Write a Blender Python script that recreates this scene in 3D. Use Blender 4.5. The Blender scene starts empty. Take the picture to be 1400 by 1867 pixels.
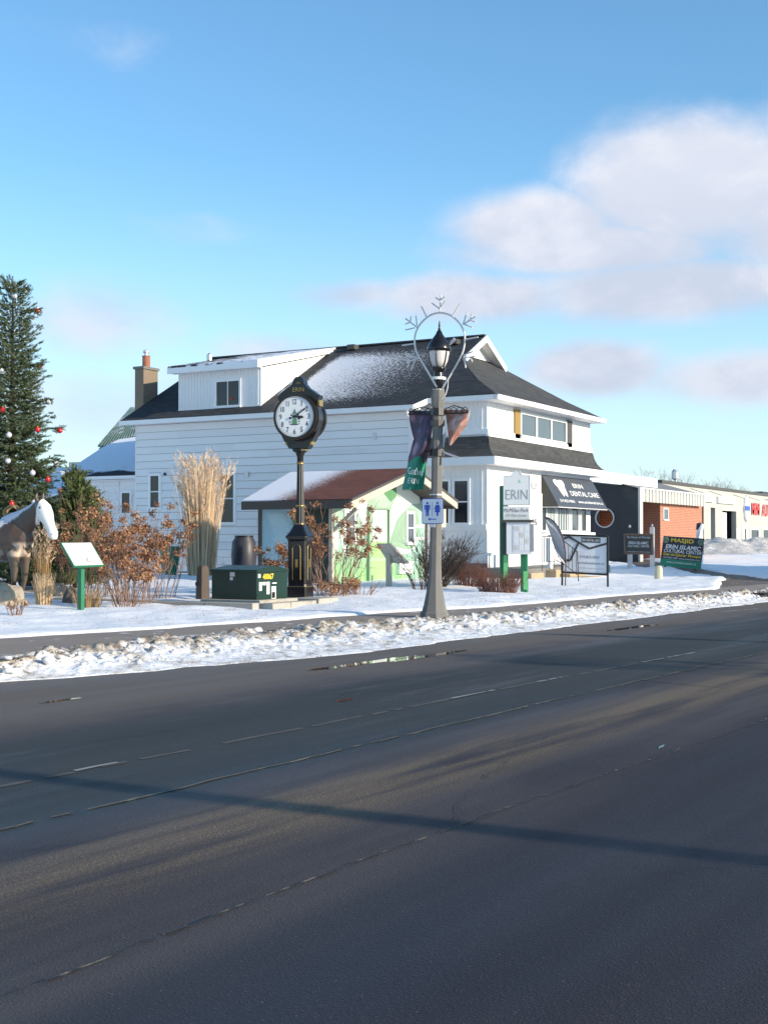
import bpy, math, random
import numpy as np
from mathutils import Vector, Matrix
random.seed(7); rng = np.random.default_rng(11)
C = bpy.context.scene.collection
scn = bpy.context.scene
R = math.radians

# ------------------------------------------------------------------ camera
F = 2400.0; CX, CY = 700.0, 933.5; H = 1.5
TH = R(29.2); PIT = math.atan(51.5 / F)
cam_d = bpy.data.cameras.new('camera'); cam = bpy.data.objects.new('camera', cam_d); C.objects.link(cam)
cam.location = (0, 0, H)
_c, _s = math.cos(PIT), math.sin(PIT)
FW = Vector((math.cos(TH) * _c, math.sin(TH) * _c, _s)); RT = Vector((math.sin(TH), -math.cos(TH), 0)); UP = RT.cross(FW)
cam.rotation_euler = Matrix((RT, UP, -FW)).transposed().to_euler()
cam_d.sensor_fit = 'VERTICAL'; cam_d.sensor_height = 36; cam_d.sensor_width = 27
cam_d.lens = F / 1867 * 36; cam_d.clip_end = 6000; cam_d.clip_start = .05
cam_d.dof.use_dof = False
scn.camera = cam

# ------------------------------------------------------------------ sun and sky
SUN_EL = R(17.0); SUN_DIR = Vector((0.010, -1.0, 0)).normalized()   # horizontal direction towards the sun
sd = bpy.data.lights.new('sun', 'SUN'); sun = bpy.data.objects.new('sun', sd); C.objects.link(sun)
tosun = Vector((SUN_DIR.x * math.cos(SUN_EL), SUN_DIR.y * math.cos(SUN_EL), math.sin(SUN_EL)))
sun.rotation_euler = (-tosun).to_track_quat('-Z', 'Y').to_euler()
sd.energy = 5.0; sd.angle = R(0.55); sd.color = (1.0, 0.86, 0.68)
scn.view_settings.view_transform = 'Standard'; scn.view_settings.look = 'None'
scn.view_settings.exposure = 0.36; scn.view_settings.gamma = 1.0
SKY_STRENGTH = 0.15

world = bpy.data.worlds.new('World'); scn.world = world; world.use_nodes = True


def node(nt, typ, ins=None, **kw):
    n = nt.nodes.new(typ)
    for k, v in kw.items():
        setattr(n, k, v)
    for k, v in (ins or {}).items():
        if isinstance(v, bpy.types.NodeSocket):
            nt.links.new(v, n.inputs[k])
        else:
            n.inputs[k].default_value = v
    return n


def mth(nt, op, a, b=0.0, c=0.0, clamp=False):
    n = node(nt, 'ShaderNodeMath', {0: a, 1: b, 2: c}, operation=op, use_clamp=clamp)
    return n.outputs[0]


def ramp(nt, v, lo, hi, a=0.0, b=1.0, smooth=True):
    n = node(nt, 'ShaderNodeMapRange', {0: v, 1: lo, 2: hi, 3: a, 4: b},
             interpolation_type='SMOOTHSTEP' if smooth else 'LINEAR', clamp=True)
    return n.outputs[0]


def mixc(nt, f, a, b, bt='MIX'):
    n = nt.nodes.new('ShaderNodeMix'); n.data_type = 'RGBA'; n.blend_type = bt
    for i, v in ((0, f), (6, a), (7, b)):
        if isinstance(v, bpy.types.NodeSocket):
            nt.links.new(v, n.inputs[i])
        else:
            n.inputs[i].default_value = v if i == 0 else (tuple(v) + (1,))[:4]
    return n.outputs[2]


def noise(nt, vec, scale, detail=4, rough=.55, dist=0.0):
    return node(nt, 'ShaderNodeTexNoise', {'Vector': vec, 'Scale': scale, 'Detail': detail, 'Roughness': rough, 'Distortion': dist}).outputs['Fac']


def build_sky():
    nt = world.node_tree
    bg = nt.nodes['Background']
    sky = node(nt, 'ShaderNodeTexSky', sky_type='NISHITA')
    sky.sun_disc = False; sky.sun_elevation = SUN_EL
    sky.sun_rotation = math.atan2(SUN_DIR.x, SUN_DIR.y)
    sky.altitude = 300; sky.air_density = 1.0; sky.dust_density = 0.6; sky.ozone_density = 2.2
    tc = nt.nodes.new('ShaderNodeTexCoord').outputs['Generated']
    sp = node(nt, 'ShaderNodeSeparateXYZ', {0: tc})
    # azimuth (degrees to the left of the +X street axis) and elevation in degrees
    az = mth(nt, 'MULTIPLY', mth(nt, 'ARCTAN2', sp.outputs[1], sp.outputs[0]), 57.2958)
    el = mth(nt, 'MULTIPLY', mth(nt, 'ARCSINE', sp.outputs[2]), 57.2958)
    vec = node(nt, 'ShaderNodeCombineXYZ', {0: az, 1: mth(nt, 'MULTIPLY', el, 1.5), 2: 0.0}).outputs[0]
    n1 = noise(nt, vec, .17, 10, .60, .3)
    n2 = noise(nt, vec, .07, 5, .5)
    # cloud banks: (azimuth, elevation, half width, half height, strength)
    banks = [(16.0, 14.8, 5.2, 2.7, 1.3), (22.6, 13.4, 3.8, 1.6, 1.25), (20, 12.4, 7.0, 1.4, 1.05), (9.5, 14.0, 7.0, 3.6, 1.25), (25.0, 10.4, 5.5, 1.3, 1.0), (17, 10.6, 8.0, 1.5, 1.05), (30.5, 10.6, 4.0, .9, .75),
             (20, 7.3, 3.6, 1.3, 1.1), (14, 6.8, 6, 1.3, .95), (8, 10, 6, 1.8, .9), (42, 9.0, 6, 2.8, .60), (41, 5.8, 9, 2.6, .68), (34, 8.2, 5, 1.0, .6),
             (42, 20.5, 6, 2.4, .40), (38, 13.3, 5, 1.2, .5), (-30, 14, 16, 5, 1.0), (90, 16, 18, 5, .9), (150, 10, 22, 4, .9), (-100, 18, 14, 4, .8), (-150, 12, 12, 4, .8)]
    dens = 0.0
    for (a0, e0, wa, we, st) in banks:
        da = mth(nt, 'DIVIDE', mth(nt, 'SUBTRACT', az, a0), wa)
        de = mth(nt, 'DIVIDE', mth(nt, 'SUBTRACT', el, e0), we)
        d2 = mth(nt, 'ADD', mth(nt, 'MULTIPLY', da, da), mth(nt, 'MULTIPLY', de, de))
        g = mth(nt, 'MULTIPLY', mth(nt, 'EXPONENT', mth(nt, 'MULTIPLY', d2, -.9)), st)
        dens = g if isinstance(dens, float) else mth(nt, 'MAXIMUM', dens, g)
    d = mth(nt, 'ADD', dens, mth(nt, 'MULTIPLY', mth(nt, 'SUBTRACT', n1, .5), .68))
    mask = ramp(nt, d, .28, .86, 0, .95)
    # sunlit tops are whiter, undersides greyer
    vec2 = node(nt, 'ShaderNodeVectorMath', {0: vec, 1: (1.0, -1.6, 0)}, operation='ADD').outputs[0]
    n3 = noise(nt, vec2, .17, 10, .60, .3)
    tone = ramp(nt, mth(nt, 'ADD', mth(nt, 'MULTIPLY', mth(nt, 'SUBTRACT', n1, n3), 1.4), mth(nt, 'MULTIPLY', mth(nt, 'SUBTRACT', n2, .5), 1.2)), -.25, .3)
    hi = ramp(nt, el, 10.0, 16.0)
    tone = mth(nt, 'ADD', mth(nt, 'MULTIPLY', tone, .55), mth(nt, 'MULTIPLY', hi, .45), clamp=True)
    K = 1.0 / SKY_STRENGTH
    cc = mixc(nt, tone, tuple(x * K for x in (.48, .53, .64)), tuple(x * K for x in (.73, .73, .79)))
    # pale air low down
    skyc = mixc(nt, 1.0, sky.outputs[0], (.86, 1.18, 1.28), 'MULTIPLY')
    lowm = ramp(nt, el, -2.0, 17.0, .70, 0.0)
    skyc = mixc(nt, lowm, skyc, tuple(x * K for x in (.67, .78, .87)))
    out = mixc(nt, mask, skyc, cc)
    nt.links.new(out, bg.inputs['Color'])
    bg.inputs['Strength'].default_value = SKY_STRENGTH


build_sky()

# ------------------------------------------------------------------ pixel of the photograph -> point of the place, at a known depth plane


def ray(x, y):
    return FW + RT * ((x - CX) / F) + UP * ((CY - y) / F)


def onZ(x, y, z):
    d = ray(x, y); t = (z - H) / d.z
    return Vector((d.x * t, d.y * t, z))


def onX(x, y, X):
    d = ray(x, y); t = X / d.x
    return Vector((X, d.y * t, H + d.z * t))


def onY(x, y, Y):
    d = ray(x, y); t = Y / d.y
    return Vector((d.x * t, Y, H + d.z * t))


# ------------------------------------------------------------------ helpers
class MB:
    def __init__(s): s.v = []; s.f = []; s.m = []; s.mi = 0

    def face(s, pts):
        n = len(s.v); s.v += [tuple(p) for p in pts]; s.f.append(tuple(range(n, n + len(pts)))); s.m.append(s.mi); return s

    def add(s, vs, fs):
        n = len(s.v); s.v += [tuple(p) for p in vs]
        for f in fs: s.f.append(tuple(n + i for i in f)); s.m.append(s.mi)
        return s

    def box(s, a, b, rz=0.0, piv=None):
        x0, x1 = sorted((a[0], b[0])); y0, y1 = sorted((a[1], b[1])); z0, z1 = sorted((a[2], b[2]))
        vs = [Vector(p) for p in ((x0, y0, z0), (x1, y0, z0), (x1, y1, z0), (x0, y1, z0), (x0, y0, z1), (x1, y0, z1), (x1, y1, z1), (x0, y1, z1))]
        if rz:
            p = Vector(piv or ((x0 + x1) / 2, (y0 + y1) / 2, 0)); m = Matrix.Rotation(rz, 3, 'Z')
            vs = [m @ (v - p) + p for v in vs]
        return s.add(vs, [(0, 3, 2, 1), (4, 5, 6, 7), (0, 1, 5, 4), (1, 2, 6, 5), (2, 3, 7, 6), (3, 0, 4, 7)])

    def beam(s, p, q, w, h, up=(0, 0, 1)):
        p = Vector(p); q = Vector(q); d = (q - p).normalized(); u = Vector(up)
        a = d.cross(u)
        if a.length < 1e-4: a = d.cross(Vector((1, 0, 0)))
        a.normalize(); b = a.cross(d)
        a *= w / 2; b *= h / 2
        vs = [p - a - b, p + a - b, p + a + b, p - a + b, q - a - b, q + a - b, q + a + b, q - a + b]
        return s.add(vs, [(0, 3, 2, 1), (4, 5, 6, 7), (0, 1, 5, 4), (1, 2, 6, 5), (2, 3, 7, 6), (3, 0, 4, 7)])

    def tube(s, pts, r, n=6, closed=False):
        pts = [Vector(p) for p in pts]; k = len(pts)
        rs = r if hasattr(r, '__len__') else [r] * k
        rings = []
        ref = Vector((0.13, 0.27, 1)).normalized()
        for i, p in enumerate(pts):
            if closed: d = pts[(i + 1) % k] - pts[i - 1]
            else: d = pts[min(i + 1, k - 1)] - pts[max(i - 1, 0)]
            d.normalize()
            rr = ref if abs(d.dot(ref)) < .93 else Vector((1, .1, .05)).normalized()
            a = d.cross(rr).normalized(); b = a.cross(d)
            rings.append([p + (a * math.cos(2 * math.pi * j / n) + b * math.sin(2 * math.pi * j / n)) * rs[i] for j in range(n)])
        vs = [v for ring in rings for v in ring]; fs = []
        for i in range(k if closed else k - 1):
            i2 = (i + 1) % k
            for j in range(n):
                fs.append((i * n + j, i * n + (j + 1) % n, i2 * n + (j + 1) % n, i2 * n + j))
        if not closed: fs.append(tuple(range(n))[::-1]); fs.append(tuple((k - 1) * n + j for j in range(n)))
        return s.add(vs, fs)

    def lathe(s, prof, n=16, c=(0, 0, 0), rot=0.0, sx=1.0, sy=1.0):
        vs = []; fs = []
        for (r, z) in prof:
            for j in range(n):
                a = rot + 2 * math.pi * j / n
                vs.append((c[0] + r * math.cos(a) * sx, c[1] + r * math.sin(a) * sy, c[2] + z))
        k = len(prof)
        for i in range(k - 1):
            for j in range(n):
                fs.append((i * n + j, i * n + (j + 1) % n, (i + 1) * n + (j + 1) % n, (i + 1) * n + j))
        fs.append(tuple(range(n))[::-1]); fs.append(tuple((k - 1) * n + j for j in range(n)))
        return s.add(vs, fs)

    def prism(s, poly, o, u, w, n, d):
        """2-D polygon (a,b) in the frame o + a*u + b*w, thick d along n"""
        o, u, w, n = Vector(o), Vector(u), Vector(w), Vector(n); k = len(poly)
        A = [o + u * a + w * b for a, b in poly]; B = [p + n * d for p in A]
        fs = [tuple(range(k)), tuple(range(2 * k - 1, k - 1, -1))] + [(i, i + k, (i + 1) % k + k, (i + 1) % k) for i in range(k)]
        return s.add(A + B, fs)

    def loft(s, rings):
        n = len(rings[0]); vs = [p for r_ in rings for p in r_]; fs = []
        for i in range(len(rings) - 1):
            for j in range(n):
                fs.append((i * n + j, i * n + (j + 1) % n, (i + 1) * n + (j + 1) % n, (i + 1) * n + j))
        fs.append(tuple(range(n))[::-1]); fs.append(tuple((len(rings) - 1) * n + j for j in range(n)))
        return s.add(vs, fs)

    def build(s, name, mat, parent=None, off=None, smooth=False, label=None, stuff=False, bevel=0.0, fix=True):
        me = bpy.data.meshes.new(name)
        if off is None and parent is not None and parent.get('_w'): off = parent['_w']
        vs = s.v
        if off is not None: vs = [(x - off[0], y - off[1], z - off[2]) for x, y, z in s.v]
        me.from_pydata(vs, [], s.f)
        mats = mat if isinstance(mat, (list, tuple)) else [mat]
        for m in mats: me.materials.append(m)
        if len(mats) > 1: me.polygons.foreach_set('material_index', s.m)
        if fix:
            import bmesh
            bm = bmesh.new(); bm.from_mesh(me); bmesh.ops.recalc_face_normals(bm, faces=bm.faces)
            if bevel: bmesh.ops.bevel(bm, geom=bm.edges[:], offset=bevel, segments=1, affect='EDGES', clamp_overlap=True)
            bm.to_mesh(me); bm.free()
        if smooth: me.polygons.foreach_set('use_smooth', [True] * len(me.polygons))
        o = bpy.data.objects.new(name, me); C.objects.link(o)
        if parent is not None:
            o.parent = parent
            if parent.get('_w'): o['_w2'] = 1
        if label: o['label'] = label
        if stuff: o['kind'] = 'stuff'
        return o


def tag(o, label, cat, group=None):
    o['label'] = label; o['category'] = cat
    if group: o['group'] = group
    return o


def struct(o): o['kind'] = 'structure'; return o


def thing(name, label, cat, loc=(0, 0, 0), rz=0.0, group=None, world=False):
    """an Empty at the thing's base; world=True: its parts are given in world coordinates"""
    o = bpy.data.objects.new(name, None); C.objects.link(o); o.location = loc; o.rotation_euler = (0, 0, rz)
    tag(o, label, cat, group)
    if world: o['_w'] = [float(v) for v in loc]
    return o


def sub(part, thing_):  # world-coordinate origin for sub-parts of a part
    return list(thing_['_w'])


def copy_tree(o, parent=None):
    c = o.copy(); C.objects.link(c); c.parent = parent
    for ch in o.children: copy_tree(ch, c)
    return c


def text(s, name, mat, parent, center, xd, yd, w=None, h=None, off=None, shear=0.0, bold=0.0, warp=None, depth=.004, align=0):
    cu = bpy.data.curves.new(name, 'FONT'); cu.body = s; cu.size = 1; cu.shear = shear; cu.offset = bold; cu.resolution_u = 2; cu.fill_mode = 'FRONT'
    ob = bpy.data.objects.new(name, cu)
    me = bpy.data.meshes.new_from_object(ob); bpy.data.objects.remove(ob)
    me.name = name
    n = len(me.vertices); co = np.empty(n * 3); me.vertices.foreach_get('co', co); co = co.reshape(-1, 3)
    mn, mx = co.min(0), co.max(0); sz = mx - mn
    sx = (w / sz[0]) if w else (h / sz[1]); sy = (h / sz[1]) if h else sx
    a = (co[:, 0] - (mn[0] + mx[0]) / 2) * sx + align; b = (co[:, 1] - (mn[1] + mx[1]) / 2) * sy
    xd = np.array(xd, float); yd = np.array(yd, float); nn = np.cross(xd, yd)
    P = np.array(center, float) + a[:, None] * xd + b[:, None] * yd + nn * depth
    if warp: P = np.array([warp(p) for p in P])
    if off is None and parent is not None and parent.get('_w'): off = parent['_w']
    if off is not None: P = P - np.array(off, float)
    me.vertices.foreach_set('co', P.ravel()); me.update()
    me.materials.clear(); me.materials.append(mat)
    o = bpy.data.objects.new(name, me); C.objects.link(o)
    if parent is not None: o.parent = parent
    return o


# frames for flat things: facing -X (towards oncoming traffic) and facing -Y (towards the street)
XF = ((0, -1, 0), (0, 0, 1)); YF = ((1, 0, 0), (0, 0, 1))

# value noise for meshes
_perm = rng.random((512, 512))


def vn(x, y, seed=0):
    x = x + seed * 17.3; y = y + seed * 9.7
    xi = np.floor(x).astype(int); yi = np.floor(y).astype(int); fx = x - xi; fy = y - yi
    fx = fx * fx * (3 - 2 * fx); fy = fy * fy * (3 - 2 * fy)
    g = lambda i, j: _perm[(xi + i) % 512, (yi + j) % 512]
    return (g(0, 0) * (1 - fx) + g(1, 0) * fx) * (1 - fy) + (g(0, 1) * (1 - fx) + g(1, 1) * fx) * fy - .5


def fbm(x, y, oc=4, seed=0, gain=.5):
    r_ = 0; a = 1
    for i in range(oc):
        r_ = r_ + a * vn(x * 2 ** i, y * 2 ** i, seed + i); a *= gain
    return r_


# ------------------------------------------------------------------ materials
def newmat(name):
    m = bpy.data.materials.new(name); m.use_nodes = True; nt = m.node_tree
    return m, nt, nt.nodes['Principled BSDF']


def pm(name, col, rough=.6, var=.12, scale=4.0, bump=0.0, bscale=60.0, metal=0.0, stretch=(1, 1, 1), dirt=None, dscale=2.0, spec=None, dlo=.5, dhi=.75):
    m, nt, b = newmat(name)
    tc = nt.nodes.new('ShaderNodeTexCoord').outputs['Object']
    mp = node(nt, 'ShaderNodeMapping', {0: tc, 3: stretch}).outputs[0]
    n = noise(nt, mp, scale, 6, .6)
    c = mixc(nt, n, tuple(x * (1 - var) for x in col), tuple(min(1, x * (1 + var)) for x in col))
    if dirt:
        dn = noise(nt, mp, dscale, 8, .65)
        c = mixc(nt, ramp(nt, dn, dlo, dhi), c, dirt)
    nt.links.new(c, b.inputs['Base Color'])
    nt.links.new(ramp(nt, n, 0, 1, max(0, rough - .08), min(1, rough + .08)), b.inputs['Roughness'])
    b.inputs['Metallic'].default_value = metal
    if spec is not None: b.inputs['Specular IOR Level'].default_value = spec
    if bump:
        bn = noise(nt, mp, bscale, 5, .6)
        bp = node(nt, 'ShaderNodeBump', {'Height': bn, 'Strength': bump, 'Distance': .02})
        nt.links.new(bp.outputs[0], b.inputs['Normal'])
    return m


M = {}
M['white_paint'] = pm('white_paint', (.80, .80, .79), .55, .04, 1.5, .05, 30, dirt=(.66, .66, .63), dscale=1.2, dlo=.55, dhi=.9)
M['gap_shade_backing'] = pm('gap_shade_backing', (.42, .42, .43), .9)  # darker grey so the clapboard gaps read as painted shadow lines
M['siding'] = pm('siding', (.80, .795, .785), .6, .06, 2.0, .08, 20, stretch=(1, .3, 3), dirt=(.66, .655, .64), dscale=1.0, dlo=.55, dhi=.9)
M['siding_b'] = pm('siding_b', (.785, .78, .77), .6, .06, 1.6, .08, 20, stretch=(1, .3, 3), dirt=(.60, .60, .58), dscale=.8, dlo=.5, dhi=.85)
M['siding_c'] = pm('siding_c', (.82, .815, .80), .6, .05, 2.6, .08, 20, stretch=(1, .3, 3), dirt=(.70, .69, .66), dscale=1.3, dlo=.55, dhi=.9)
M['trim'] = pm('trim', (.84, .84, .83), .45, .03, 2)
M['glass'] = pm('glass', (.016, .02, .024), .06, .3, 1.2, spec=.6)
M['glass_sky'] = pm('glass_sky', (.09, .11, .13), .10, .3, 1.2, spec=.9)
M['curtain'] = pm('curtain', (.55, .60, .60), .8, .15, 6, stretch=(6, 6, .3))
M['black_iron'] = pm('black_iron', (.012, .012, .014), .33, .3, 8, .05, 60)
M['black_gloss'] = pm('black_gloss', (.010, .010, .012), .25, .2, 8)
M['bronze'] = pm('bronze', (.045, .034, .026), .22, .2, 8, metal=.5)
M['gold'] = pm('gold', (.42, .29, .10), .35, .2, 20, metal=.7)
M['concrete'] = pm('concrete', (.165, .160, .150), .85, .10, 5, .35, 90, dirt=(.22, .21, .19), dscale=3)
M['pad_stone'] = pm('pad_stone', (.40, .37, .32), .9, .12, 4, .4, 70, dirt=(.22, .2, .17), dscale=5)
M['box_green'] = pm('box_green', (.007, .031, .022), .38, .12, 3, .03, 50, dirt=(.02, .042, .033), dscale=2, dlo=.6, dhi=.9)
M['post_green'] = pm('post_green', (.02, .17, .08), .5, .15, 6)
M['lime'] = pm('lime', (.18, .62, .22), .6, .15, 6)
M['brown_box'] = pm('brown_box', (.085, .062, .045), .6, .15, 5, .1)
M['shed_trim'] = pm('shed_trim', (.50, .45, .36), .6, .08, 5)
M['shed_dark'] = pm('shed_dark', (.065, .05, .04), .6, .1, 5)
M['white_flat'] = pm('white_flat', (.8, .81, .8), .6, .03, 3)
M['sign_white'] = pm('sign_white', (.74, .76, .80), .35, .03, 3)
M['blue'] = pm('blue', (.02, .08, .48), .4, .05, 5)
M['red'] = pm('red', (.65, .03, .02), .4, .05, 5)
M['pink_print'] = pm('pink_print', (.70, .33, .34), .5, .1, 9)
M['yellow'] = pm('yellow', (.72, .55, .04), .5, .05, 5)
M['sticker'] = pm('sticker', (.78, .78, .76), .4, .08, 12)
M['grey_print'] = pm('grey_print', (.32, .32, .33), .6, .1, 8)
M['dark_print'] = pm('dark_print', (.05, .055, .07), .6, .1, 8)
M['navy'] = pm('navy', (.015, .022, .045), .5, .1, 4)
M['awning'] = pm('awning', (.060, .070, .090), .55, .15, 2, .12, 40)
M['awning_side'] = pm('awning_side', (.06, .058, .055), .6, .1, 2)
M['ochre'] = pm('ochre', (.30, .19, .045), .5, .1, 4)
M['charcoal'] = pm('charcoal', (.07, .065, .06), .6, .1, 4)
M['metal'] = pm('metal', (.55, .56, .58), .35, .08, 10, metal=.6)
M['silver'] = pm('silver', (.62, .61, .60), .45, .06, 10)
M['bulb'] = pm('bulb', (.60, .58, .56), .5, .15, 40, .3, 60)
M['dark_wall'] = pm('dark_wall', (.050, .050, .054), .85, .18, 1.5, .3, 30, dirt=(.075, .074, .078), dscale=.8)
M['cream'] = pm('cream', (.62, .60, .50), .7, .06, 1.2, .05, 20, dirt=(.50, .48, .40), dscale=.6)
M['cream_metal'] = pm('cream_metal', (.60, .59, .52), .5, .05, 2)
M['tan_wall'] = pm('tan_wall', (.42, .418, .385), .8, .05, .6, .05, 20, dirt=(.34, .335, .30), dscale=.35)
M['flat_roof'] = pm('flat_roof', (.20, .20, .20), .8, .1, 1)
M['stone_step'] = pm('stone_step', (.42, .32, .20), .9, .2, 5, .4, 40, dirt=(.28, .22, .15), dscale=4)
M['rock_tan'] = pm('rock_tan', (.36, .31, .24), .9, .3, 6, .8, 14, dirt=(.18, .15, .11), dscale=7)
M['rock_grey'] = pm('rock_grey', (.13, .11, .095), .9, .25, 6, .8, 14)
M['bark'] = pm('bark', (.09, .062, .045), .9, .25, 8, .5, 30)
M['twig'] = pm('twig', (.24, .14, .10), .8, .25, 8)
M['twig_red'] = pm('twig_red', (.15, .06, .04), .8, .3, 8)
M['twig_dark'] = pm('twig_dark', (.055, .04, .034), .8, .25, 8)
M['dry_leaf'] = pm('dry_leaf', (.29, .135, .066), .7, .75, 14)
M['dry_leaf_dark'] = pm('dry_leaf_dark', (.17, .075, .04), .8, .5, 12)
M['dry_leaf_pale'] = pm('dry_leaf_pale', (.46, .27, .13), .7, .5, 12)
M['straw'] = pm('straw', (.68, .50, .31), .8, .35, 6, stretch=(1, 1, .3))
M['straw_brown'] = pm('straw_brown', (.34, .22, .10), .8, .35, 6)
M['plume'] = pm('plume', (.62, .46, .32), .9, .3, 8)
M['spruce'] = pm('spruce', (.070, .095, .040), .75, .5, 3)
M['cedar'] = pm('cedar', (.075, .100, .028), .75, .5, 4)
M['ball_red'] = pm('ball_red', (.55, .015, .01), .15, .1, 4, spec=.8)
M['ball_white'] = pm('ball_white', (.55, .57, .62), .2, .1, 4, spec=.7)
M['barrel'] = pm('barrel', (.03, .032, .045), .5, .1, 4)
M['banner_green'] = pm('banner_green', (.010, .21, .135), .6, .06, 3)
M['brick_terra'] = pm('brick_terra', (.32, .12, .07), .8, .15, 6)
M['chimney'] = pm('chimney', (.22, .17, .12), .9, .12, 6, .3, 30)
M['snow_pile_dirty'] = None
M['plate'] = pm('plate', (.52, .56, .52), .3, .12, 9)
M['print_photo'] = pm('print_photo', (.66, .62, .58), .4, .3, 14)
M['road_paint'] = pm('road_paint', (.27, .27, .26), .7, .25, 30)
M['hydrant'] = pm('weathered_post', (.46, .44, .34), .8, .15, 8)


def mat_road():
    m, nt, b = newmat('asphalt')
    tc = nt.nodes.new('ShaderNodeTexCoord').outputs['Object']
    rot = node(nt, 'ShaderNodeMapping', {0: tc, 2: (0, 0, R(3.6))}).outputs[0]
    st = node(nt, 'ShaderNodeMapping', {0: rot, 3: (.09, 1, 1)}).outputs[0]
    sp = node(nt, 'ShaderNodeSeparateXYZ', {0: rot})
    lane = noise(nt, st, .9, 5, .5)          # long streaks along the driving direction
    pat = noise(nt, rot, .35, 6, .6)
    fine = noise(nt, rot, 130, 5, .75)
    vor = node(nt, 'ShaderNodeTexVoronoi', {'Vector': rot, 'Scale': 72.0})
    vor2 = node(nt, 'ShaderNodeTexVoronoi', {'Vector': rot, 'Scale': 60.0})
    base = mixc(nt, ramp(nt, pat, .3, .7), (.026, .024, .034), (.058, .051, .058))
    base = mixc(nt, ramp(nt, lane, .40, .62), base, (.088, .074, .070))
    # slightly greener asphalt strip between the two seams
    y = sp.outputs[1]
    gl = mth(nt, 'MULTIPLY', ramp(nt, y, 5.15, 5.35), ramp(nt, y, 7.4, 8.0, 1, 0))
    base = mixc(nt, mth(nt, 'MULTIPLY', gl, .80), base, (.030, .041, .044))
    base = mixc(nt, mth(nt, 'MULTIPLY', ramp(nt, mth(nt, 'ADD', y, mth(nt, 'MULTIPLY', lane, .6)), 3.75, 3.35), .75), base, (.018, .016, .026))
    # dried brownish edge near the snow
    base = mixc(nt, mth(nt, 'MULTIPLY', ramp(nt, mth(nt, 'ADD', y, mth(nt, 'MULTIPLY', pat, 1.5)), 8.1, 9.7), .9), base, (.165, .135, .11))
    # wheel track worn lighter and gritty
    tr = mth(nt, 'MULTIPLY', ramp(nt, y, 3.75, 4.35), ramp(nt, y, 4.5, 5.1, 1, 0))
    tr = mth(nt, 'MULTIPLY', tr, ramp(nt, noise(nt, st, 2.2, 5, .62), .36, .58))
    base = mixc(nt, mth(nt, 'MULTIPLY', tr, .80), base, (.155, .112, .070))
    # aggregate: pale stones in dark binder
    rnd = node(nt, 'ShaderNodeSeparateColor', {0: vor.outputs['Color']}).outputs[0]
    stone = mth(nt, 'MULTIPLY', ramp(nt, vor.outputs['Distance'], .10, .30, 1, 0), ramp(nt, rnd, .55, .8))
    base = mixc(nt, mth(nt, 'MULTIPLY', stone, .28), base, (.30, .235, .155))
    base = mixc(nt, mth(nt, 'MULTIPLY', mth(nt, 'MULTIPLY', stone, tr), .7), base, (.42, .33, .21))
    rnd2 = node(nt, 'ShaderNodeSeparateColor', {0: vor2.outputs['Color']}).outputs[1]
    grit = mth(nt, 'MULTIPLY', ramp(nt, vor2.outputs['Distance'], .05, .16, 1, 0), ramp(nt, rnd2, .955, .975))
    base = mixc(nt, grit, base, (.55, .50, .42))
    spk = noise(nt, rot, 26, 6, .85)
    base = mixc(nt, ramp(nt, spk, .58, .66, 0, .30), base, (.17, .135, .095))
    spk2 = noise(nt, rot, 55, 5, .9)
    base = mixc(nt, mth(nt, 'MULTIPLY', ramp(nt, spk2, .50, .60), mth(nt, 'MULTIPLY', tr, .7)), base, (.42, .30, .18))
    salt = noise(nt, st, 2.2, 9, .78)
    base = mixc(nt, mth(nt, 'MULTIPLY', ramp(nt, salt, .52, .66, 0, .45), ramp(nt, y, 4.6, 7.0, 0, 1)), base, (.16, .15, .15))
    base = mixc(nt, ramp(nt, spk, .46, .34, 0, .45), base, (.018, .016, .018))
    base = mixc(nt, ramp(nt, fine, .35, .6, .45, 0), base, (.014, .014, .016))
    nt.links.new(base, b.inputs['Base Color'])
    wet = ramp(nt, noise(nt, st, .55, 4, .55), .40, .62)
    rg = mth(nt, 'ADD', mth(nt, 'MULTIPLY', wet, -.26), mth(nt, 'ADD', .72, mth(nt, 'MULTIPLY', fine, .2)))
    nt.links.new(rg, b.inputs['Roughness'])
    hgt = mth(nt, 'ADD', mth(nt, 'MULTIPLY', ramp(nt, vor.outputs['Distance'], 0, .6, 1, 0), .8), mth(nt, 'MULTIPLY', fine, .5))
    b.inputs['Specular IOR Level'].default_value = .30
    bp = node(nt, 'ShaderNodeBump', {'Height': hgt, 'Strength': .55, 'Distance': .004})
    nt.links.new(bp.outputs[0], b.inputs['Normal'])
    return m


def mat_walk():
    m, nt, b = newmat('sidewalk_asphalt')
    tc = nt.nodes.new('ShaderNodeTexCoord').outputs['Object']
    pat = noise(nt, tc, .8, 6, .6); fine = noise(nt, tc, 70, 4, .7)
    c = mixc(nt, pat, (.22, .175, .142), (.32, .265, .22))
    c = mixc(nt, ramp(nt, fine, .3, .55, .35, 0), c, (.06, .05, .045))
    c = mixc(nt, ramp(nt, noise(nt, tc, 3.0, 8, .7), .60, .68), c, (.75, .77, .8))
    nt.links.new(c, b.inputs['Base Color']); b.inputs['Roughness'].default_value = .85
    bp = node(nt, 'ShaderNodeBump', {'Height': fine, 'Strength': .4, 'Distance': .006})
    nt.links.new(bp.outputs[0], b.inputs['Normal'])
    return m


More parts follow.
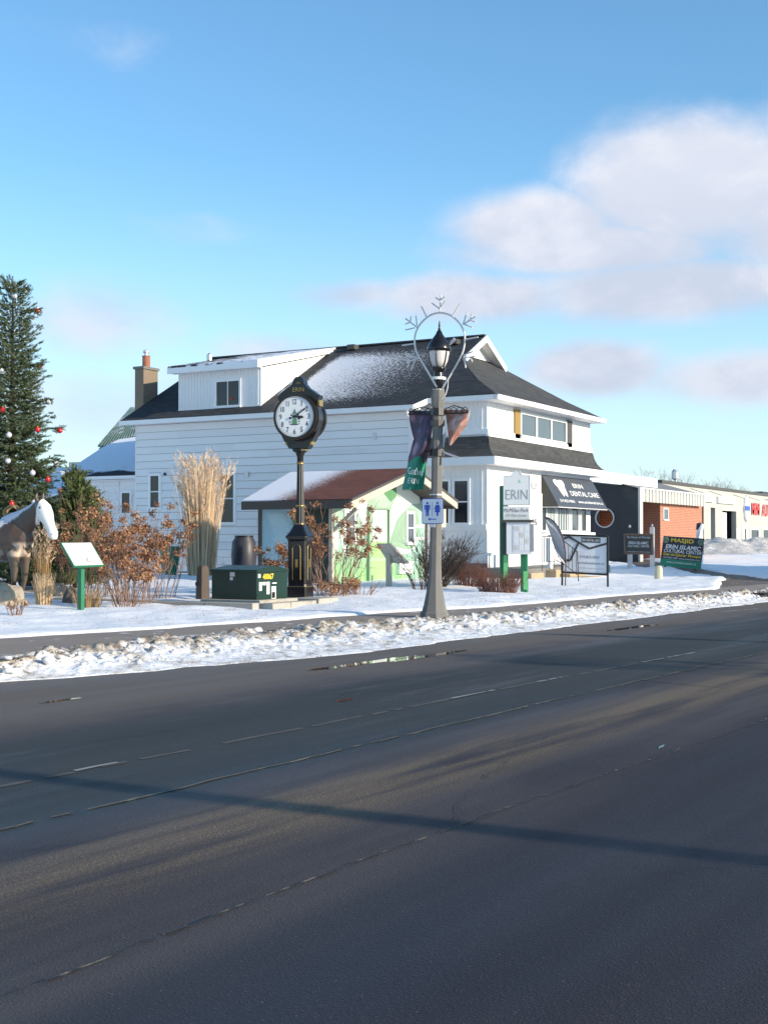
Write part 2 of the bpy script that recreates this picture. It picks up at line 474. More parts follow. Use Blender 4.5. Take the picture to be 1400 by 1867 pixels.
def mat_snow(name, dirt=.0, grass=True, bump=.5):
    m, nt, b = newmat(name)
    tc = nt.nodes.new('ShaderNodeTexCoord').outputs['Object']
    n1 = noise(nt, tc, 1.1, 6, .6); n2 = noise(nt, tc, 9, 6, .65); n3 = noise(nt, tc, 45, 4, .65)
    c = mixc(nt, n1, (.80, .81, .84), (.90, .905, .92))
    if grass:   # dead grass and soil where the cover is thin
        g = ramp(nt, mth(nt, 'ADD', mth(nt, 'MULTIPLY', n1, .75), mth(nt, 'MULTIPLY', n2, .55)), .80, .87)
        sp = node(nt, 'ShaderNodeSeparateXYZ', {0: tc})
        far = ramp(nt, sp.outputs[0], 27, 40, .55, 1.0)
        g = mth(nt, 'MULTIPLY', g, far)
        c = mixc(nt, mth(nt, 'MULTIPLY', g, .8), c, (.20, .16, .095))
    if dirt:
        d1 = noise(nt, tc, 2.3, 9, .72)
        d2 = noise(nt, tc, 7.0, 6, .7)
        geo = nt.nodes.new('ShaderNodeNewGeometry')
        sp2 = node(nt, 'ShaderNodeSeparateXYZ', {0: tc})
        crest = ramp(nt, sp2.outputs[2], .08, .30, .0, .13)
        f = ramp(nt, mth(nt, 'ADD', mth(nt, 'ADD', mth(nt, 'MULTIPLY', d1, .8), mth(nt, 'MULTIPLY', d2, .35)), crest), .53, .70)
        c = mixc(nt, mth(nt, 'MULTIPLY', f, dirt), c, (.40, .34, .26))
        f2 = ramp(nt, mth(nt, 'ADD', mth(nt, 'ADD', mth(nt, 'MULTIPLY', d2, .8), mth(nt, 'MULTIPLY', d1, .3)), crest), .625, .71)
        c = mixc(nt, mth(nt, 'MULTIPLY', f2, dirt), c, (.14, .10, .065))
    nt.links.new(c, b.inputs['Base Color']); b.inputs['Roughness'].default_value = .75
    b.inputs['Specular IOR Level'].default_value = .25
    hh = mth(nt, 'ADD', mth(nt, 'MULTIPLY', n2, .8), mth(nt, 'MULTIPLY', n3, .35))
    bp = node(nt, 'ShaderNodeBump', {'Height': hh, 'Strength': bump, 'Distance': .06})
    nt.links.new(bp.outputs[0], b.inputs['Normal'])
    return m


M['road'] = mat_road(); M['walk'] = mat_walk()
M['snow'] = mat_snow('snow', grass=True)
M['snow_clean'] = mat_snow('snow_clean', grass=False, bump=.3)
M['snow_dirty'] = mat_snow('snow_dirty', dirt=.75, grass=False, bump=.8)
M['mound'] = mat_snow('snow_pile', dirt=.45, grass=False, bump=.5)
M['ground'] = mat_snow('ground_snow', grass=True)


def shingle_base(nt, tc, col, col2, course=.095, tab=.3):
    sp = node(nt, 'ShaderNodeSeparateXYZ', {0: tc})
    zc = mth(nt, 'DIVIDE', sp.outputs[2], course)
    row = mth(nt, 'FLOOR', zc); fr = mth(nt, 'FRACT', zc)
    hx = mth(nt, 'FLOOR', mth(nt, 'ADD', mth(nt, 'DIVIDE', sp.outputs[0], tab), mth(nt, 'MULTIPLY', row, .37)))
    hy = mth(nt, 'FLOOR', mth(nt, 'ADD', mth(nt, 'DIVIDE', sp.outputs[1], tab), mth(nt, 'MULTIPLY', row, .41)))
    wn = node(nt, 'ShaderNodeTexWhiteNoise', {'Vector': node(nt, 'ShaderNodeCombineXYZ', {0: hx, 1: hy, 2: row}).outputs[0]}).outputs['Value']
    fine = noise(nt, tc, 40, 4, .7)
    c = mixc(nt, mth(nt, 'ADD', mth(nt, 'MULTIPLY', wn, .6), mth(nt, 'MULTIPLY', fine, .4)), col, col2)
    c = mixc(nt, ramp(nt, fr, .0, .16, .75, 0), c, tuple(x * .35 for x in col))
    return c, fr, sp, wn


def mat_shingle(name, col, col2, snow=None, course=.095):
    """snow: function(nt, sp, tc) -> 0..1 cover"""
    m, nt, b = newmat(name)
    tc = nt.nodes.new('ShaderNodeTexCoord').outputs['Object']
    geo = nt.nodes.new('ShaderNodeNewGeometry').outputs['Position']
    c, fr, sp, wn = shingle_base(nt, geo, col, col2, course)
    rg = .85
    cov = None
    if snow:
        cov = snow(nt, sp, geo)
        c = mixc(nt, cov, c, (.80, .82, .87))
    nt.links.new(c, b.inputs['Base Color']); b.inputs['Roughness'].default_value = rg
    b.inputs['Specular IOR Level'].default_value = .3
    hh = mth(nt, 'ADD', mth(nt, 'MULTIPLY', fr, -.7), mth(nt, 'MULTIPLY', noise(nt, geo, 60, 3, .6), .35))
    if cov is not None: hh = mth(nt, 'ADD', mth(nt, 'MULTIPLY', hh, mth(nt, 'SUBTRACT', 1.0, mth(nt, 'MULTIPLY', cov, .6))), mth(nt, 'MULTIPLY', cov, 2.2))
    bp = node(nt, 'ShaderNodeBump', {'Height': hh, 'Strength': .5, 'Distance': .015})
    nt.links.new(bp.outputs[0], b.inputs['Normal'])
    return m


def snow_main(nt, sp, tc):
    # wind-blown snow: dense beside the dormer, streaky and thinner towards the front
    y = sp.outputs[1]; z = sp.outputs[2]
    tilt = mth(nt, 'ADD', y, mth(nt, 'MULTIPLY', z, .35))
    lim = mth(nt, 'MULTIPLY', ramp(nt, tilt, 22.0, 28.2, 0, .85, False), ramp(nt, mth(nt, 'ADD', y, mth(nt, 'MULTIPLY', noise(nt, tc, 2.5, 4, .6), .5)), 25.8, 26.35, 1, 0))
    low = ramp(nt, z, 6.05, 6.5, .3, 1)
    high = ramp(nt, z, 8.1, 8.85, 1, .15)
    mp = node(nt, 'ShaderNodeMapping', {0: tc, 2: (R(20), 0, R(30)), 3: (2.6, 2.6, 9.0)}).outputs[0]
    n = noise(nt, mp, 4.2, 7, .74)
    base = mth(nt, 'MULTIPLY', mth(nt, 'MULTIPLY', lim, low), high)
    diag = ramp(nt, mth(nt, 'SUBTRACT', y, mth(nt, 'MULTIPLY', z, -.55)), 29.6, 30.6, 1, .0)   # dark strip along the dormer cheek
    base = mth(nt, 'MULTIPLY', base, 1.0)
    cov = ramp(nt, mth(nt, 'ADD', mth(nt, 'MULTIPLY', base, 1.15), mth(nt, 'MULTIPLY', mth(nt, 'SUBTRACT', n, .5), 2.6)), .36, .80, 0, .88)
    # faint traces elsewhere and below the gablet
    tr = mth(nt, 'MULTIPLY', ramp(nt, noise(nt, mp, 2.4, 8, .75), .64, .70), .35)
    lim2 = ramp(nt, y, 18.2, 20.0, 0.0, 1.0)
    cov = mth(nt, 'MULTIPLY', cov, ramp(nt, base, .02, .15))
    return mth(nt, 'MAXIMUM', cov, mth(nt, 'MULTIPLY', tr, lim2))


def snow_dormer(nt, sp, tc):
    n = noise(nt, tc, 2.2, 7, .65)
    return ramp(nt, mth(nt, 'ADD', mth(nt, 'MULTIPLY', ramp(nt, sp.outputs[1], 25.5, 30.8, .75, .45), 1), mth(nt, 'MULTIPLY', mth(nt, 'SUBTRACT', n, .5), 1.4)), .45, .62)


def snow_shed(nt, sp, tc):
    y = sp.outputs[1]; x = sp.outputs[0]
    mp = node(nt, 'ShaderNodeMapping', {0: tc, 3: (3, 3, 8)}).outputs[0]
    n = noise(nt, mp, 5.2, 7, .78)
    b = ramp(nt, mth(nt, 'SUBTRACT', y, mth(nt, 'MULTIPLY', mth(nt, 'SUBTRACT', x, 30), .02)), 19.0, 20.7, 0, 1, False)
    return ramp(nt, mth(nt, 'ADD', b, mth(nt, 'MULTIPLY', mth(nt, 'SUBTRACT', n, .5), 1.7)), .30, .85, 0, .90)


def snow_annex(nt, sp, tc):
    n = noise(nt, tc, .9, 6, .6); z = sp.outputs[2]
    return ramp(nt, mth(nt, 'ADD', ramp(nt, z, 4.0, 4.8, .2, 1.0), mth(nt, 'MULTIPLY', mth(nt, 'SUBTRACT', n, .5), 1.3)), .3, .5)


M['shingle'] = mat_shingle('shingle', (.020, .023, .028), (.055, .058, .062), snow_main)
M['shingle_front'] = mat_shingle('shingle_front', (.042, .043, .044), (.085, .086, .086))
M['shingle_dormer'] = mat_shingle('shingle_dormer', (.03, .03, .032), (.06, .06, .06), snow_dormer)
M['shingle_brown'] = mat_shingle('shingle_brown', (.12, .040, .026), (.20, .072, .046), snow_shed, course=.06)
M['shingle_annex'] = mat_shingle('shingle_annex', (.02, .022, .03), (.04, .042, .05), snow_annex)


def mat_green_metal():
    return pm('green_metal_roof', (.22, .31, .25), .45, .1, 3, metal=.2, dirt=(.7, .72, .75), dscale=2.5, dlo=.5, dhi=.7)


M['green_metal'] = mat_green_metal()


def mat_brick():
    m, nt, b = newmat('brick_far')
    geo = nt.nodes.new('ShaderNodeNewGeometry').outputs['Position']
    sp = node(nt, 'ShaderNodeSeparateXYZ', {0: geo})
    v = node(nt, 'ShaderNodeCombineXYZ', {0: mth(nt, 'ADD', sp.outputs[0], sp.outputs[1]), 1: sp.outputs[2], 2: 0.0}).outputs[0]
    br = node(nt, 'ShaderNodeTexBrick', {'Vector': v, 'Color1': (.38, .125, .06, 1), 'Color2': (.28, .088, .045, 1), 'Mortar': (.40, .30, .23, 1), 'Scale': 1.0,
                                         'Mortar Size': .010, 'Brick Width': .24, 'Row Height': .085, 'Bias': .0})
    n = noise(nt, geo, .8, 6, .6)
    c = mixc(nt, mth(nt, 'MULTIPLY', n, .35), br.outputs['Color'], (.42, .17, .09))
    nt.links.new(c, b.inputs['Base Color']); b.inputs['Roughness'].default_value = .85
    bp = node(nt, 'ShaderNodeBump', {'Height': br.outputs['Fac'], 'Strength': -.4, 'Distance': .01})
    nt.links.new(bp.outputs[0], b.inputs['Normal'])
    return m


M['brick'] = mat_brick()


def mat_mural(name, side=False):
    m, nt, b = newmat(name)
    geo = nt.nodes.new('ShaderNodeNewGeometry').outputs['Position']
    sp = node(nt, 'ShaderNodeSeparateXYZ', {0: geo})
    n = noise(nt, geo, 1.6, 5, .55, .6); z = sp.outputs[2]
    if side:
        y = sp.outputs[1]
        c = mixc(nt, ramp(nt, n, .4, .6), (.30, .46, .52), (.42, .56, .60))
        gr = ramp(nt, mth(nt, 'ADD', y, mth(nt, 'MULTIPLY', mth(nt, 'SUBTRACT', noise(nt, geo, 5, 5, .7), .5), .5)), 19.8, 19.95, 1, 0)
        c = mixc(nt, gr, c, (.075, .16, .05))
        gr2 = ramp(nt, y, 19.45, 19.6, 1, 0)
        c = mixc(nt, gr2, c, (.03, .045, .035))
    else:
        c = mixc(nt, ramp(nt, z, .25, 1.7), (.19, .43, .17), (.28, .42, .34))
        c = mixc(nt, ramp(nt, z, 1.5, 3.2), c, (.30, .40, .32))
        c = mixc(nt, mth(nt, 'MULTIPLY', ramp(nt, n, .48, .62), .5), c, (.42, .58, .43))
        c = mixc(nt, ramp(nt, sp.outputs[0], 34.2, 35.0, 0, .55), c, (.30, .46, .44))
    nt.links.new(c, b.inputs['Base Color']); b.inputs['Roughness'].default_value = .7
    return m


M['mural'] = mat_mural('mural'); M['mural_side'] = mat_mural('mural_side', True)
M['mural_white'] = pm('mural_white', (.66, .72, .68), .7, .06, 3)
M['mural_mid'] = pm('mural_mid', (.24, .36, .25), .7, .18, 2.5)
M['mural_door'] = pm('mural_door', (.33, .47, .29), .6, .15, 2.0)
M['mural_dark'] = pm('mural_dark', (.10, .26, .12), .7, .15, 3)
M['mural_lime'] = pm('mural_lime', (.30, .50, .20), .7, .15, 3)


def mat_banner(name, cols, scale):
    m, nt, b = newmat(name)
    tc = nt.nodes.new('ShaderNodeTexCoord').outputs['Object']
    n1 = noise(nt, tc, scale, 3, .45, 1.2)
    v = node(nt, 'ShaderNodeTexVoronoi', {'Vector': node(nt, 'ShaderNodeMapping', {0: tc, 1: (3.3, 1.2, .4), 3: (1, 1.2, .7)}).outputs[0], 'Scale': scale * 1.1}, feature='SMOOTH_F1')
    c = mixc(nt, ramp(nt, n1, .35, .6), cols[0], cols[1])
    c = mixc(nt, ramp(nt, v.outputs['Distance'], .15, .42, .9, 0), c, cols[2])
    c = mixc(nt, ramp(nt, noise(nt, tc, scale * 2, 3, .4), .58, .66, 0, .7), c, cols[3])
    nt.links.new(c, b.inputs['Base Color']); b.inputs['Roughness'].default_value = .6
    return m


M['banner_photo'] = mat_banner('banner_photo', [(.035, .035, .07), (.09, .05, .085), (.34, .21, .27), (.10, .17, .32)], 4.0)
M['banner_back'] = mat_banner('banner_back', [(.34, .14, .10), (.48, .30, .26), (.60, .48, .44), (.42, .16, .07)], 4.0)


# ------------------------------------------------------------------ terrain
def interp(tab):
    xs = np.array([t[0] for t in tab], float); ys = np.array([t[1] for t in tab], float)
    return lambda x: np.interp(x, xs, ys)


E0 = interp([(-60, 13.5), (0, 10.9), (8, 10.5), (10.2, 10.3), (11.2, 9.85), (12.5, 9.6), (13.7, 9.2), (15.5, 8.72), (18, 8.6), (20, 8.5), (25.6, 8.05), (32.7, 7.45), (60, 5.3), (120, 0), (400, -26)])
E1 = interp([(-60, 14.2), (0, 11.1), (10.6, 10.65), (11.75, 10.75), (13, 10.85), (16, 10.75), (18.6, 10.15), (20.4, 9.85), (24.6, 9.2), (30.4, 8.6), (34.5, 7.95), (60, 6.0), (120, 1.2), (400, -25)])
E2 = interp([(-60, 16), (0, 13.6), (12.8, 13.0), (15.4, 12.3), (17.6, 11.88), (20.5, 11.5), (23.7, 10.6), (26, 10.4), (29.6, 10.2), (37, 9.0), (60, 7.2), (120, 2.2), (400, -24)])


def yard_z(x, y):
    x = np.asarray(x, float); y = np.asarray(y, float)
    t = np.clip((y - E2(x)) / 5, 0, 1)
    z = .235 + .11 * t + .10 * fbm(x * .35, y * .35, 3, 3) * np.clip((y - E2(x)) / 1.2, 0, 1)
    z = z + .035 * fbm(x * 2.2, y * 2.2, 4, 9) * np.clip((y - E2(x)) / .25, .2, 1)
    z = z + .35 * np.clip((x - 50) / 20, 0, 1) * np.clip((y - 13) / 6, 0, 1)
    z = z + .22 * np.exp(-((x - 52) ** 2 / 10 + (y - 15.4) ** 2 / 1.5)) * (x > 40)
    return z


def gz(x, y): return float(yard_z(x, y))


def grid(name, X, Y, Z, mat, smooth=True):
    n, m_ = X.shape
    P = np.stack([X, Y, Z], -1).reshape(-1, 3)
    i = np.arange(n * m_).reshape(n, m_)
    q = np.stack([i[:-1, :-1], i[1:, :-1], i[1:, 1:], i[:-1, 1:]], -1).reshape(-1, 4)
    return rawmesh(name, P, q, mat, smooth)


def rawmesh(name, P, q, mat, smooth=False, parent=None, off=None, stuff=False, label=None):
    P = np.asarray(P, float); q = np.asarray(q); us, inv = np.unique(q.ravel(), return_inverse=True); P = P[us]; q = inv.reshape(q.shape)
    if off is None and parent is not None and parent.get('_w'): off = parent['_w']
    if off is not None: P = P - np.array(off, float)
    me = bpy.data.meshes.new(name); k = q.shape[1]
    me.vertices.add(len(P)); me.vertices.foreach_set('co', P.ravel())
    me.loops.add(q.size); me.loops.foreach_set('vertex_index', q.ravel().astype(np.int32))
    me.polygons.add(len(q)); me.polygons.foreach_set('loop_start', np.arange(0, q.size, k, dtype=np.int32))
    me.update(calc_edges=True); me.validate()
    me.materials.append(mat)
    if smooth: me.polygons.foreach_set('use_smooth', np.ones(len(me.polygons), bool))
    o = bpy.data.objects.new(name, me); C.objects.link(o)
    if parent is not None: o.parent = parent
    if stuff: o['kind'] = 'stuff'
    if label: o['label'] = label
    return o


# far ground sheet
gx = np.array([-2500, -600, -150, -60, -30, 0, 20, 40, 58, 70, 85, 120, 250, 600, 2500.]); gy = np.array([-2500, -600, -120, -45, -28, -12, 0, 5, 12, 20, 30, 45, 80, 250, 800, 2500.])
GX, GY = np.meshgrid(gx, gy, indexing='ij')
GZ = np.where((GX > 84) | (GY > 44), .50, -.35); GZ = np.where((GY <= 0), -.12, GZ); GZ = np.where((GY <= 12) & (GY > 0), -.3, GZ)
struct(grid('ground', GX, GY, GZ, M['ground'], False))
# snow-covered verge and lots across the street (behind the camera)
struct(grid('far_verge', *np.meshgrid(np.linspace(-60, 120, 40), np.linspace(-40, -7.5, 12), indexing='ij'), np.full((40, 12), .12), M['snow']))
# road
xs = np.concatenate([np.linspace(-60, 0, 13)[:-1], np.linspace(0, 60, 61)[:-1], np.linspace(60, 400, 18)])
ts = np.linspace(0, 1, 24)
XX, TT = np.meshgrid(xs, ts, indexing='ij'); YY = -7.6 + (E0(XX) + .5 + 7.6) * TT
YY = np.where(XX > 110, np.minimum(YY, E0(XX) + .5), YY)
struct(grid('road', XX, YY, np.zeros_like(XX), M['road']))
# sidewalk slabs of asphalt, cut by joints
jx = [-12, -6, 0, 5.5, 10.6, 14.0, 17.2, 21.0, 25.5, 30.5, 36, 44, 54, 70]
wk = None
sw = bpy.data.objects.new('sidewalk', None); C.objects.link(sw); struct(sw)
for a, b_ in zip(jx[:-1], jx[1:]):
    xx = np.linspace(a + .012, b_ - .012, 12); X_, T_ = np.meshgrid(xx, np.linspace(0, 1, 8), indexing='ij')
    Y_ = E1(X_) - .02 + (E2(X_) + .5 - E1(X_)) * T_
    o = grid('sidewalk_slab', X_, Y_, .2 + .008 * fbm(X_, Y_, 3, 5), M['walk']); o.parent = sw
b0 = MB(); b0.box((-12, 9, .05), (-11.9, 9.1, .1))
X_, T_ = np.meshgrid(np.linspace(-12, 70, 60), [0, 1], indexing='ij'); Y_ = E1(X_) + .02 + (E2(X_) + .4 - E1(X_)) * T_
jo = grid('sidewalk_base', X_, Y_, np.full_like(X_, .185), M['pad_stone']); struct(jo)
drv = [(33.5, 7.6, 1.3), (36.5, 8.6, 1.2), (42.8, 10.2, 1.0), (47.5, 13.0, .75), (52.5, 16.0, .8), (58, 19.0, 1.0), (64, 22.5, 1.4), (71, 26, 2.0)]


def drive_cut(x, y):
    best = np.full(np.shape(x), 9.0)
    for (x0, y0, w0), (x1, y1, w1) in zip(drv[:-1], drv[1:]):
        L2 = (x1 - x0) ** 2 + (y1 - y0) ** 2; t = np.clip(((x - x0) * (x1 - x0) + (y - y0) * (y1 - y0)) / L2, 0, 1)
        best = np.minimum(best, np.hypot(x - x0 - t * (x1 - x0), y - y0 - t * (y1 - y0)) - (w0 + (w1 - w0) * t))
    return best


# yard snow
xs = np.concatenate([np.linspace(-8, 10, 60)[:-1], np.linspace(10, 40, 330)[:-1], np.linspace(40, 86, 200)])
ty = np.concatenate([np.linspace(0, 6, 70)[:-1], np.linspace(6, 36, 110)])
XX, TT = np.meshgrid(xs, ty, indexing='ij')
YY = E2(XX) + .16 * fbm(XX * 1.3, XX * 0 + 4.2, 4, 2) * (TT < .3) - .02 + TT
ZZ = yard_z(XX, YY)
ZZ = np.where(TT < .12, .185 + (ZZ - .185) * np.clip(TT / .1, 0, 1), ZZ)
dc = drive_cut(XX, YY) + .12 * fbm(XX * 2, YY * 2, 3, 12); ZZ = ZZ - .13 * np.clip(-dc / .12, 0, 1) + .02 * np.exp(-((dc - .15) / .2) ** 2)
struct(grid('snow_lawn', XX, YY, ZZ, M['snow']))

# snowbank at the kerb
def bank():
    xs = np.concatenate([np.linspace(-6, 9, 150)[:-1], np.linspace(9, 34, 1150)[:-1], np.linspace(34, 90, 500)]); ts = np.linspace(0, 1, 52)
    XX, TT = np.meshgrid(xs, ts, indexing='ij')
    w0 = .22 * fbm(xs * .9, xs * 0 + 1.7, 4, 21); w1 = .14 * fbm(xs * 1.1, xs * 0 + 7.7, 4, 31)
    y0 = E0(xs) + w0; y1 = E1(xs) + .20 + w1
    YY = y0[:, None] + (y1 - y0)[:, None] * TT
    prof = np.interp(ts, [0, .04, .25, .5, .72, .86, .95, 1], [-.02, .008, .035, .085, .160, .200, .205, .15])
    amp = np.interp(ts, [0, .1, .4, .7, .9, 1], [0, .12, .4, 1, .9, .1])
    ZZ = prof[None, :] + amp[None, :] * (  .08 * fbm(XX * 1.1, YY * 1.8, 3, 41) + .060 * np.abs(fbm(XX * 4.0, YY * 5.0, 4, 51, .6)) + .034 * fbm(XX * 11, YY * 12, 4, 61, .6))
    lump = np.clip(fbm(XX * 6.2, YY * 6.6, 2, 71) - .22, 0, .12)
    ZZ = ZZ + amp[None, :] * lump * .45
    return struct(grid('snow_bank', XX, YY, ZZ, M['snow_dirty'], True))


bank()
# lumps of ploughed ice on the bank: nobody could count them
def ice_lumps():
    P = []; Q = []; base = []
    ico = [(0, 0, 1), (.894, 0, .447), (.276, .851, .447), (-.724, .526, .447), (-.724, -.526, .447), (.276, -.851, .447), (.724, .526, -.447), (-.276, .851, -.447), (-.894, 0, -.447), (-.276, -.851, -.447), (.724, -.526, -.447), (0, 0, -1)]
    fs = [(0, 1, 2), (0, 2, 3), (0, 3, 4), (0, 4, 5), (0, 5, 1), (1, 6, 2), (2, 7, 3), (3, 8, 4), (4, 9, 5), (5, 10, 1), (6, 7, 2), (7, 8, 3), (8, 9, 4), (9, 10, 5), (10, 6, 1), (11, 7, 6), (11, 8, 7), (11, 9, 8), (11, 10, 9), (11, 6, 10)]
    ico = np.array(ico); fs = np.array(fs); n = 0
    for i in range(700):
        x = rng.uniform(9, 60) if i % 3 else rng.uniform(9, 34); t = rng.beta(5, 2.0)
        y = E0(x) + (E1(x) - E0(x)) * t
        s = rng.gamma(1.6, .011) + .007
        if t < .3: s *= .5
        z = np.interp(t, [0, .04, .25, .5, .72, .86, .95, 1], [0, .008, .035, .085, .160, .200, .205, .15]) + rng.uniform(-.01, .03) * t
        a = rng.uniform(0, 6.28); ca, sa = math.cos(a), math.sin(a)
        v = ico * (1 + rng.uniform(-.28, .28, (12, 1))) * np.array([s * rng.uniform(.8, 1.6), s, s * rng.uniform(.5, .9)])
        v = np.stack([v[:, 0] * ca - v[:, 1] * sa, v[:, 0] * sa + v[:, 1] * ca, v[:, 2]], 1) + (x, y, z)
        P.append(v); Q.append(fs + n); n += 12
    o = rawmesh('ice_chunks', np.concatenate(P), np.concatenate(Q), M['snow_dirty'], False, stuff=True)
    tag(o, 'broken lumps of dirty ploughed snow strewn along the kerb bank', 'snow')


ice_lumps()


# road furniture on the asphalt: worn paint, seams, puddles
def strip(name, pts, w, mat, z, broken=0.0, wob=.02, step=.12, wn=.5):
    P = []; Q = []
    pts = [Vector((p[0], p[1], 0)) for p in pts]; n = 0; L = 0; samples = []
    for a, b_ in zip(pts[:-1], pts[1:]):
        k = max(2, int((b_ - a).length / step))
        for i in range(k): samples.append(a.lerp(b_, i / k))
    for i, p in enumerate(samples[:-1]):
        q = samples[i + 1]
        if broken and random.random() < broken: continue
        d = (q - p).normalized(); nn = Vector((-d.y, d.x, 0))
        o1 = wob * float(fbm(np.array(p.x * 2.5), np.array(3.3), 3, 4)); o2 = wob * float(fbm(np.array(q.x * 2.5), np.array(3.3), 3, 4))
        w1 = w * (1 + wn * float(vn(np.array(p.x * 5), np.array(1.1)))) * .5; w2 = w * (1 + wn * float(vn(np.array(q.x * 5), np.array(1.1)))) * .5
        A = [p + nn * (o1 - w1), q + nn * (o2 - w2), q + nn * (o2 + w2), p + nn * (o1 + w1)]
        P += [(v.x, v.y, z) for v in A]; Q.append((n, n + 1, n + 2, n + 3)); n += 4
    o = rawmesh(name, np.array(P), np.array(Q), mat); struct(o); return o


M['seam'] = pm('seam_grit', (.19, .16, .12), .9, .35, 25, .5, 40)
M['tar'] = pm('tar', (.012, .012, .013), .6, .2, 20)
M['worn_line'] = pm('worn_line', (.088, .078, .070), .8, .5, 8)
lineA = [(3.5, 6.1), (5.88, 5.96), (8.52, 5.74), (12.88, 5.41), (20.34, 4.68), (40, 3.0)]
lineC = [(3.5, 5.15), (4.99, 5.06), (6.64, 4.96), (10.94, 4.70), (13.71, 4.49), (30, 3.2)]
lineB = [(1.5, 3.32), (3.18, 3.22), (6.18, 3.06), (11.28, 2.6), (25, 1.5)]
strip('lane_line', lineA, .05, M['worn_line'], .004, .28, .02)
for a, b_ in (((6.5, 5.93), (6.95, 5.89)), ((11.2, 5.53), (12.1, 5.46)), ((12.9, 5.40), (13.6, 5.33)), ((15.6, 5.13), (17.4, 4.96))):
    strip('lane_paint', [a, b_], .04, M['road_paint'], .008, .12, .02, .06, .9)
strip('asphalt_seam', lineC, .024, M['seam'], .004, .10, .03)
strip('asphalt_seam', lineB, .012, M['seam'], .004, .35, .03, .05, 1.3)
strip('asphalt_crack', [(p[0], p[1] - .012) for p in lineB], .008, M['tar'], .008, .25, .03, .05, 1.3)
strip('asphalt_crack', [(p[0], p[1] - .018) for p in lineC], .010, M['tar'], .008, .3, .03, .08, .8)
strip('parking_line', [(27.5, 7.3), (29.3, 6.9)], .10, M['road_paint'], .004, .1, .02)

M['patch'] = pm('asphalt_patch', (.066, .056, .055), .8, .25, 9, .5, 60, dirt=(.16, .13, .10), dscale=14, dlo=.5, dhi=.65)
for pl_, w_ in (([(600, 1277), (640, 1262), (760, 1258), (800, 1250)], .010), ([(60, 1370), (330, 1330), (500, 1300)], .009),
                 ([(820, 1505), (880, 1420), (1010, 1340)], .006), ([(1170, 1240), (1240, 1248), (1400, 1262)], .012), ([(980, 1640), (1120, 1600), (1400, 1570)], .005), ([(0, 1560), (160, 1540), (420, 1470), (600, 1440)], .006)):
    strip('asphalt_crack', [onZ(a, b_, 0) for a, b_ in pl_], w_, M['tar'], .009, .15, .06, .07, 1.2)
m, nt, b = newmat('water'); b.inputs['Base Color'].default_value = (.012, .012, .014, 1); b.inputs['Roughness'].default_value = .02; b.inputs['IOR'].default_value = 1.33
M['water'] = m


def puddle(cx, cy, lx, ly, ang, seed):
    k = 48; pts = []
    for i in range(k):
        a = 2 * math.pi * i / k
        r_ = 1 + .9 * float(fbm(np.array(math.cos(a) * 1.6 + seed * 3.1), np.array(math.sin(a) * 1.6 + seed), 4))
        x, y = math.cos(a) * lx * r_, math.sin(a) * ly * r_
        pts.append((cx + x * math.cos(ang) - y * math.sin(ang), cy + x * math.sin(ang) + y * math.cos(ang), .004))
    o = MB().face(pts).build('puddle', M['water'], fix=False); struct(o)


for (px, py, lx, ly, an, sd_) in ((660, 1210, .9, .10, -.06, 1), (790, 1195, .9, .07, -.05, 2), (628, 1277, .12, .05, .1, 3), (115, 1277, .24, .035, -.1, 4), (1150, 1145, .9, .08, -.1, 5), (1205, 1362, .10, .012, .1, 7)):
    p = onZ(px, py, 0); puddle(p.x, p.y, lx, ly, an, sd_)

# driveway beside the house running back from the sidewalk
dr = MB()
P = []
for i, (x, y, w) in enumerate(drv):
    q = drv[min(i + 1, len(drv) - 1)]; p = drv[max(i - 1, 0)]; d = Vector((q[0] - p[0], q[1] - p[1], 0)).normalized(); nn = Vector((-d.y, d.x, 0))
    P.append((Vector((x, y, 0)) - nn * w, Vector((x, y, 0)) + nn * w))
for (a0, a1), (b1, b2) in zip(P[:-1], P[1:]):
    K = 6
    for i in range(K):
        c0, c1, d0, d1 = a0.lerp(b1, i / K), a1.lerp(b2, i / K), a0.lerp(b1, (i + 1) / K), a1.lerp(b2, (i + 1) / K)
        f_ = lambda v: (v.x, v.y, gz(v.x, v.y) - .055)
        for j in range(3):
            dr.face([f_(c0.lerp(c1, j / 3)), f_(d0.lerp(d1, j / 3)), f_(d0.lerp(d1, (j + 1) / 3)), f_(c0.lerp(c1, (j + 1) / 3))])
struct(dr.build('driveway', M['road'], fix=True))


# ------------------------------------------------------------------ windows, siding
def rect_x(mb, X, y0, y1, z0, z1, d): mb.box((X - d, y0, z0), (X, y1, z1))


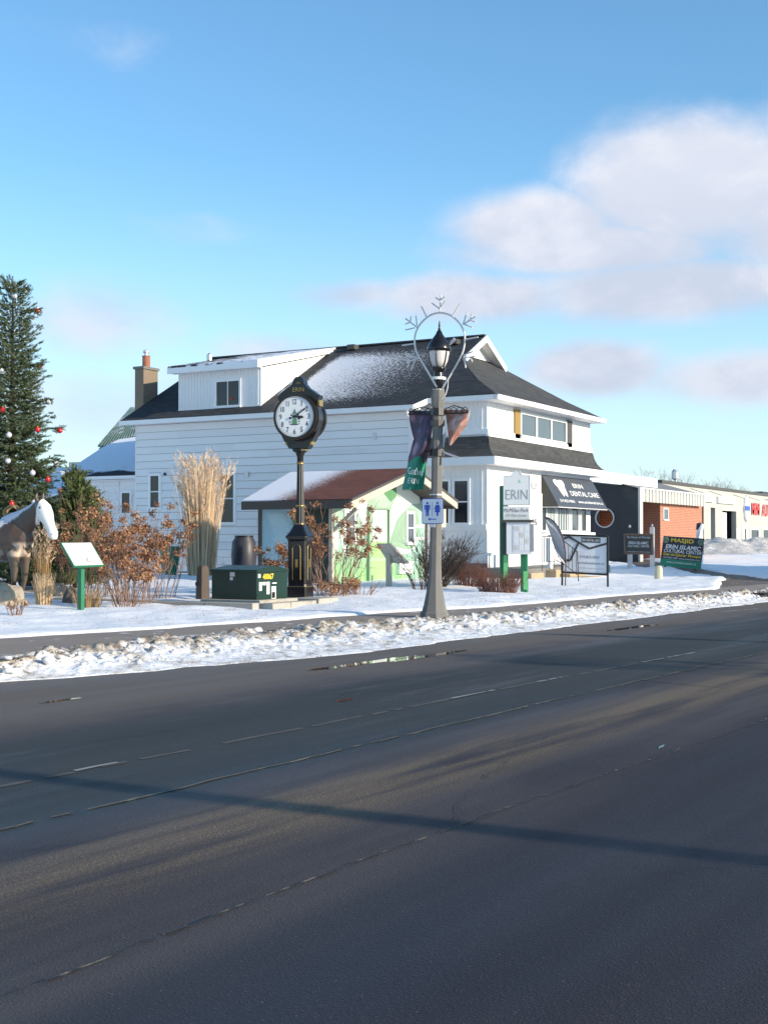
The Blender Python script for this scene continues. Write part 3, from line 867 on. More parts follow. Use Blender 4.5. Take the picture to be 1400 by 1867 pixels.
def win(parent, off, face, c, a0, a1, z0, z1, fr=.07, proud=.05, nx=1, nz=1, glass='glass', name='window', label=None, muntin=.04, sill=True, recess=.01, fmat='trim'):
    """framed window on a wall that faces -X (face 'X', plane X=c, a = Y) or -Y (face 'Y', plane Y=c, a = X)"""
    mb = MB()
    def bx(a, b_, za, zb, d0, d1):
        if face == 'X': mb.box((c - d1, a, za), (c - d0, b_, zb))
        else: mb.box((a, c - d1, za), (b_, c - d0, zb))
    bx(a0 - fr, a1 + fr, z1, z1 + fr, 0, proud); bx(a0 - fr, a0, z0, z1, 0, proud); bx(a1, a1 + fr, z0, z1, 0, proud)
    bx(a0 - fr, a1 + fr, z0 - fr, z0, 0, proud + (.04 if sill else 0))
    for i in range(1, nx):
        a = a0 + (a1 - a0) * i / nx; bx(a - muntin / 2, a + muntin / 2, z0, z1, 0, proud * .8)
    for j in range(1, nz):
        z = z0 + (z1 - z0) * j / nz
        for i in range(nx):
            s0 = a0 + (a1 - a0) * i / nx + (muntin / 2 if i else 0); s1 = a0 + (a1 - a0) * (i + 1) / nx - (muntin / 2 if i < nx - 1 else 0)
            bx(s0, s1, z - muntin / 2, z + muntin / 2, 0, proud * .7)
    w = mb.build(name, M[fmat], parent, off=off, label=label)
    for i in range(nx):
        for j in range(nz):
            s0 = a0 + (a1 - a0) * i / nx; s1 = a0 + (a1 - a0) * (i + 1) / nx; t0 = z0 + (z1 - z0) * j / nz; t1 = z0 + (z1 - z0) * (j + 1) / nz
            g = MB()
            d = recess
            if face == 'X': g.box((c - d - .006, s0, t0), (c - d, s1, t1))
            else: g.box((s0, c - d - .006, t0), (s1, c - d, t1))
            g.build('pane', M[glass], w, off=off)
    return w


def clap(parent, off, X, y0, y1, z0, z1, pitch, holes, mat, name='clapboard'):
    z = z0
    while z < z1 - .02:
        zt = min(z + pitch, z1); segs = [(y0, y1)]
        extra = []
        for (h0, h1, k0, k1) in holes:
            if zt > k0 + .01 and z < k1 - .01:
                if z < k0 - .03: extra.append((h0, h1, z, k0))
                if zt > k1 + .03: extra.append((h0, h1, k1, zt))
                ns = []
                for (a, b_) in segs:
                    if h0 > a: ns.append((a, min(b_, h0)))
                    if h1 < b_: ns.append((max(a, h1), b_))
                segs = [s for s in ns if s[1] - s[0] > .05]
        cut = []
        for (a, b_) in segs:
            p = a; L = random.uniform(1.5, 3.8)
            while p + L < b_ - .5: cut.append((p, p + L - .006)); p += L; L = 3.66
            cut.append((p, b_))
        dz = 0
        for (a, b_, z_, zt_) in [(a, b_, z, zt) for a, b_ in cut] + extra:
            if b_ - a > 1: z_ = z_ + random.uniform(-.0015, .0015)
            t = .036 + random.uniform(-.002, .002)
            vs = [(X - t, a, z_ + .018), (X - t, b_, z_ + .018), (X - .010, b_, zt_), (X - .010, a, zt_), (X, a, z_ + .018), (X, b_, z_ + .018)]
            mb = MB(); mb.add(vs, [(0, 3, 2, 1), (0, 1, 5, 4), (0, 4, 3), (1, 2, 5), (4, 5, 2, 3)])
            mb.build(name, random.choice([mat, mat, M['siding_b'], M['siding_c']]), parent, off=off, fix=True)
        z = zt


def battens(mb, face, c, a0, a1, z0, z1, step=.16, w=.03, d=.018):
    a = a0 + step / 2
    while a < a1:
        if face == 'X': mb.box((c - d, a - w / 2, z0), (c + .002, a + w / 2, z1))
        else: mb.box((a - w / 2, c - d, z0), (a + w / 2, c + .002, z1))
        a += step


# ------------------------------------------------------------------ the white house
def house():
    root = thing('white_house', 'two storey white house with dark hipped roof, dormer and dental office awning', 'house', (43.5, 25, .3), world=True)
    O = root['_w']
    XM, XC, XR = 38.23, 38.73, 48.2; YF_, YS, YB = 17.83, 20.3, 31.9; g0 = .1
    # core walls
    w = MB()
    sh = MB(); sh.box((XM - .004, YS + .1, .3), (XM + .02, YB - .02, 5.82)); sh.build('gap_shade_backing', M['gap_shade_backing'], root)  # backing sheet whose dark colour puts shade into the gaps between boards
    w.box((XM, YS, g0), (XR, YB, 5.93))
    w.box((XC, YF_, g0), (XR, YS, 6.1))
    # rear gable end
    w.prism([(XM, 5.93), (XR, 5.93), (43.5, 8.8)], (0, YB - .1, 0), (1, 0, 0), (0, 0, 1), (0, 1, 0), .1)
    w.build('wall', M['white_paint'], root)
    # clapboards on the long side wall
    wins = [(onX(276, 868, XM), onX(291, 925, XM)), (onX(404, 866, XM), onX(427, 952, XM))]
    holes = []
    for a, b_ in wins: holes.append((b_.y - .1, a.y + .1, b_.z - .1, a.z + .1))
    clap(root, O, XM, YS + .12, YB, .35, 5.80, .27, holes, M['siding'])
    for a, b_ in wins:
        win(root, O, 'X', XM, b_.y, a.y, b_.z, a.z, .10, .06, 1, 2)
    # corner boards, frieze
    t = MB(); t.box((XM - .045, YS, .3), (XM, YS + .12, 5.8)); t.box((XM - .04, YS - .001, .3), (XM + .08, YS - .04, 5.9)); t.box((XM - .04, YB, .3), (XM + .04, YB + .03, 5.8))
    t.build('corner_board', M['trim'], root)
    # small wall vents
    v = MB(); p = onX(452, 865, XM); v.box((XM - .09, p.y - .07, p.z - .09), (XM - .03, p.y + .07, p.z + .09)); v.build('wall_vent', M['metal'], root)
    p = onX(684, 795, XM); v = MB(); v.box((XM - .06, p.y - .05, p.z - .12), (XM - .03, p.y + .05, p.z + .12)); v.build('wall_vent', M['metal'], root)
    p = onX(303, 865, XM); v = MB(); v.tube([(XM - .03, p.y, p.z), (XM - .10, p.y, p.z + .02)], .05, 8); v.build('wall_lamp', M['black_iron'], root)
    # vertical siding of the front block (side and front)
    z_belt = 2.0
    vs = MB(); battens(vs, 'X', XC, YF_ + .1, YS, 4.95, 6.03, .165)
    vs.build('vertical_siding', M['siding'], root, stuff=True)
    side_wins = [(onX(853, 877, XC).y, onX(829, 877, XC).y, onX(840, 953, XC).z, onX(840, 877, XC).z), (onX(818, 877, XC).y, onX(797, 877, XC).y, onX(840, 953, XC).z, onX(840, 877, XC).z)]
    vs = MB(); zb = onX(870, 958, XC).z; battens(vs, 'X', XC, YF_ + .1, side_wins[0][0] - .12, zb, 3.85, .165); battens(vs, 'X', XC, side_wins[1][1] + .12, YS, zb, 3.85, .165)
    battens(vs, 'X', XC, side_wins[0][0] - .1, side_wins[1][1] + .1, side_wins[0][3] + .12, 3.85, .165)
    vs.build('vertical_siding', M['siding'], root, stuff=True)
    for (a, b_, z0, z1) in side_wins: win(root, O, 'X', XC, a, b_, z0, z1, .085, .05, 1, 2)
    # belt course of the wainscot
    bl = MB(); bl.box((XC - .07, YF_ - .0, zb - .16), (XC, YS, zb - .02)); bl.box((XC - .10, YF_, zb - .02), (XC, YS, zb + .03)); bl.build('belt_course', M['trim'], root)
    # foundation
    fd = MB(); fd.box((XC - .05, YF_ + .0, 0), (XC, YS, .75)); fd.box((XM - .03, YS + .12, 0), (XM, YB, .36)); fd.build('foundation', M['concrete'], root)
    # front (sunlit) facade: upper band, siding
    vs = MB(); battens(vs, 'Y', YF_, XC + .1, XR, 5.12, 5.98, .165, .02, .012); vs.build('vertical_siding', M['siding'], root, stuff=True)
    bd = MB(); bd.box((XC - .06, YF_ - .06, 4.93), (XR + .06, YF_, 5.1)); bd.box((XC - .06, YF_, 4.93), (XC, YS, 5.1)); bd.box((XC - .10, YF_ - .10, 4.86), (XR + .10, YF_, 4.93)); bd.build('belt_course', M['trim'], root)
    # upper window with shutters
    a = onY(948, 752, YF_); b2 = onY(1029, 812, YF_)
    z0 = onY(948, 799, YF_).z; z1 = a.z - .02
    win(root, O, 'Y', YF_, a.x, b2.x, z0 + .05, z1 - .03, .09, .06, 3, 1, 'glass_sky', muntin=.12)
    s = MB(); q0, q1 = onY(936, 745, YF_).x, onY(946, 745, YF_).x - .02; s.box((q0, YF_ - .06, z0 - .03), (q1, YF_, z1 + .1)); s.build('shutter', M['ochre'], root, label='ochre yellow window shutter')
    s = MB(); q0, q1 = onY(1031, 768, YF_).x, onY(1040, 768, YF_).x; s.box((q0, YF_ - .06, z0 - .03), (q1, YF_, z1 + .1)); s.build('shutter', M['charcoal'], root, label='charcoal window shutter')
    # ---- main roof, built as thick slabs
    RX, RZ, RY0, RY1 = 43.5, 8.95, 20.5, 32.4
    sl = (RZ - 5.95) / (RX - 37.9); T = .14
    lz = lambda x: 5.95 + sl * (x - 37.9)
    XE2 = 38.35; YE = 17.35; zE = lz(XE2)
    hipk = (39.75, 18.55); zk = 6.72      # bell-cast kink on the hip
    GL = (41.95, 20.45)
    r_ = MB()
    def slab(poly, t=T):
        k = len(poly); A = [Vector(p) for p in poly]; B = [p - Vector((0, 0, t)) for p in A]
        r_.add(A + B, [tuple(range(k)), tuple(range(2 * k - 1, k - 1, -1))] + [(i, i + k, (i + 1) % k + k, (i + 1) % k) for i in range(k)])
    XER = 48.3
    # left slope with its dormer opening left plain (the dormer sits on it)
    slab([(37.9, RY1, 5.95), (37.9, YS - .25, 5.95), (XE2, YS - .55, zE), (XE2, YE, zE), (39.5, 18.5, lz(39.5)), (GL[0], GL[1], lz(GL[0])), (GL[0], 20.1, lz(GL[0])), (RX, 20.1, RZ), (RX, RY1, RZ)])
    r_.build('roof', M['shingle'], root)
    r_ = MB()
    slab([(RX + .003, RY1, RZ), (RX + .003, 20.1, RZ), (2 * RX - GL[0], 20.1, lz(GL[0])), (2 * RX - GL[0], GL[1], lz(GL[0])), (2 * RX - 39.5, 18.5, lz(39.5)), (XER, YE, zE), (XER + .1, YE + .5, zE), (XER + .3, RY1, zE)])
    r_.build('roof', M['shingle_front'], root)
    # front hip: concave profile
    r_ = MB(); z39 = lz(39.5)
    slab([(XE2, YE, zE + .001), (XER, YE, zE + .001), (2 * RX - 39.5, 18.5, z39 + .004), (39.5, 18.5, z39 + .004)], .1)
    slab([(39.5, 18.5, z39 + .004), (2 * RX - 39.5, 18.5, z39 + .004), (2 * RX - GL[0], GL[1] + .02, lz(GL[0]) + .004), (GL[0], GL[1] + .02, lz(GL[0]) + .004)], .1)
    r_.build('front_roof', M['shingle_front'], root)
    # ridge cap
    c = MB(); c.beam((RX, 20.07, RZ + .01), (RX, RY1 + .02, RZ + .01), .26, .05); c.build('ridge_cap', M['charcoal'], root)
    # gablet
    g = MB(); zg = lz(GL[0]) + .02
    g.prism([(GL[0] + .1, zg), (2 * RX - GL[0] - .1, zg), (RX, RZ - .12)], (0, 20.44, 0), (1, 0, 0), (0, 0, 1), (0, 1, 0), .06); g.build('gable_wall', M['white_paint'], root)
    for sgn in (-1, 1):
        f = MB(); px_ = lambda x: RX + sgn * (x - RX)
        f.prism([(0, 0), (0, -.24), (-1.75, -.24 - 1.75 * sl), (-1.75, 0 - 1.75 * sl)], (RX, 20.07, RZ - .0), (-sgn * -1, 0, 0) if sgn > 0 else (1, 0, 0), (0, 0, 1), (0, -1, 0), .05) if sgn < 0 else \
            f.prism([(0, 0), (0, -.24), (-1.75, -.24 - 1.75 * sl), (-1.75, 0 - 1.75 * sl)], (RX, 20.07, RZ), (-1, 0, 0), (0, 0, 1), (0, -1, 0), .05)
        f.build('bargeboard', M['trim'], root)
        so = MB(); so.prism([(.0, -.15), (-1.68, -.15 - 1.68 * sl), (-1.68, -.19 - 1.68 * sl), (0, -.19)], (RX, 20.11, RZ), ((1, 0, 0) if sgn < 0 else (-1, 0, 0)), (0, 0, 1), (0, 1, 0), .34); so.build('soffit', M['trim'], root)
    # eave fascia / gutters
    def gutter(p, q, name='gutter'):
        mb = MB(); mb.beam(p, q, .12, .15); mb.beam(Vector(p) + Vector((0, 0, .07)), Vector(q) + Vector((0, 0, .07)), .15, .02); mb.build(name, M['trim'], root)
    gutter((37.86, YS - .25, 5.84), (37.86, RY1, 5.84)); gutter((XE2 - .04, YE - .02, zE - .12), (XE2 - .04, YS - .55, zE - .12)); gutter((XE2 - .1, YE - .06, zE - .115), (XER + .05, YE - .06, zE - .115))
    rt = MB(); rt.beam((37.86, YS - .25, 5.84), (XE2 - .04, YS - .55, zE - .12), .1, .17); rt.prism([(37.9, 5.78), (XE2 + .3, 5.78), (XE2 + .3, zE - .14), (XE2, zE - .14)], (0, YS - .3, 0), (1, 0, 0), (0, 0, 1), (0, 1, 0), .2); rt.build('eave_return', M['trim'], root)
    sf = MB(); sf.box((37.9, YS - .2, 5.79), (XM + .02, YB + .5, 5.83)); sf.box((XE2, YE, zE - .19), (XC + .02, YS - .5, zE - .15)); sf.box((XE2, YE, zE - .186), (XER, YF_ + .02, zE - .146)); sf.build('soffit', M['trim'], root)
    # rear rake board
    rk = MB(); rk.prism([(37.9, 5.9), (37.9, 5.72), (RX, RZ - .25), (RX, RZ - .05)], (0, RY1, 0), (1, 0, 0), (0, 0, 1), (0, 1, 0), .05); rk.build('bargeboard', M['trim'], root)
    # downspout at the corner
    ds = MB(); y_ = YS + .06; x_ = XM - .09
    ds.tube([(37.86, YS + .0, 5.78), (37.9, YS - .02, 5.6), (XM - .09, YS - .1, 5.35), (XM - .09, YS - .1, .5)], .05, 8); ds.build('downspout', M['trim'], root)
    # ---- dormer
    dx = 38.5; y0, y1 = 26.5, 30.15; zt = 7.66
    d = MB(); d.prism([(dx, lz(dx) - .05), (43.4, lz(43.4) - .1), (43.4, 8.72), (dx, 7.62)], (0, y0, 0), (1, 0, 0), (0, 0, 1), (0, 1, 0), y1 - y0); d.build('dormer_wall', M['white_paint'], root)
    bt = MB(); wa, wb = onX(437, 738, dx), onX(396, 697, dx)
    battens(bt, 'X', dx, y0 + .05, wa.y - .25, lz(dx) + .02, zt - .03, .14, .022, .016); battens(bt, 'X', dx, wb.y + .25, y1, lz(dx) + .02, zt - .03, .14, .022, .016); battens(bt, 'X', dx, wa.y - .25, wb.y + .25, wb.z + .2, zt - .03, .14, .022, .016)
    bt.build('dormer_siding', M['siding'], root, stuff=True)
    win(root, O, 'X', dx, wa.y, wb.y, wa.z, wb.z, .09, .05, 2, 1, muntin=.03)
    lt = MB(); pz = onX(423, 727, dx); lt.lathe([(.01, -.05), (.05, 0), (.01, .05)], 8, (dx - .025, pz.y, pz.z)); lt.build('red_ornament', M['red'], root)
    sld = (8.98 - 7.86) / (43.5 - 38.12)
    dr_ = MB(); dzf = lambda x: 7.86 + sld * (x - 38.12)
    A = [Vector(p) for p in ((38.12, y0 - .12, dzf(38.12)), (43.5, y0 - .12, dzf(43.5)), (43.5, y1 + .22, dzf(43.5)), (38.12, y1 + .22, dzf(38.12)))]
    dr_.add(A + [p - Vector((0, 0, .07)) for p in A], [(0, 1, 2, 3), (7, 6, 5, 4), (0, 4, 5, 1), (1, 5, 6, 2), (2, 6, 7, 3), (3, 7, 4, 0)]); dr_.build('dormer_roof', M['shingle_dormer'], root)
    ff = MB(); ff.box((38.10, y0 - .13, dzf(38.1) - .27), (38.16, y1 + .23, dzf(38.1) - .065))
    ff.prism([(38.16, dzf(38.16) - .072), (43.2, dzf(43.2) - .072), (43.2, dzf(43.2) - .20), (38.16, dzf(38.16) - .27)], (0, y0 - .13, 0), (1, 0, 0), (0, 0, 1), (0, 1, 0), .05)
    ff.box((38.16, y0 - .08, dzf(38.1) - .25), (dx, y1 + .2, dzf(38.1) - .22)); ff.build('dormer_fascia', M['trim'], root)
    fl = MB(); fl.box((dx - .03, y0 - .02, lz(dx) - .02), (dx, y1, lz(dx) + .04)); fl.build('flashing', M['trim'], root)
    # chimney with clay pot
    ch = MB(); yc = onX(262, 735, 39.3).y
    ch.box((39.3, yc, 5.6), (40.15, yc + .42, 8.05)); cho = ch.build('chimney', M['chimney'], root)
    cc = MB(); cc.box((39.24, yc - .05, 8.05), (40.2, yc + .47, 8.15)); cc.build('chimney_cap', M['concrete'], cho, off=O)
    cp = MB(); cp.lathe([(.15, 0), (.15, .42), (.17, .45)], 12, (39.7, yc + .2, 8.15)); cp.build('chimney_pot', M['brick_terra'], cho, off=O)
    cl = MB(); cl.lathe([(.08, 0), (.08, .1), (.13, .12), (.13, .2), (.03, .24)], 10, (39.7, yc + .2, 8.6)); cl.build('chimney_cowl', M['metal'], cho, off=O)
    # roof vents
    for (px, py, X) in ((645, 642, 43.2), (380, 655, 42.6), (830, 636, 42.9)):
        p = onX(px, py, X); vv = MB(); vv.box((X - .25, p.y - .16, lz(X) - .02), (X + .1, p.y + .16, lz(X) + .16)); vv.build('roof_vent', M['charcoal'], root)
    p = onX(382, 655, 42.2); vv = MB(); vv.lathe([(.11, -.2), (.11, .02), (.02, .1)], 8, (42.2, p.y, dzf(42.2) + .14)); vv.build('plumbing_vent', M['metal'], root)
    # ---- lower skirt roof (bell-cast), front and left side
    prof = [(.08, 4.87), (.13, 4.62), (.22, 4.42), (.34, 4.27), (.46, 4.19)]
    sk = MB()
    for (o0, z0_), (o1, z1_) in zip(prof[:-1], prof[1:]):
        L0 = (XC - o0, YF_ - o0, z0_); L1 = (XC - o1, YF_ - o1, z1_); R0 = (XR + o0, YF_ - o0, z0_); R1 = (XR + o1, YF_ - o1, z1_)
        sk.face([L0, R0, R1, L1]); S0 = (XC - o0, YS - .02, z0_); S1 = (XC - o1, YS - .02, z1_); sk.face([S0, L0, L1, S1]); B0 = (XR + o0, 21, z0_); B1 = (XR + o1, 21, z1_); sk.face([R0, B0, B1, R1])
    sk.build('skirt_roof', M['shingle_front'], root, fix=False)
    fs = MB(); e = .48
    fs.box((XC - e, YF_ - e, 3.93), (XR + e, YF_ - e + .05, 4.185)); fs.box((XC - e, YF_ - e + .05, 3.93), (XC - e + .05, YS, 4.185)); fs.box((XR + e - .05, YF_ - e + .05, 3.93), (XR + e, 21, 4.185))
    fs.build('skirt_fascia', M['trim'], root)
    so = MB(); so.box((XC - e + .05, YF_ - e + .05, 3.93), (XR + e - .05, YF_, 3.97)); so.box((XC - e + .05, YF_, 3.93), (XC, YS, 3.97)); so.build('soffit', M['trim'], root)
    # lower facade: siding left of the bay
    xb = onY(985, 900, YF_).x
    vs = MB(); battens(vs, 'Y', YF_, XC + .1, xb - .1, .9, 3.9, .165, .02, .012); vs.build('vertical_siding', M['siding'], root, stuff=True)
    # bay windows under the awning
    def zy(px, py): return onY(px, py, YF_).z
    zt_, zb_ = zy(1010, 917) + .25, zy(1010, 967)
    pan = [(986, 993, 'glass'), (996, 1009, 'glass_sky'), (1014, 1034, 'glass_sky'), (1040, 1052, 'glass_sky'), (1058, 1066, 'glass')]
    for a_, b3, gm in pan:
        win(root, O, 'Y', YF_, onY(a_, 940, YF_).x, onY(b3, 940, YF_).x, zb_, zt_, .05, .05, 1, 1, gm, sill=False)
    sl_ = MB(); sl_.box((onY(984, 968, YF_).x, YF_ - .22, zb_ - .16), (onY(1075, 968, YF_).x, YF_, zb_ - .06)); sl_.build('window_sill', M['trim'], root)
    ct = MB()
    for (q0, q1) in ((996, 1009), (1014, 1034)):
        xa, xb_ = onY(q0, 940, YF_).x + .06, onY(q1, 940, YF_).x - .06
        for k in range(5):
            xx = xa + (xb_ - xa) * k / 4; ct.box((xx - .05, YF_ - .024, zb_ + .02), (xx + .03, YF_ - .018, zt_ - .05))
    ct.build('blind', M['curtain'], root)
    dr2 = MB(); dr2.box((onY(1012, 950, YF_).x + 2.2, YF_ - .05, .6), (onY(1012, 950, YF_).x + 3.1, YF_, zb_ - .2)); dr2.build('entrance_panel', M['white_flat'], root)
    # house number and script sign
    text('105', 'house_number', M['dark_print'], root, onY(972, 952, YF_ - .02), *YF, h=.22, w=.62)
    text('Kz', 'script_sign', M['grey_print'], root, onY(972, 884, YF_ - .02), *YF, h=.28, w=.75, shear=.4)
    # ---- awning
    A0 = onY(986, 859, YF_); A1 = onY(1077, 870, YF_)
    za = 3.82; x0, x1 = A0.x, A1.x; ext = .64; zl = 2.74
    aw = MB(); aw.face([(x0, YF_ - .02, za), (x1, YF_ - .02, za), (x1, YF_ - ext, zl), (x0, YF_ - ext, zl)]); aw.face([(x0, YF_ - ext, zl), (x1, YF_ - ext, zl), (x1, YF_ - ext, zl - .06), (x0, YF_ - ext, zl - .06)])
    awo = aw.build('awning', M['awning'], root, fix=False, label='charcoal shop awning with white tooth emblem')
    for xx in (x0, x1):
        sd2 = MB(); sd2.face([(xx, YF_ - .02, za), (xx, YF_ - ext, zl), (xx, YF_ - ext, zl - .06), (xx, YF_ - .02, zl - .06)]); sd2.build('awning_side', M['awning_side'], awo, off=O, fix=False)
    fr = MB(); fr.box((x0, YF_ - ext - .015, zl - .09), (x1, YF_ - ext + .02, zl - .06)); fr.box((x0 - .02, YF_ - ext, zl - .09), (x0 + .02, YF_, zl - .06)); fr.box((x1 - .02, YF_ - ext, zl - .09), (x1 + .02, YF_, zl - .06)); fr.build('awning_frame', M['silver'], awo, off=O)
    sd_ = Vector((0, -(ext - .02), zl - za)); L = sd_.length; sd_.normalize(); up = -sd_; nrm = Vector((1, 0, 0)).cross(up)
    def aw_pt(u, v): return Vector((x0 + (x1 - x0) * u, YF_ - .02, za)) + sd_ * (L * v)
    def awt(s_, u, v, w_, h_): text(s_, 'awning_lettering', M['white_flat'], awo, aw_pt(u, v), (1, 0, 0), tuple(up), w=w_, h=h_, off=O, bold=.012, depth=.012)
    W = x1 - x0
    awt('ERIN', .60, .29, W * .20, L * .15); awt('DENTAL CARE', .66, .57, W * .58, L * .17); awt('www.erindentalcare.ca', .69, .85, W * .52, L * .10); awt('519-833-9063', .22, .85, W * .28, L * .10)
    th = MB(); poly = [(-.5, .85), (-.35, 1), (-.12, .98), (0, .88), (.12, .98), (.35, 1), (.5, .85), (.5, .5), (.36, .1), (.3, -.6), (.2, -1), (.08, -.9), (0, -.3), (-.08, -.9), (-.2, -1), (-.3, -.6), (-.36, .1), (-.5, .5)]
    th.prism([(a * .95, b_ * .36) for a, b_ in poly], aw_pt(.24, .42) + nrm * .01, (1, 0, 0), up, nrm, .008); th.build('tooth_emblem', M['white_flat'], awo, off=O)
    return root


HOUSE = house()


# ------------------------------------------------------------------ annex and metal-roofed building behind the house, left
def annex():
    X = 40.0
    r0 = thing('rear_annex', 'low annex with snow covered dark roof left of the white house', 'building', (41, 37, .3), world=True)
    w = MB(); w.box((X + .3, 32.75, .1), (50, 36.6, 3.92)); w.build('wall', M['white_paint'], r0)
    a, b_ = onX(224, 899, X + .3), onX(238, 935, X + .3); win(r0, r0['_w'], 'X', X + .3, b_.y, a.y, b_.z, a.z, .10, .05)
    clap(r0, r0['_w'], X + .3, a.y + .15, 36.6, .4, 3.85, .27, [], M['siding'])
    rf = MB()
    top = [onX(252, 867, X), onX(118, 867, X), onX(150, 840, 42.3), onX(185, 817, 44.5), onX(217, 801, 46), onX(252, 796, 46.5)]
    A = [Vector(p) for p in top]; k = len(A)
    rf.add(A + [p - Vector((0, 0, .12)) for p in A], [tuple(range(k)), tuple(range(2 * k - 1, k - 1, -1))] + [(i, i + k, (i + 1) % k + k, (i + 1) % k) for i in range(k)])
    rf.build('roof', M['shingle_annex'], r0)
    f = MB(); f.box((X - .06, 32.62, 3.90), (X, 36.95, 4.03)); f.build('fascia', M['trim'], r0)
    s = MB(); s.box((X, 32.7, 3.85), (X + .3, 36.9, 3.88)); s.build('soffit', M['trim'], r0)
    r2 = thing('low_wing', 'lower snow roofed wing seen between the spruce and annex', 'building', (44, 40, .3), world=True)
    w = MB(); w.box((43, 38.2, .1), (52, 46, 3.5)); w.build('wall', M['cream'], r2)
    q = MB(); q.prism([(42.6, 3.5), (47.5, 5.0), (52.4, 3.5), (52.4, 3.4), (42.6, 3.4)], (0, 38, 0), (1, 0, 0), (0, 0, 1), (0, 1, 0), 8.4); q.build('roof', M['snow_clean'], r2)
    r1 = thing('metal_roof_building', 'building with ribbed pale green metal roof rising behind the annex', 'building', (52, 42, .3), world=True)
    XB = 46.8
    w = MB(); w.box((XB + .4, 38.6, .1), (60, 43.5, 5.2)); w.build('wall', M['cream'], r1)
    pts = [onX(180, 815, XB), onX(245, 815, XB), onX(262, 745, XB + 3.5), onX(240, 745, XB + 3.5)]
    A, B_, D_, E_ = pts
    m_ = MB(); m_.face([A, B_, D_, E_]); m_.face([p - Vector((0, 0, .1)) for p in (A, E_, D_, B_)])
    ro = m_.build('roof', M['green_metal'], r1, fix=False)
    for k in range(14):
        t = k / 13; p = A.lerp(B_, t); q_ = E_.lerp(D_, t)
        rb = MB(); rb.beam(p + Vector((0, 0, .04)), q_ + Vector((0, 0, .04)), .07, .09); rb.build('standing_seam', M['green_metal'], ro, off=r1['_w'])


annex()


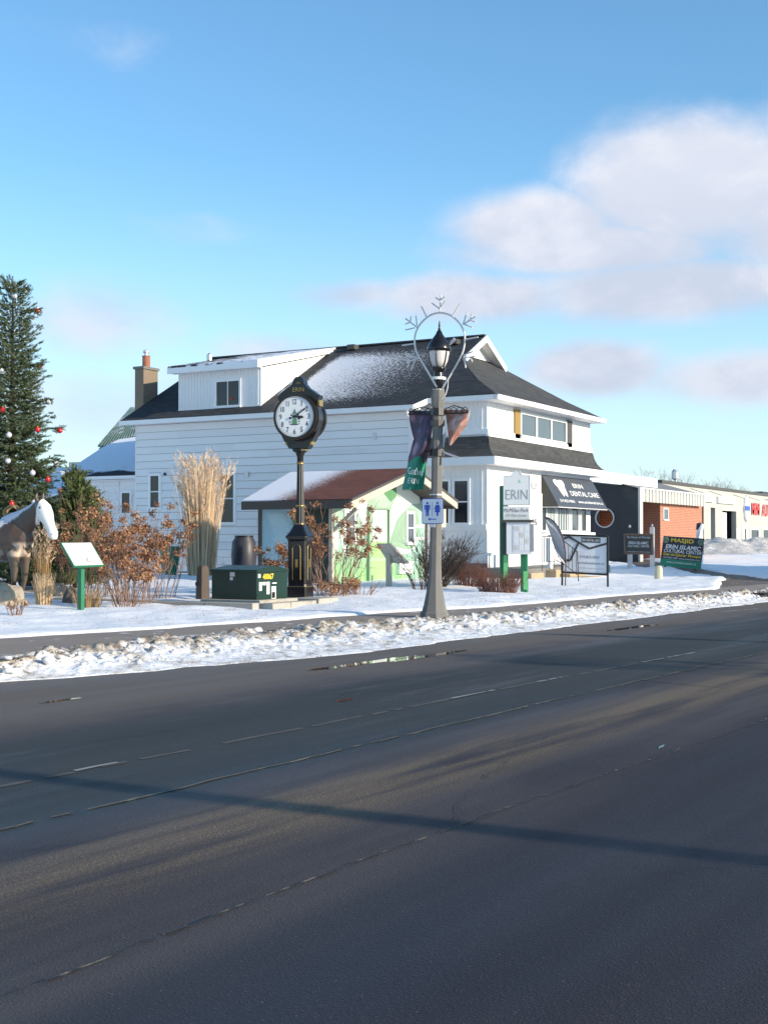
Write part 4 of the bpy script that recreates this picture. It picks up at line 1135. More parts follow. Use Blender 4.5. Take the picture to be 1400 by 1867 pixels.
# ------------------------------------------------------------------ mural shed
def shed():
    r0 = thing('mural_shed', 'small shed painted with green leaf mural under a brown shingled gable roof', 'shed', (33, 19.8, .25), world=True)
    O = r0['_w']
    X0, X1, Y0, Y1 = 30.39, 35.9, 18.6, 21.0; zt = 2.5; RX = 33.55; RZ = 3.58
    w = MB(); w.mi = 0; w.prism([(X0, .1), (X1, .1), (X1, zt + .16), (RX, RZ - .15), (X0, zt)], (0, Y0, 0), (1, 0, 0), (0, 0, 1), (0, 1, 0), .08); w.build('front_wall', M['mural'], r0)
    w = MB(); w.box((X0, Y0 + .08, .1), (X0 + .08, Y1, zt)); w.build('side_wall', M['mural_side'], r0)
    w = MB(); w.box((X1 - .08, Y0 + .08, .1), (X1, Y1, zt)); w.box((X0 + .08, Y1 - .08, .1), (X1 - .08, Y1, zt)); w.build('wall', M['cream'], r0)
    # roof
    yf, ybe, ybr = 17.72, 21.2, 22.0; EL = (29.88, 2.60); ER = (36.25, 2.72)
    for nm, (ex, ez), mt in (('roof', EL, 'shingle_brown'), ('roof', ER, 'shingle_brown')):
        A = [Vector((ex, yf, ez)), Vector((RX, yf, RZ)), Vector((RX, ybr, RZ)), Vector((ex, ybe, ez))]
        m_ = MB(); m_.add(A + [p - Vector((0, 0, .07)) for p in A], [(0, 1, 2, 3), (7, 6, 5, 4), (0, 4, 5, 1), (1, 5, 6, 2), (2, 6, 7, 3), (3, 7, 4, 0)]); m_.build('roof', M[mt], r0)
    # rake boards
    for (ex, ez) in (EL, ER):
        m_ = MB(); m_.prism([(ex, ez - .07), (RX, RZ - .07), (RX, RZ - .26), (ex, ez - .26)], (0, yf - .04, 0), (1, 0, 0), (0, 0, 1), (0, 1, 0), .05); m_.build('bargeboard', M['shed_trim'], r0)
        m_ = MB(); m_.prism([(ex, ez - .0), (RX, RZ - .0), (RX, RZ - .07), (ex, ez - .07)], (0, yf - .06, 0), (1, 0, 0), (0, 0, 1), (0, 1, 0), .06); m_.build('drip_edge', M['charcoal'], r0)
        m_ = MB(); m_.prism([(ex + (.05 if ex < RX else -.05), ez - .12), (RX, RZ - .10), (RX, RZ - .13), (ex + (.05 if ex < RX else -.05), ez - .15)], (0, yf + .01, 0), (1, 0, 0), (0, 0, 1), (0, 1, 0), Y0 - yf - .01); m_.build('soffit', M['shed_dark'], r0)
    m_ = MB(); m_.box((EL[0] - .03, yf, EL[1] - .26), (EL[0] + .02, ybe, EL[1] - .03)); m_.build('fascia', M['shed_dark'], r0)
    m_ = MB(); m_.box((ER[0] - .02, yf, ER[1] - .26), (ER[0] + .03, ybe, ER[1] - .03)); m_.build('fascia', M['shed_dark'], r0)
    # corner posts, brackets
    for (x, y) in ((X0 - .03, Y1 - .12), (X1 - .05, Y0 - .03)):
        m_ = MB(); m_.box((x, y, .1), (x + .11, y + .11, zt)); m_.build('corner_post', M['shed_dark'], r0)
    m_ = MB(); m_.box((X0 - .03, Y0 - .03, .1), (X0 + .08, Y0 + .08, zt - .02)); m_.build('corner_post', M['shed_trim'], r0)
    for x in (X0 + .0,):
        m_ = MB(); m_.beam((x + .05, Y0 - .02, 1.75), (x + .05 - (.0), yf + .12, 2.36), .09, .10); m_.build('bracket', M['shed_trim'], r0)
    # door
    def fy(px, py): return onY(px, py, Y0)
    dx0, dx1 = fy(668, 990).x, fy(706, 990).x; dz = fy(690, 925).z
    m_ = MB(); m_.box((dx0 + .06, Y0 - .03, .32), (dx1 - .06, Y0 - .012, dz - .06)); do = m_.build('door', M['mural_door'], r0)
    m_ = MB(); m_.box((dx0, Y0 - .10, .28), (dx0 + .06, Y0, dz)); m_.box((dx1 - .06, Y0 - .10, .28), (dx1, Y0, dz)); m_.box((dx0 + .06, Y0 - .10, dz - .06), (dx1 - .06, Y0, dz)); m_.build('door_frame', M['mural_mid'], do, off=O)
    ga, gb = fy(677, 932).x, fy(702, 932).x
    m_ = MB(); zz0, zz1 = fy(690, 987).z, fy(690, 930).z; m_.box((ga, Y0 - .05, zz0), (gb, Y0 - .03, zz1)); m_.build('door_window_frame', M['trim'], do, off=O)
    m_ = MB(); m_.box((ga + .09, Y0 - .056, zz0 + .09), (gb - .09, Y0 - .05, zz1 - .09)); m_.build('pane', M['curtain'], do, off=O)
    for zz in (.4, 1.0):
        m_ = MB(); m_.box((dx0 + .18, Y0 - .042, zz), (dx1 - .18, Y0 - .03, zz + .5)); m_.build('door_panel', M['mural_lime'], do, off=O)
    m_ = MB(); m_.lathe([(.03, 0), (.03, .05)], 8, (dx0 + .12, Y0 - .06, 1.15)); m_.build('handle', M['metal'], do, off=O)
    # windows
    for (p0, p1, q0, q1) in ((629, 644, 935, 985), (741, 752, 937, 988)):
        win(r0, O, 'Y', Y0, fy(p0, q0).x, fy(p1, q0).x, fy(p0, q1).z, fy(p0, q0).z, .09, .05, 1, 2, 'glass_sky')
    # mural leaves: painted shapes on thin plywood cut-outs
    def leaf(pts, mt, y=.004, th=.004, name='mural_leaf'):
        k = MB(); k.prism([(fy(a, b_).x, fy(a, b_).z) for a, b_ in pts], (0, Y0 - y, 0), (1, 0, 0), (0, 0, 1), (0, -1, 0), th); k.build(name, M[mt], r0)
    leaf([(655, 915), (665, 905), (672, 925), (676, 955), (678, 985), (672, 1000), (664, 965), (652, 935), (640, 920)], 'mural_white')
    leaf([(722, 905), (738, 912), (745, 925), (733, 935), (722, 950), (713, 975), (706, 1000), (707, 960), (712, 930)], 'mural_white')
    leaf([(733, 935), (745, 927), (758, 930), (763, 950), (763, 975), (757, 995), (742, 1003), (722, 998), (708, 1002), (716, 975), (724, 950)], 'mural_mid', .004)
    leaf([(712, 1000), (722, 998), (745, 1003), (757, 996), (748, 1008), (730, 1010), (714, 1006)], 'mural_white', .010, .003)
    leaf([(607, 958), (614, 962), (618, 985), (616, 1005), (610, 1000), (607, 985)], 'mural_white')
    leaf([(622, 950), (628, 955), (633, 990), (630, 1015), (624, 1000), (620, 975)], 'mural_white', .010, .003)
    leaf([(706, 880), (716, 870), (722, 885), (722, 905), (712, 915), (700, 900)], 'mural_dark', .004)
    leaf([(715, 872), (733, 874), (750, 893), (764, 905), (764, 918), (745, 920), (724, 900)], 'mural_white', .004)
    for a in (612, 640, 660, 733, 765):
        leaf([(a - 4, 1064), (a - 1, 1040), (a + 1, 1022), (a + 2, 1045), (a + 3, 1064)], 'mural_lime', .010, .003, 'mural_grass')
    # two pale battens on the right
    for (y0_, y1_) in ((957, 962), (979, 985)):
        k = MB(); k.box((fy(757, y0_).x, Y0 - .03, fy(757, y1_).z), (fy(771, y0_).x, Y0 - .004, fy(757, y0_).z)); k.build('batten', M['white_flat'], r0)
    # poster box low on the wall
    k = MB(); k.box((fy(722, 1027).x, Y0 - .12, fy(722, 1046).z), (fy(747, 1027).x, Y0 - .004, fy(722, 1024).z)); k.build('notice_panel', M['white_flat'], r0)
    k = MB(); k.box((fy(766, 905).x, Y0 - .14, fy(766, 912).z), (fy(770, 905).x, Y0, fy(766, 905).z)); k.build('wall_lamp', M['black_iron'], r0)
    # cream electrical cabinet on the right corner, seen behind the lamp post
    k = MB(); p0, p1 = onX(806, 910, 35.9), onX(822, 956, 35.9); k.box((35.95, 18.2, 1.9), (36.5, 18.5, 2.55)); k.build('cabinet', M['shed_trim'], r0)


shed()


# ------------------------------------------------------------------ brick cultural centre next door
def centre():
    X = 60.0; r0 = thing('brick_building', 'low brick building with dark porthole wing wall and pale ribbed roof edge', 'building', (66, 21, .6), world=True)
    O = r0['_w']
    y0 = onX(1163, 890, X).y; zt0 = onX(1163, 890, X).z; y1 = 23.4; zt1 = onX(1077, 866, X).z + .35
    # wing wall with a real round hole
    cy, cz = onX(1102, 944, X).y, onX(1102, 944, X).z; rr = .44
    N = 40; yb, yt = y0, y1
    def top(y): return zt0 + (zt1 - zt0) * (y - yb) / (yt - yb)
    out = []
    circ = []
    for i in range(N):
        a = 2 * math.pi * i / N; d = Vector((math.cos(a), math.sin(a)))
        circ.append((cy + rr * d.x, cz + rr * d.y))
        ts_ = []
        if d.x > 1e-6: ts_.append((yt - cy) / d.x)
        if d.x < -1e-6: ts_.append((yb - cy) / d.x)
        if d.y < -1e-6: ts_.append((.1 - cz) / d.y)
        s = (zt1 - zt0) / (yt - yb)
        den = d.y - s * d.x
        if den > 1e-6: ts_.append((top(cy) - cz) / den)
        t = min(v for v in ts_ if v > 0); out.append((cy + d.x * t, cz + d.y * t))
    w = MB()
    for i in range(N):
        j = (i + 1) % N
        for xx in (X, X + .3): w.face([(xx, *circ[i]), (xx, *out[i]), (xx, *out[j]), (xx, *circ[j])])
        w.face([(X, *circ[i]), (X + .3, *circ[i]), (X + .3, *circ[j]), (X, *circ[j])])
    # fill the corners the rays skip
    for xx in (X, X + .3):
        for cpt in ((yb, .1), (yt, .1), (yb, zt0), (yt, zt1)):
            k = sorted(range(N), key=lambda i: (out[i][0] - cpt[0]) ** 2 + (out[i][1] - cpt[1]) ** 2)[:2]; w.face([(xx, *cpt), (xx, *out[k[0]]), (xx, *out[k[1]])])
    w.face([(X, yb, .1), (X + .3, yb, .1), (X + .3, yb, zt0), (X, yb, zt0)]); w.face([(X, yb, zt0), (X + .3, yb, zt0), (X + .3, yt, zt1), (X, yt, zt1)])
    w.build('wing_wall', M['dark_wall'], r0, fix=False)
    rg = MB(); rg.tube([(X - .02, cy + (rr + .01) * math.cos(2 * math.pi * i / 40), cz + (rr + .01) * math.sin(2 * math.pi * i / 40)) for i in range(40)], .035, 6, closed=True); rg.build('porthole_ring', M['silver'], r0, smooth=True)
    tr = MB(); tr.box((X - .04, y0 - .10, .1), (X + .36, y0, zt0 + .02)); tr.build('corner_trim', M['cream_metal'], r0)
    # brick walls behind the porch
    yw = y0 + .30
    xw0 = onY(1203, 950, yw).x; xe = onY(1279, 950, yw).x
    b_ = MB(); b_.box((xw0, yw, .1), (xe, yw + 9, 3.5)); b_.box((X + .3, yw + 3.2, .1), (xw0, yw + 9, 3.5)); b_.build('wall', M['brick'], r0)
    pl = MB(); pl.box((xe, yw - .05, .1), (xe + .2, yw + 1, 3.9)); pl.build('end_wall', M['shed_dark'], r0)
    # sloping canopy roof and its ribbed edge
    x1 = onY(1283, 905, y0).x; zf = zt0
    rf = MB(); a = [(X - .05, y0 - .05, zf), (x1, y0 - .05, zf), (x1 + 1.0, yt, zt1 - .05), (X - .05, yt, zt1 - .05)]
    rf.face(a); rf.face([(p[0], p[1], p[2] - .1) for p in a][::-1]); rf.build('canopy_roof', M['flat_roof'], r0, fix=False)
    dz = .62
    f = MB(); f.box((X + .36, y0 - .03, zf - dz), (x1, y0 + .02, zf - .02)); f.build('roof_edge', M['cream_metal'], r0)
    k = 0; xx = X + .42
    while xx < x1:
        rb = MB(); rb.box((xx, y0 - .09, zf - dz), (xx + .28, y0 - .032, zf - .03)); rb.build('edge_rib', M['cream_metal'], r0); xx += .52
    gl = MB(); gl.box((X - .06, y0 - .12, zf - .02), (x1, y0 - .0, zf + .05)); gl.build('gutter', M['silver'], r0)
    # tall white parapet in the rear
    pa = onY(1085, 858, 20.6); pb = onY(1198, 878, 20.6)
    pr = MB(); pr.box((50.2, 20.6, pa.z - .50), (pb.x, 20.9, pa.z)); pr.build('parapet', M['white_flat'], r0)
    # window / notice on the brick
    p = onY(1208, 928, yw); q = onY(1216, 947, yw); win(r0, O, 'Y', yw, p.x, q.x, q.z, p.z, .06, .05, 1, 1, 'glass_sky')
    return y0


centre()


def garage():
    Y = 28.0; r0 = thing('auto_garage', 'long pale flat roofed garage with open bay doors and red lettering', 'building', (105, 30, .6), world=True)
    O = r0['_w']
    def P(px, py): return onY(px, py, Y)
    x0, x1 = P(1204, 880).x, P(1460, 912).x; zt = 5.5
    ops = [(P(1290, 1).x, P(1298, 1).x, P(1294, 925).z), (P(1311, 1).x, P(1336, 1).x, P(1322, 931).z)]
    w = MB(); xs_ = [x0] + [v for o in ops for v in o[:2]] + [x1]
    w.box((x0, Y, .1), (ops[0][0], Y + .4, zt)); w.box((ops[0][1], Y, .1), (ops[1][0], Y + .4, zt)); w.box((ops[1][1], Y, .1), (x1, Y + .4, zt))
    for o in ops: w.box((o[0], Y, o[2]), (o[1], Y + .4, zt))
    w.box((x0, Y + .4, .1), (x0 + .4, Y + 16, zt)); w.box((x0, Y + 15.6, .1), (x1, Y + 16, zt)); w.build('wall', M['tan_wall'], r0)
    rr = MB(); rr.box((x0 - .1, Y - .12, zt), (x1, Y + 16, zt + .22)); rr.build('roof_edge', M['charcoal'], r0)
    iw = MB(); iw.box((x0 + .45, Y + 3.0, .1), (x1, Y + 3.1, zt - .1)); iw.build('bay_dark_backing', M['shed_dark'], r0)  # added dark slab closes the bays and stands in for the unlit interior
    for i, o in enumerate(ops):
        rc = MB(); rc.box((o[0] - .1, Y + 1.6, .1), (o[1] + .1, Y + 1.7, o[2] + .3)); rc.build('bay_shade_panel', M['shed_dark'], r0)  # dark panel with the shade of the open bay put into its colour
        xa, xb = (o[0], o[0] + (o[1] - o[0]) * .35) if i == 0 else (o[0] + .05, o[0] + (o[1] - o[0]) * .66)
        d = MB(); d.box((xa, Y + .42, .4), (xb, Y + .5, o[2] - .1)); do = d.build('bay_door', M['white_flat'], r0)
        if i == 1:
            for (a, b_) in ((1311, 1316), (1319, 1323.5)):
                p, q = P(a, 973), P(b_, 982); g = MB(); g.box((p.x, Y + .40, q.z), (q.x, Y + .418, p.z)); g.build('pane', M['glass'], do, off=O)
        jb = MB(); jb.box((o[0] - .2, Y - .04, o[2]), (o[1] + .2, Y, o[2] + .12)); jb.build('lintel', M['cream'], r0)
    # doors and windows on the right
    p, q = P(1341, 963), P(1347, 992); d = MB(); d.box((p.x, Y - .05, .5), (q.x, Y, p.z)); d.build('door', M['white_flat'], r0)
    p, q = P(1355, 964), P(1359, 990); d = MB(); d.box((p.x - .6, Y - .05, .5), (q.x + .6, Y, p.z + .3)); do = d.build('door', M['white_flat'], r0)
    g = MB(); g.box((p.x + .1, Y - .06, 1.0), (q.x, Y - .05, p.z)); g.build('pane', M['glass'], do, off=O)
    for (a, b_) in ((1367, 1381), (1389, 1412)):
        p, q = P(a, 966), P(b_, 984); win(r0, O, 'Y', Y, p.x, q.x, q.z, p.z, .22, .08)
    for (a, b_, c0, c1) in ((1225, 1257, 893, 903), ):
        pass
    # signs
    def sign(a, b_, c, d, lines, mat_='white_flat'):
        p = onY(a, c, Y - .2); q = onY(b_, d, Y - .2); s = MB(); s.box((p.x, Y - .2, q.z), (q.x, Y - .01, p.z)); so = s.build('sign_panel', M[mat_], r0, bevel=.02)
        for t, fz, fw, fh in lines:
            text(t, 'sign_lettering', M['pink_print'], so, ((p.x + q.x) / 2, Y - .2, q.z + (p.z - q.z) * fz), *YF, w=(q.x - p.x) * fw, h=(p.z - q.z) * fh, off=O, depth=.02)
    sign(1226, 1259, 893, 904, [('SERVICE', .5, .7, .35)])
    sign(1268, 1302, 899, 916, [('ROSEMOUNT', .64, .8, .24), ('AUTO GLASS', .3, .7, .22)])
    sign(1310, 1341, 905, 920, [('COMING IN & OUT', .45, .84, .26)])
    # badge and red channel letters
    p = P(1357.5, 927); s = MB(); s.lathe([(.86, 0), (.86, .15)], 20, (0, 0, 0)); bd = MB()
    bd.prism([(.62 * math.cos(a) * (1.0 if i % 2 else 1.15), 1.0 * math.sin(a) * (1.0 if i % 2 else 1.15)) for i, a in enumerate([2 * math.pi * k / 16 for k in range(16)])], (p.x, Y, p.z), (1, 0, 0), (0, 0, 1), (0, -1, 0), .2); bo = bd.build('badge', M['white_flat'], r0)
    bl = MB(); bl.box((p.x - .75, Y - .23, p.z - .2), (p.x + .75, Y - .2, p.z + .2)); bl.build('badge_band', M['blue'], bo, off=O)
    a, b_ = P(1368, 927), P(1383, 929); text('MSM', 'red_letters', M['red'], r0, ((a.x + b_.x) / 2, Y - .05, (a.z + b_.z) / 2), *YF, w=(b_.x - a.x) * .95, h=1.1, bold=.03, depth=.03)
    a, b_ = P(1387, 930), P(1407, 932); text('AUTO', 'red_letters', M['red'], r0, ((a.x + b_.x) / 2, Y - .05, (a.z + b_.z) / 2), *YF, w=b_.x - a.x, h=1.1, bold=.03, depth=.03)
    for px in (1258, 1292, 1335, 1362, 1392, 1397):
        p = P(px, 898 + (px - 1292) * .14); l = MB(); l.beam((p.x, Y - .02, p.z + .1), (p.x, Y - 1.0, p.z - .25), .035, .035); l.build('sign_lamp', M['charcoal'], r0)
    # rooftop unit and antenna
    p, q = onY(1389, 896, Y + 4), onY(1420, 906, Y + 4); u = MB(); u.box((p.x, Y + 4, zt), (q.x, Y + 7, p.z)); u.build('rooftop_unit', M['navy'], r0)
    p = onY(1231, 885, Y + 1); u = MB(); u.tube([(p.x, Y + 1, zt), (p.x, Y + 1, zt + .7), (p.x + .5, Y + 1, zt + 1.2)], .09, 6); u.lathe([(.05, 0), (.25, .1), (.25, .6), (.1, .8)], 8, (p.x - .2, Y + 1, zt + .5)); u.build('roof_dish', M['metal'], r0)


garage()


# gravelly snow mound in front of the garage
def mound():
    xs = np.linspace(64, 122, 120); ys = np.linspace(15.5, 29, 70); XX, YY = np.meshgrid(xs, ys, indexing='ij')
    base = .46
    prof = np.clip((XX - 68) / 12, 0, 1) * np.clip((YY - 16.2) / 5.5, 0, 1) * np.clip((28.3 - YY) / 2.5, 0, 1)
    ZZ = base - .3 + prof * 1.25 + prof * .5 * fbm(XX * .35, YY * .5, 5, 81, .6) + .12 * fbm(XX * 1.2, YY * 1.2, 3, 91) * (prof > 0)
    o = grid('snow_mound', XX, YY, ZZ, M['mound'])
    struct(o)


mound()


# ------------------------------------------------------------------ decorative street lamp
def street_lamp():
    x, y = 19.85, 10.12; z0 = .2
    r0 = thing('street_lamp', 'octagonal concrete street lamp with black acorn lantern at the sidewalk edge', 'street lamp', (x, y, z0))
    a8 = math.pi / 8
    m_ = MB(); prof = [(.240, 0), (.240, .07), (.215, .10), (.185, .20), (.152, .38), (.116, .60), (.100, .9), (.096, 1.6), (.092, 2.6), (.087, 3.5), (.112, 3.62), (.125, 3.72), (.10, 3.85)]
    m_.lathe(prof, 8, (0, 0, 0), a8 + R(11)); m_.build('post', M['concrete'], r0)
    m_ = MB(); m_.lathe([(.085, 3.85), (.085, 4.1), (.075, 4.14), (.075, 4.18), (.10, 4.24)], 12); m_.build('collar', M['black_iron'], r0, smooth=True)
    for zz, rr in ((3.81, .095), (4.015, .125)):
        m_ = MB(); m_.lathe([(rr, zz), (rr, zz + .045)], 16); m_.build('white_band', M['white_flat'], r0)
    m_ = MB(); m_.lathe([(.075, 4.06), (.065, 4.12), (.12, 4.19), (.13, 4.22), (.09, 4.23)], 12); ho = m_.build('lantern_base', M['black_gloss'], r0, smooth=True)
    m_ = MB(); m_.lathe([(.105, 4.23), (.15, 4.33), (.175, 4.46), (.178, 4.52)], 12); m_.build('lantern_glass', M['bulb'], r0, smooth=True)
    for k in range(6):
        a = 2 * math.pi * k / 6 + .2; m_ = MB(); m_.tube([(r_ * math.cos(a), r_ * math.sin(a), z) for r_, z in ((.115, 4.22), (.158, 4.33), (.183, 4.46), (.186, 4.53))], .009, 5); m_.build('lantern_rib', M['black_gloss'], r0)
    m_ = MB(); m_.lathe([(.20, 4.50), (.205, 4.55), (.17, 4.63), (.11, 4.72), (.06, 4.79), (.04, 4.84), (.02, 4.86)], 18); m_.build('lantern_cap', M['black_gloss'], r0, smooth=True)
    m_ = MB(); m_.lathe([(.018, 4.85), (.028, 4.88), (.012, 4.90), (.02, 4.92), (.004, 5.02)], 8); m_.build('finial', M['black_gloss'], r0, smooth=True)
    # photocell on the side of the cap
    m_ = MB(); m_.tube([(.05, -.17, 4.62), (.04, -.27, 4.70)], .03, 8); m_.build('photocell', M['metal'], r0)
    # clamps of the banner arms
    for zz in (3.46, 2.77):
        m_ = MB(); m_.lathe([(.125, zz - .05), (.125, zz + .07)], 8, (0, 0, 0), a8 + R(11)); m_.build('clamp', M['black_iron'], r0)
    m_ = MB(); m_.lathe([(.12, 3.23), (.12, 3.33)], 8, (0, 0, 0), a8 + R(11)); m_.build('clamp', M['charcoal'], r0)
    # scrollwork arms, towards +Y and -Y
    for sg in (1, -1):
        m_ = MB(); m_.tube([(0, sg * .12, 3.44), (0, sg * .56, 3.44)], .012, 6)
        for k in range(4):
            cy = .19 + k * .105; pts = [(0, sg * (cy + .045 * math.cos(t)), 3.49 + .05 * math.sin(t)) for t in [2 * math.pi * i / 12 for i in range(12)]]; m_.tube(pts, .007, 5, closed=True)
        m_.tube([(0, sg * .14, 3.52), (0, sg * .3, 3.57), (0, sg * .45, 3.53), (0, sg * .57, 3.45)], .009, 5)
        m_.build('banner_arm', M['black_iron'], r0)
    m_ = MB(); m_.tube([(-.02, .12, 2.80), (-.02, .24, 2.78), (-.02, .26, 2.60)], .02, 6); m_.build('lower_arm', M['black_iron'], r0)
    m_ = MB(); m_.tube([(-.02, -.12, 2.79), (-.03, -.42, 2.69)], .020, 6); m_.build('lower_arm', M['metal'], r0)
    # small stickers on the post
    m_ = MB(); m_.box((-.125, -.05, 1.52), (-.118, .05, 1.62)); m_.build('sticker', M['sticker'], r0, label='peeling white sticker')
    m_ = MB(); m_.lathe([(.122, 2.06), (.122, 2.08)], 8, (0, 0, 0), a8 + R(11)); m_.lathe([(.122, 1.84), (.122, 1.86)], 8, (0, 0, 0), a8 + R(11)); m_.build('strap', M['metal'], r0)
    r0.rotation_euler = (R(1.15), R(0), 0)
    # ---- snowflake ornament
    s0 = thing('snowflake_ornament', 'unlit silver snowflake ring decoration fixed around the lantern', 'decoration', (x - .02, y, z0))
    def pt(px, py):
        p = onX(px, py, x - .2); return (-.2, p.y - y, p.z - z0)
    ring = [(797, 706), (790, 694), (776, 670), (762, 646), (757, 628), (758, 610), (765, 594), (778, 580), (793, 572), (808, 571), (825, 577), (840, 592), (847, 608), (848, 622), (845, 640), (836, 660), (822, 684), (812, 700), (806, 712)]
    ring = [Vector(pt(*p)) for p in ring]; fine = []
    for i in range(len(ring) - 1):
        p0, p1, p2, p3 = ring[max(0, i - 1)], ring[i], ring[i + 1], ring[min(len(ring) - 1, i + 2)]
        for k in range(4):
            t = k / 4; fine.append(.5 * ((2 * p1) + (-p0 + p2) * t + (2 * p0 - 5 * p1 + 4 * p2 - p3) * t * t + (-p0 + 3 * p1 - 3 * p2 + p3) * t ** 3))
    m_ = MB(); m_.tube(fine, .016, 8); m_.build('ring', M['silver'], s0, smooth=True)
    m_ = MB(); m_.tube([pt(818, 688), pt(817, 706), pt(813, 720), pt(806, 728)], .010, 6); m_.build('brace', M['silver'], s0)
    arms = [[(803, 570), (804, 537)], [(803, 562), (813, 549)], [(803, 564), (788, 553)], [(804, 549), (795, 543)], [(804, 548), (812, 541)],
            [(778, 577), (769, 559)], [(826, 576), (839, 554)],
            [(761, 597), (749, 588)], [(761, 594), (759, 576)], [(757, 598), (740, 602)], [(749, 588), (740, 581)], [(749, 588), (740, 591)], [(749, 588), (750, 577)],
            [(845, 592), (852, 569)], [(845, 592), (857, 584)], [(857, 584), (868, 577)], [(858, 583), (862, 571)], [(857, 584), (868, 587)], [(848, 592), (862, 597)],
            [(755, 627), (734, 630)], [(849, 619), (872, 615)],
            [(760, 652), (741, 645)], [(760, 653), (742, 662)], [(748, 659), (737, 656)], [(748, 659), (743, 671)], [(759, 655), (750, 676)],
            [(846, 648), (863, 641)], [(846, 650), (850, 671)], [(846, 652), (858, 651)], [(858, 651), (867, 650)], [(858, 652), (862, 660)]]
    for seg in arms:
        m_ = MB(); m_.tube([pt(*seg[0]), pt(*seg[1])], .0125, 7); m_.build('snowflake_bar', M['silver'], s0, smooth=False)
    # ---- left banner
    def banner(name, label, rows, front, back, green=None):
        """rows: (py, px_left, px_right); gently waving cloth"""
        b0 = thing(name, label, 'banner', (x, y, z0), group=None)
        nu = 30; P = []; T = []
        rr = np.array(rows, float); K = 90; ys_ = np.linspace(rr[0, 0], rr[-1, 0], K)
        L = np.interp(ys_, rr[:, 0], rr[:, 1]); Rr = np.interp(ys_, rr[:, 0], rr[:, 2])
        for i, py in enumerate(ys_):
            for j in range(nu):
                u = j / (nu - 1); px = L[i] + (Rr[i] - L[i]) * u; v = i / (K - 1)
                dx = .10 * math.sin(u * 5.5 + v * 3.2) * min(1, v * 2.2 + .05) + .05 * math.sin(v * 9 + u * 2)
                p = onX(px, py, x + dx); P.append((p.x - x, p.y - y, p.z - z0))
        q = [(i * nu + j, i * nu + j + 1, (i + 1) * nu + j + 1, (i + 1) * nu + j) for i in range(K - 1) for j in range(nu - 1)]
        return b0, np.array(P), np.array(q), ys_, nu, K, L, Rr
    rows = [(749, 745, 790), (765, 746, 789), (780, 749, 788), (800, 754, 785), (820, 749, 783), (833, 745, 780), (850, 743, 777), (870, 738, 775), (893, 733, 771)]
    b0, P, q, ys_, nu, K, L, Rr = banner('street_banner', 'vertical street banner with dark photo print and green lettered foot', rows, 0, 0)
    # split cloth: photo above, green below an arched line
    ph = []; gr = []
    for f in q:
        i, j = f[0] // nu, f[0] % nu; u = (j + .5) / (nu - 1); arch = 833 + 14 * (2 * u - 1) ** 2
        (gr if ys_[i] + 2 > arch else ph).append(f)
    def cloth(nm, faces, mt):
        o = rawmesh(nm, P, np.array(faces), mt, True, parent=b0)
        md = o.modifiers.new('thick', 'SOLIDIFY'); md.thickness = .004; return o
    cloth('printed_cloth', ph, M['banner_photo']); cloth('green_foot', gr, M['banner_green'])
    def warp_s(px, py, dd=-.055):
        i = np.interp(py, ys_, np.arange(K)); Lx = np.interp(py, ys_, L); Rx = np.interp(py, ys_, Rr); u = (px - Lx) / (Rx - Lx); v = i / (K - 1)
        dx = .10 * math.sin(u * 5.5 + v * 3.2) * min(1, v * 2.2 + .05) + .05 * math.sin(v * 9 + u * 2)
        p = onX(px, py, x + dx + dd); return (p.x - x, p.y - y, p.z - z0)
    for s_, cx_, cy_, w_, h_, sh, sk in (('Gather', 758, 859, 29, 13, 0, .10), ('ERIN', 753.5, 877, 21, 10, .25, .10)):
        text(s_, 'banner_lettering', M['white_flat'], b0, (cx_, cy_, 0), (1, 0, 0), (0, -1, 0), w=w_, h=h_, shear=sh, bold=.0 if s_ == 'Gather' else -.01, warp=lambda p: warp_s(p[0], p[1] + (p[0] - 755) * sk))
    # right banner, blown and folded
    rows = [(747, 809, 857), (760, 813, 855), (775, 815, 850), (790, 817, 840), (800, 818, 832), (812, 819, 822)]
    b0, P, q, ys_, nu, K, L, Rr = banner('street_banner', 'blown back street banner folded to a rusty orange point', rows, 0, 0)
    o = rawmesh('printed_cloth', P, q, M['banner_back'], True, parent=b0); md = o.modifiers.new('thick', 'SOLIDIFY'); md.thickness = .004
    fl = [onX(px, py, x + .06) for px, py in ((815, 783), (806, 795), (804, 812), (809, 816), (812, 800))]
    k = MB(); k.prism([(-(p.y - y), p.z - z0) for p in fl], (.06, 0, 0), (0, -1, 0), (0, 0, 1), (-1, 0, 0), .004); k.build('folded_corner', M['white_flat'], b0)
    # ---- restroom sign
    p, q_ = onX(769, 909, x - .15), onX(808, 955, x - .15)
    s0 = thing('restroom_sign', 'white and blue restroom sign strapped to the lamp post', 'sign', ((x - .15), (p.y + q_.y) / 2, (p.z + q_.z) / 2))
    w = (p.y - q_.y) / 2; h = (p.z - q_.z) / 2
    def rrect(a, b_, r_, n=5):
        o = []
        for cx_, cz_, s in ((a - r_, b_ - r_, 0), (-a + r_, b_ - r_, 1), (-a + r_, -b_ + r_, 2), (a - r_, -b_ + r_, 3)):
            for i in range(n + 1): t = math.pi / 2 * (s + i / n); o.append((cx_ + r_ * math.cos(t), cz_ + r_ * math.sin(t)))
        return o
    def flat(pts, mt, d, th, nm, par=s0):
        k = MB(); k.prism(pts, (-d, 0, 0), (0, -1, 0), (0, 0, 1), (-1, 0, 0), th); return k.build(nm, M[mt], par)
    flat(rrect(w, h, .03), 'blue', -.002, .004, 'border'); flat(rrect(w - .012, h - .012, .022), 'sign_white', .003, .003, 'panel')
    def circ(cx_, cz_, r_): return [(cx_ + r_ * math.cos(2 * math.pi * i / 12), cz_ + r_ * math.sin(2 * math.pi * i / 12)) for i in range(12)]
    s = h / .215
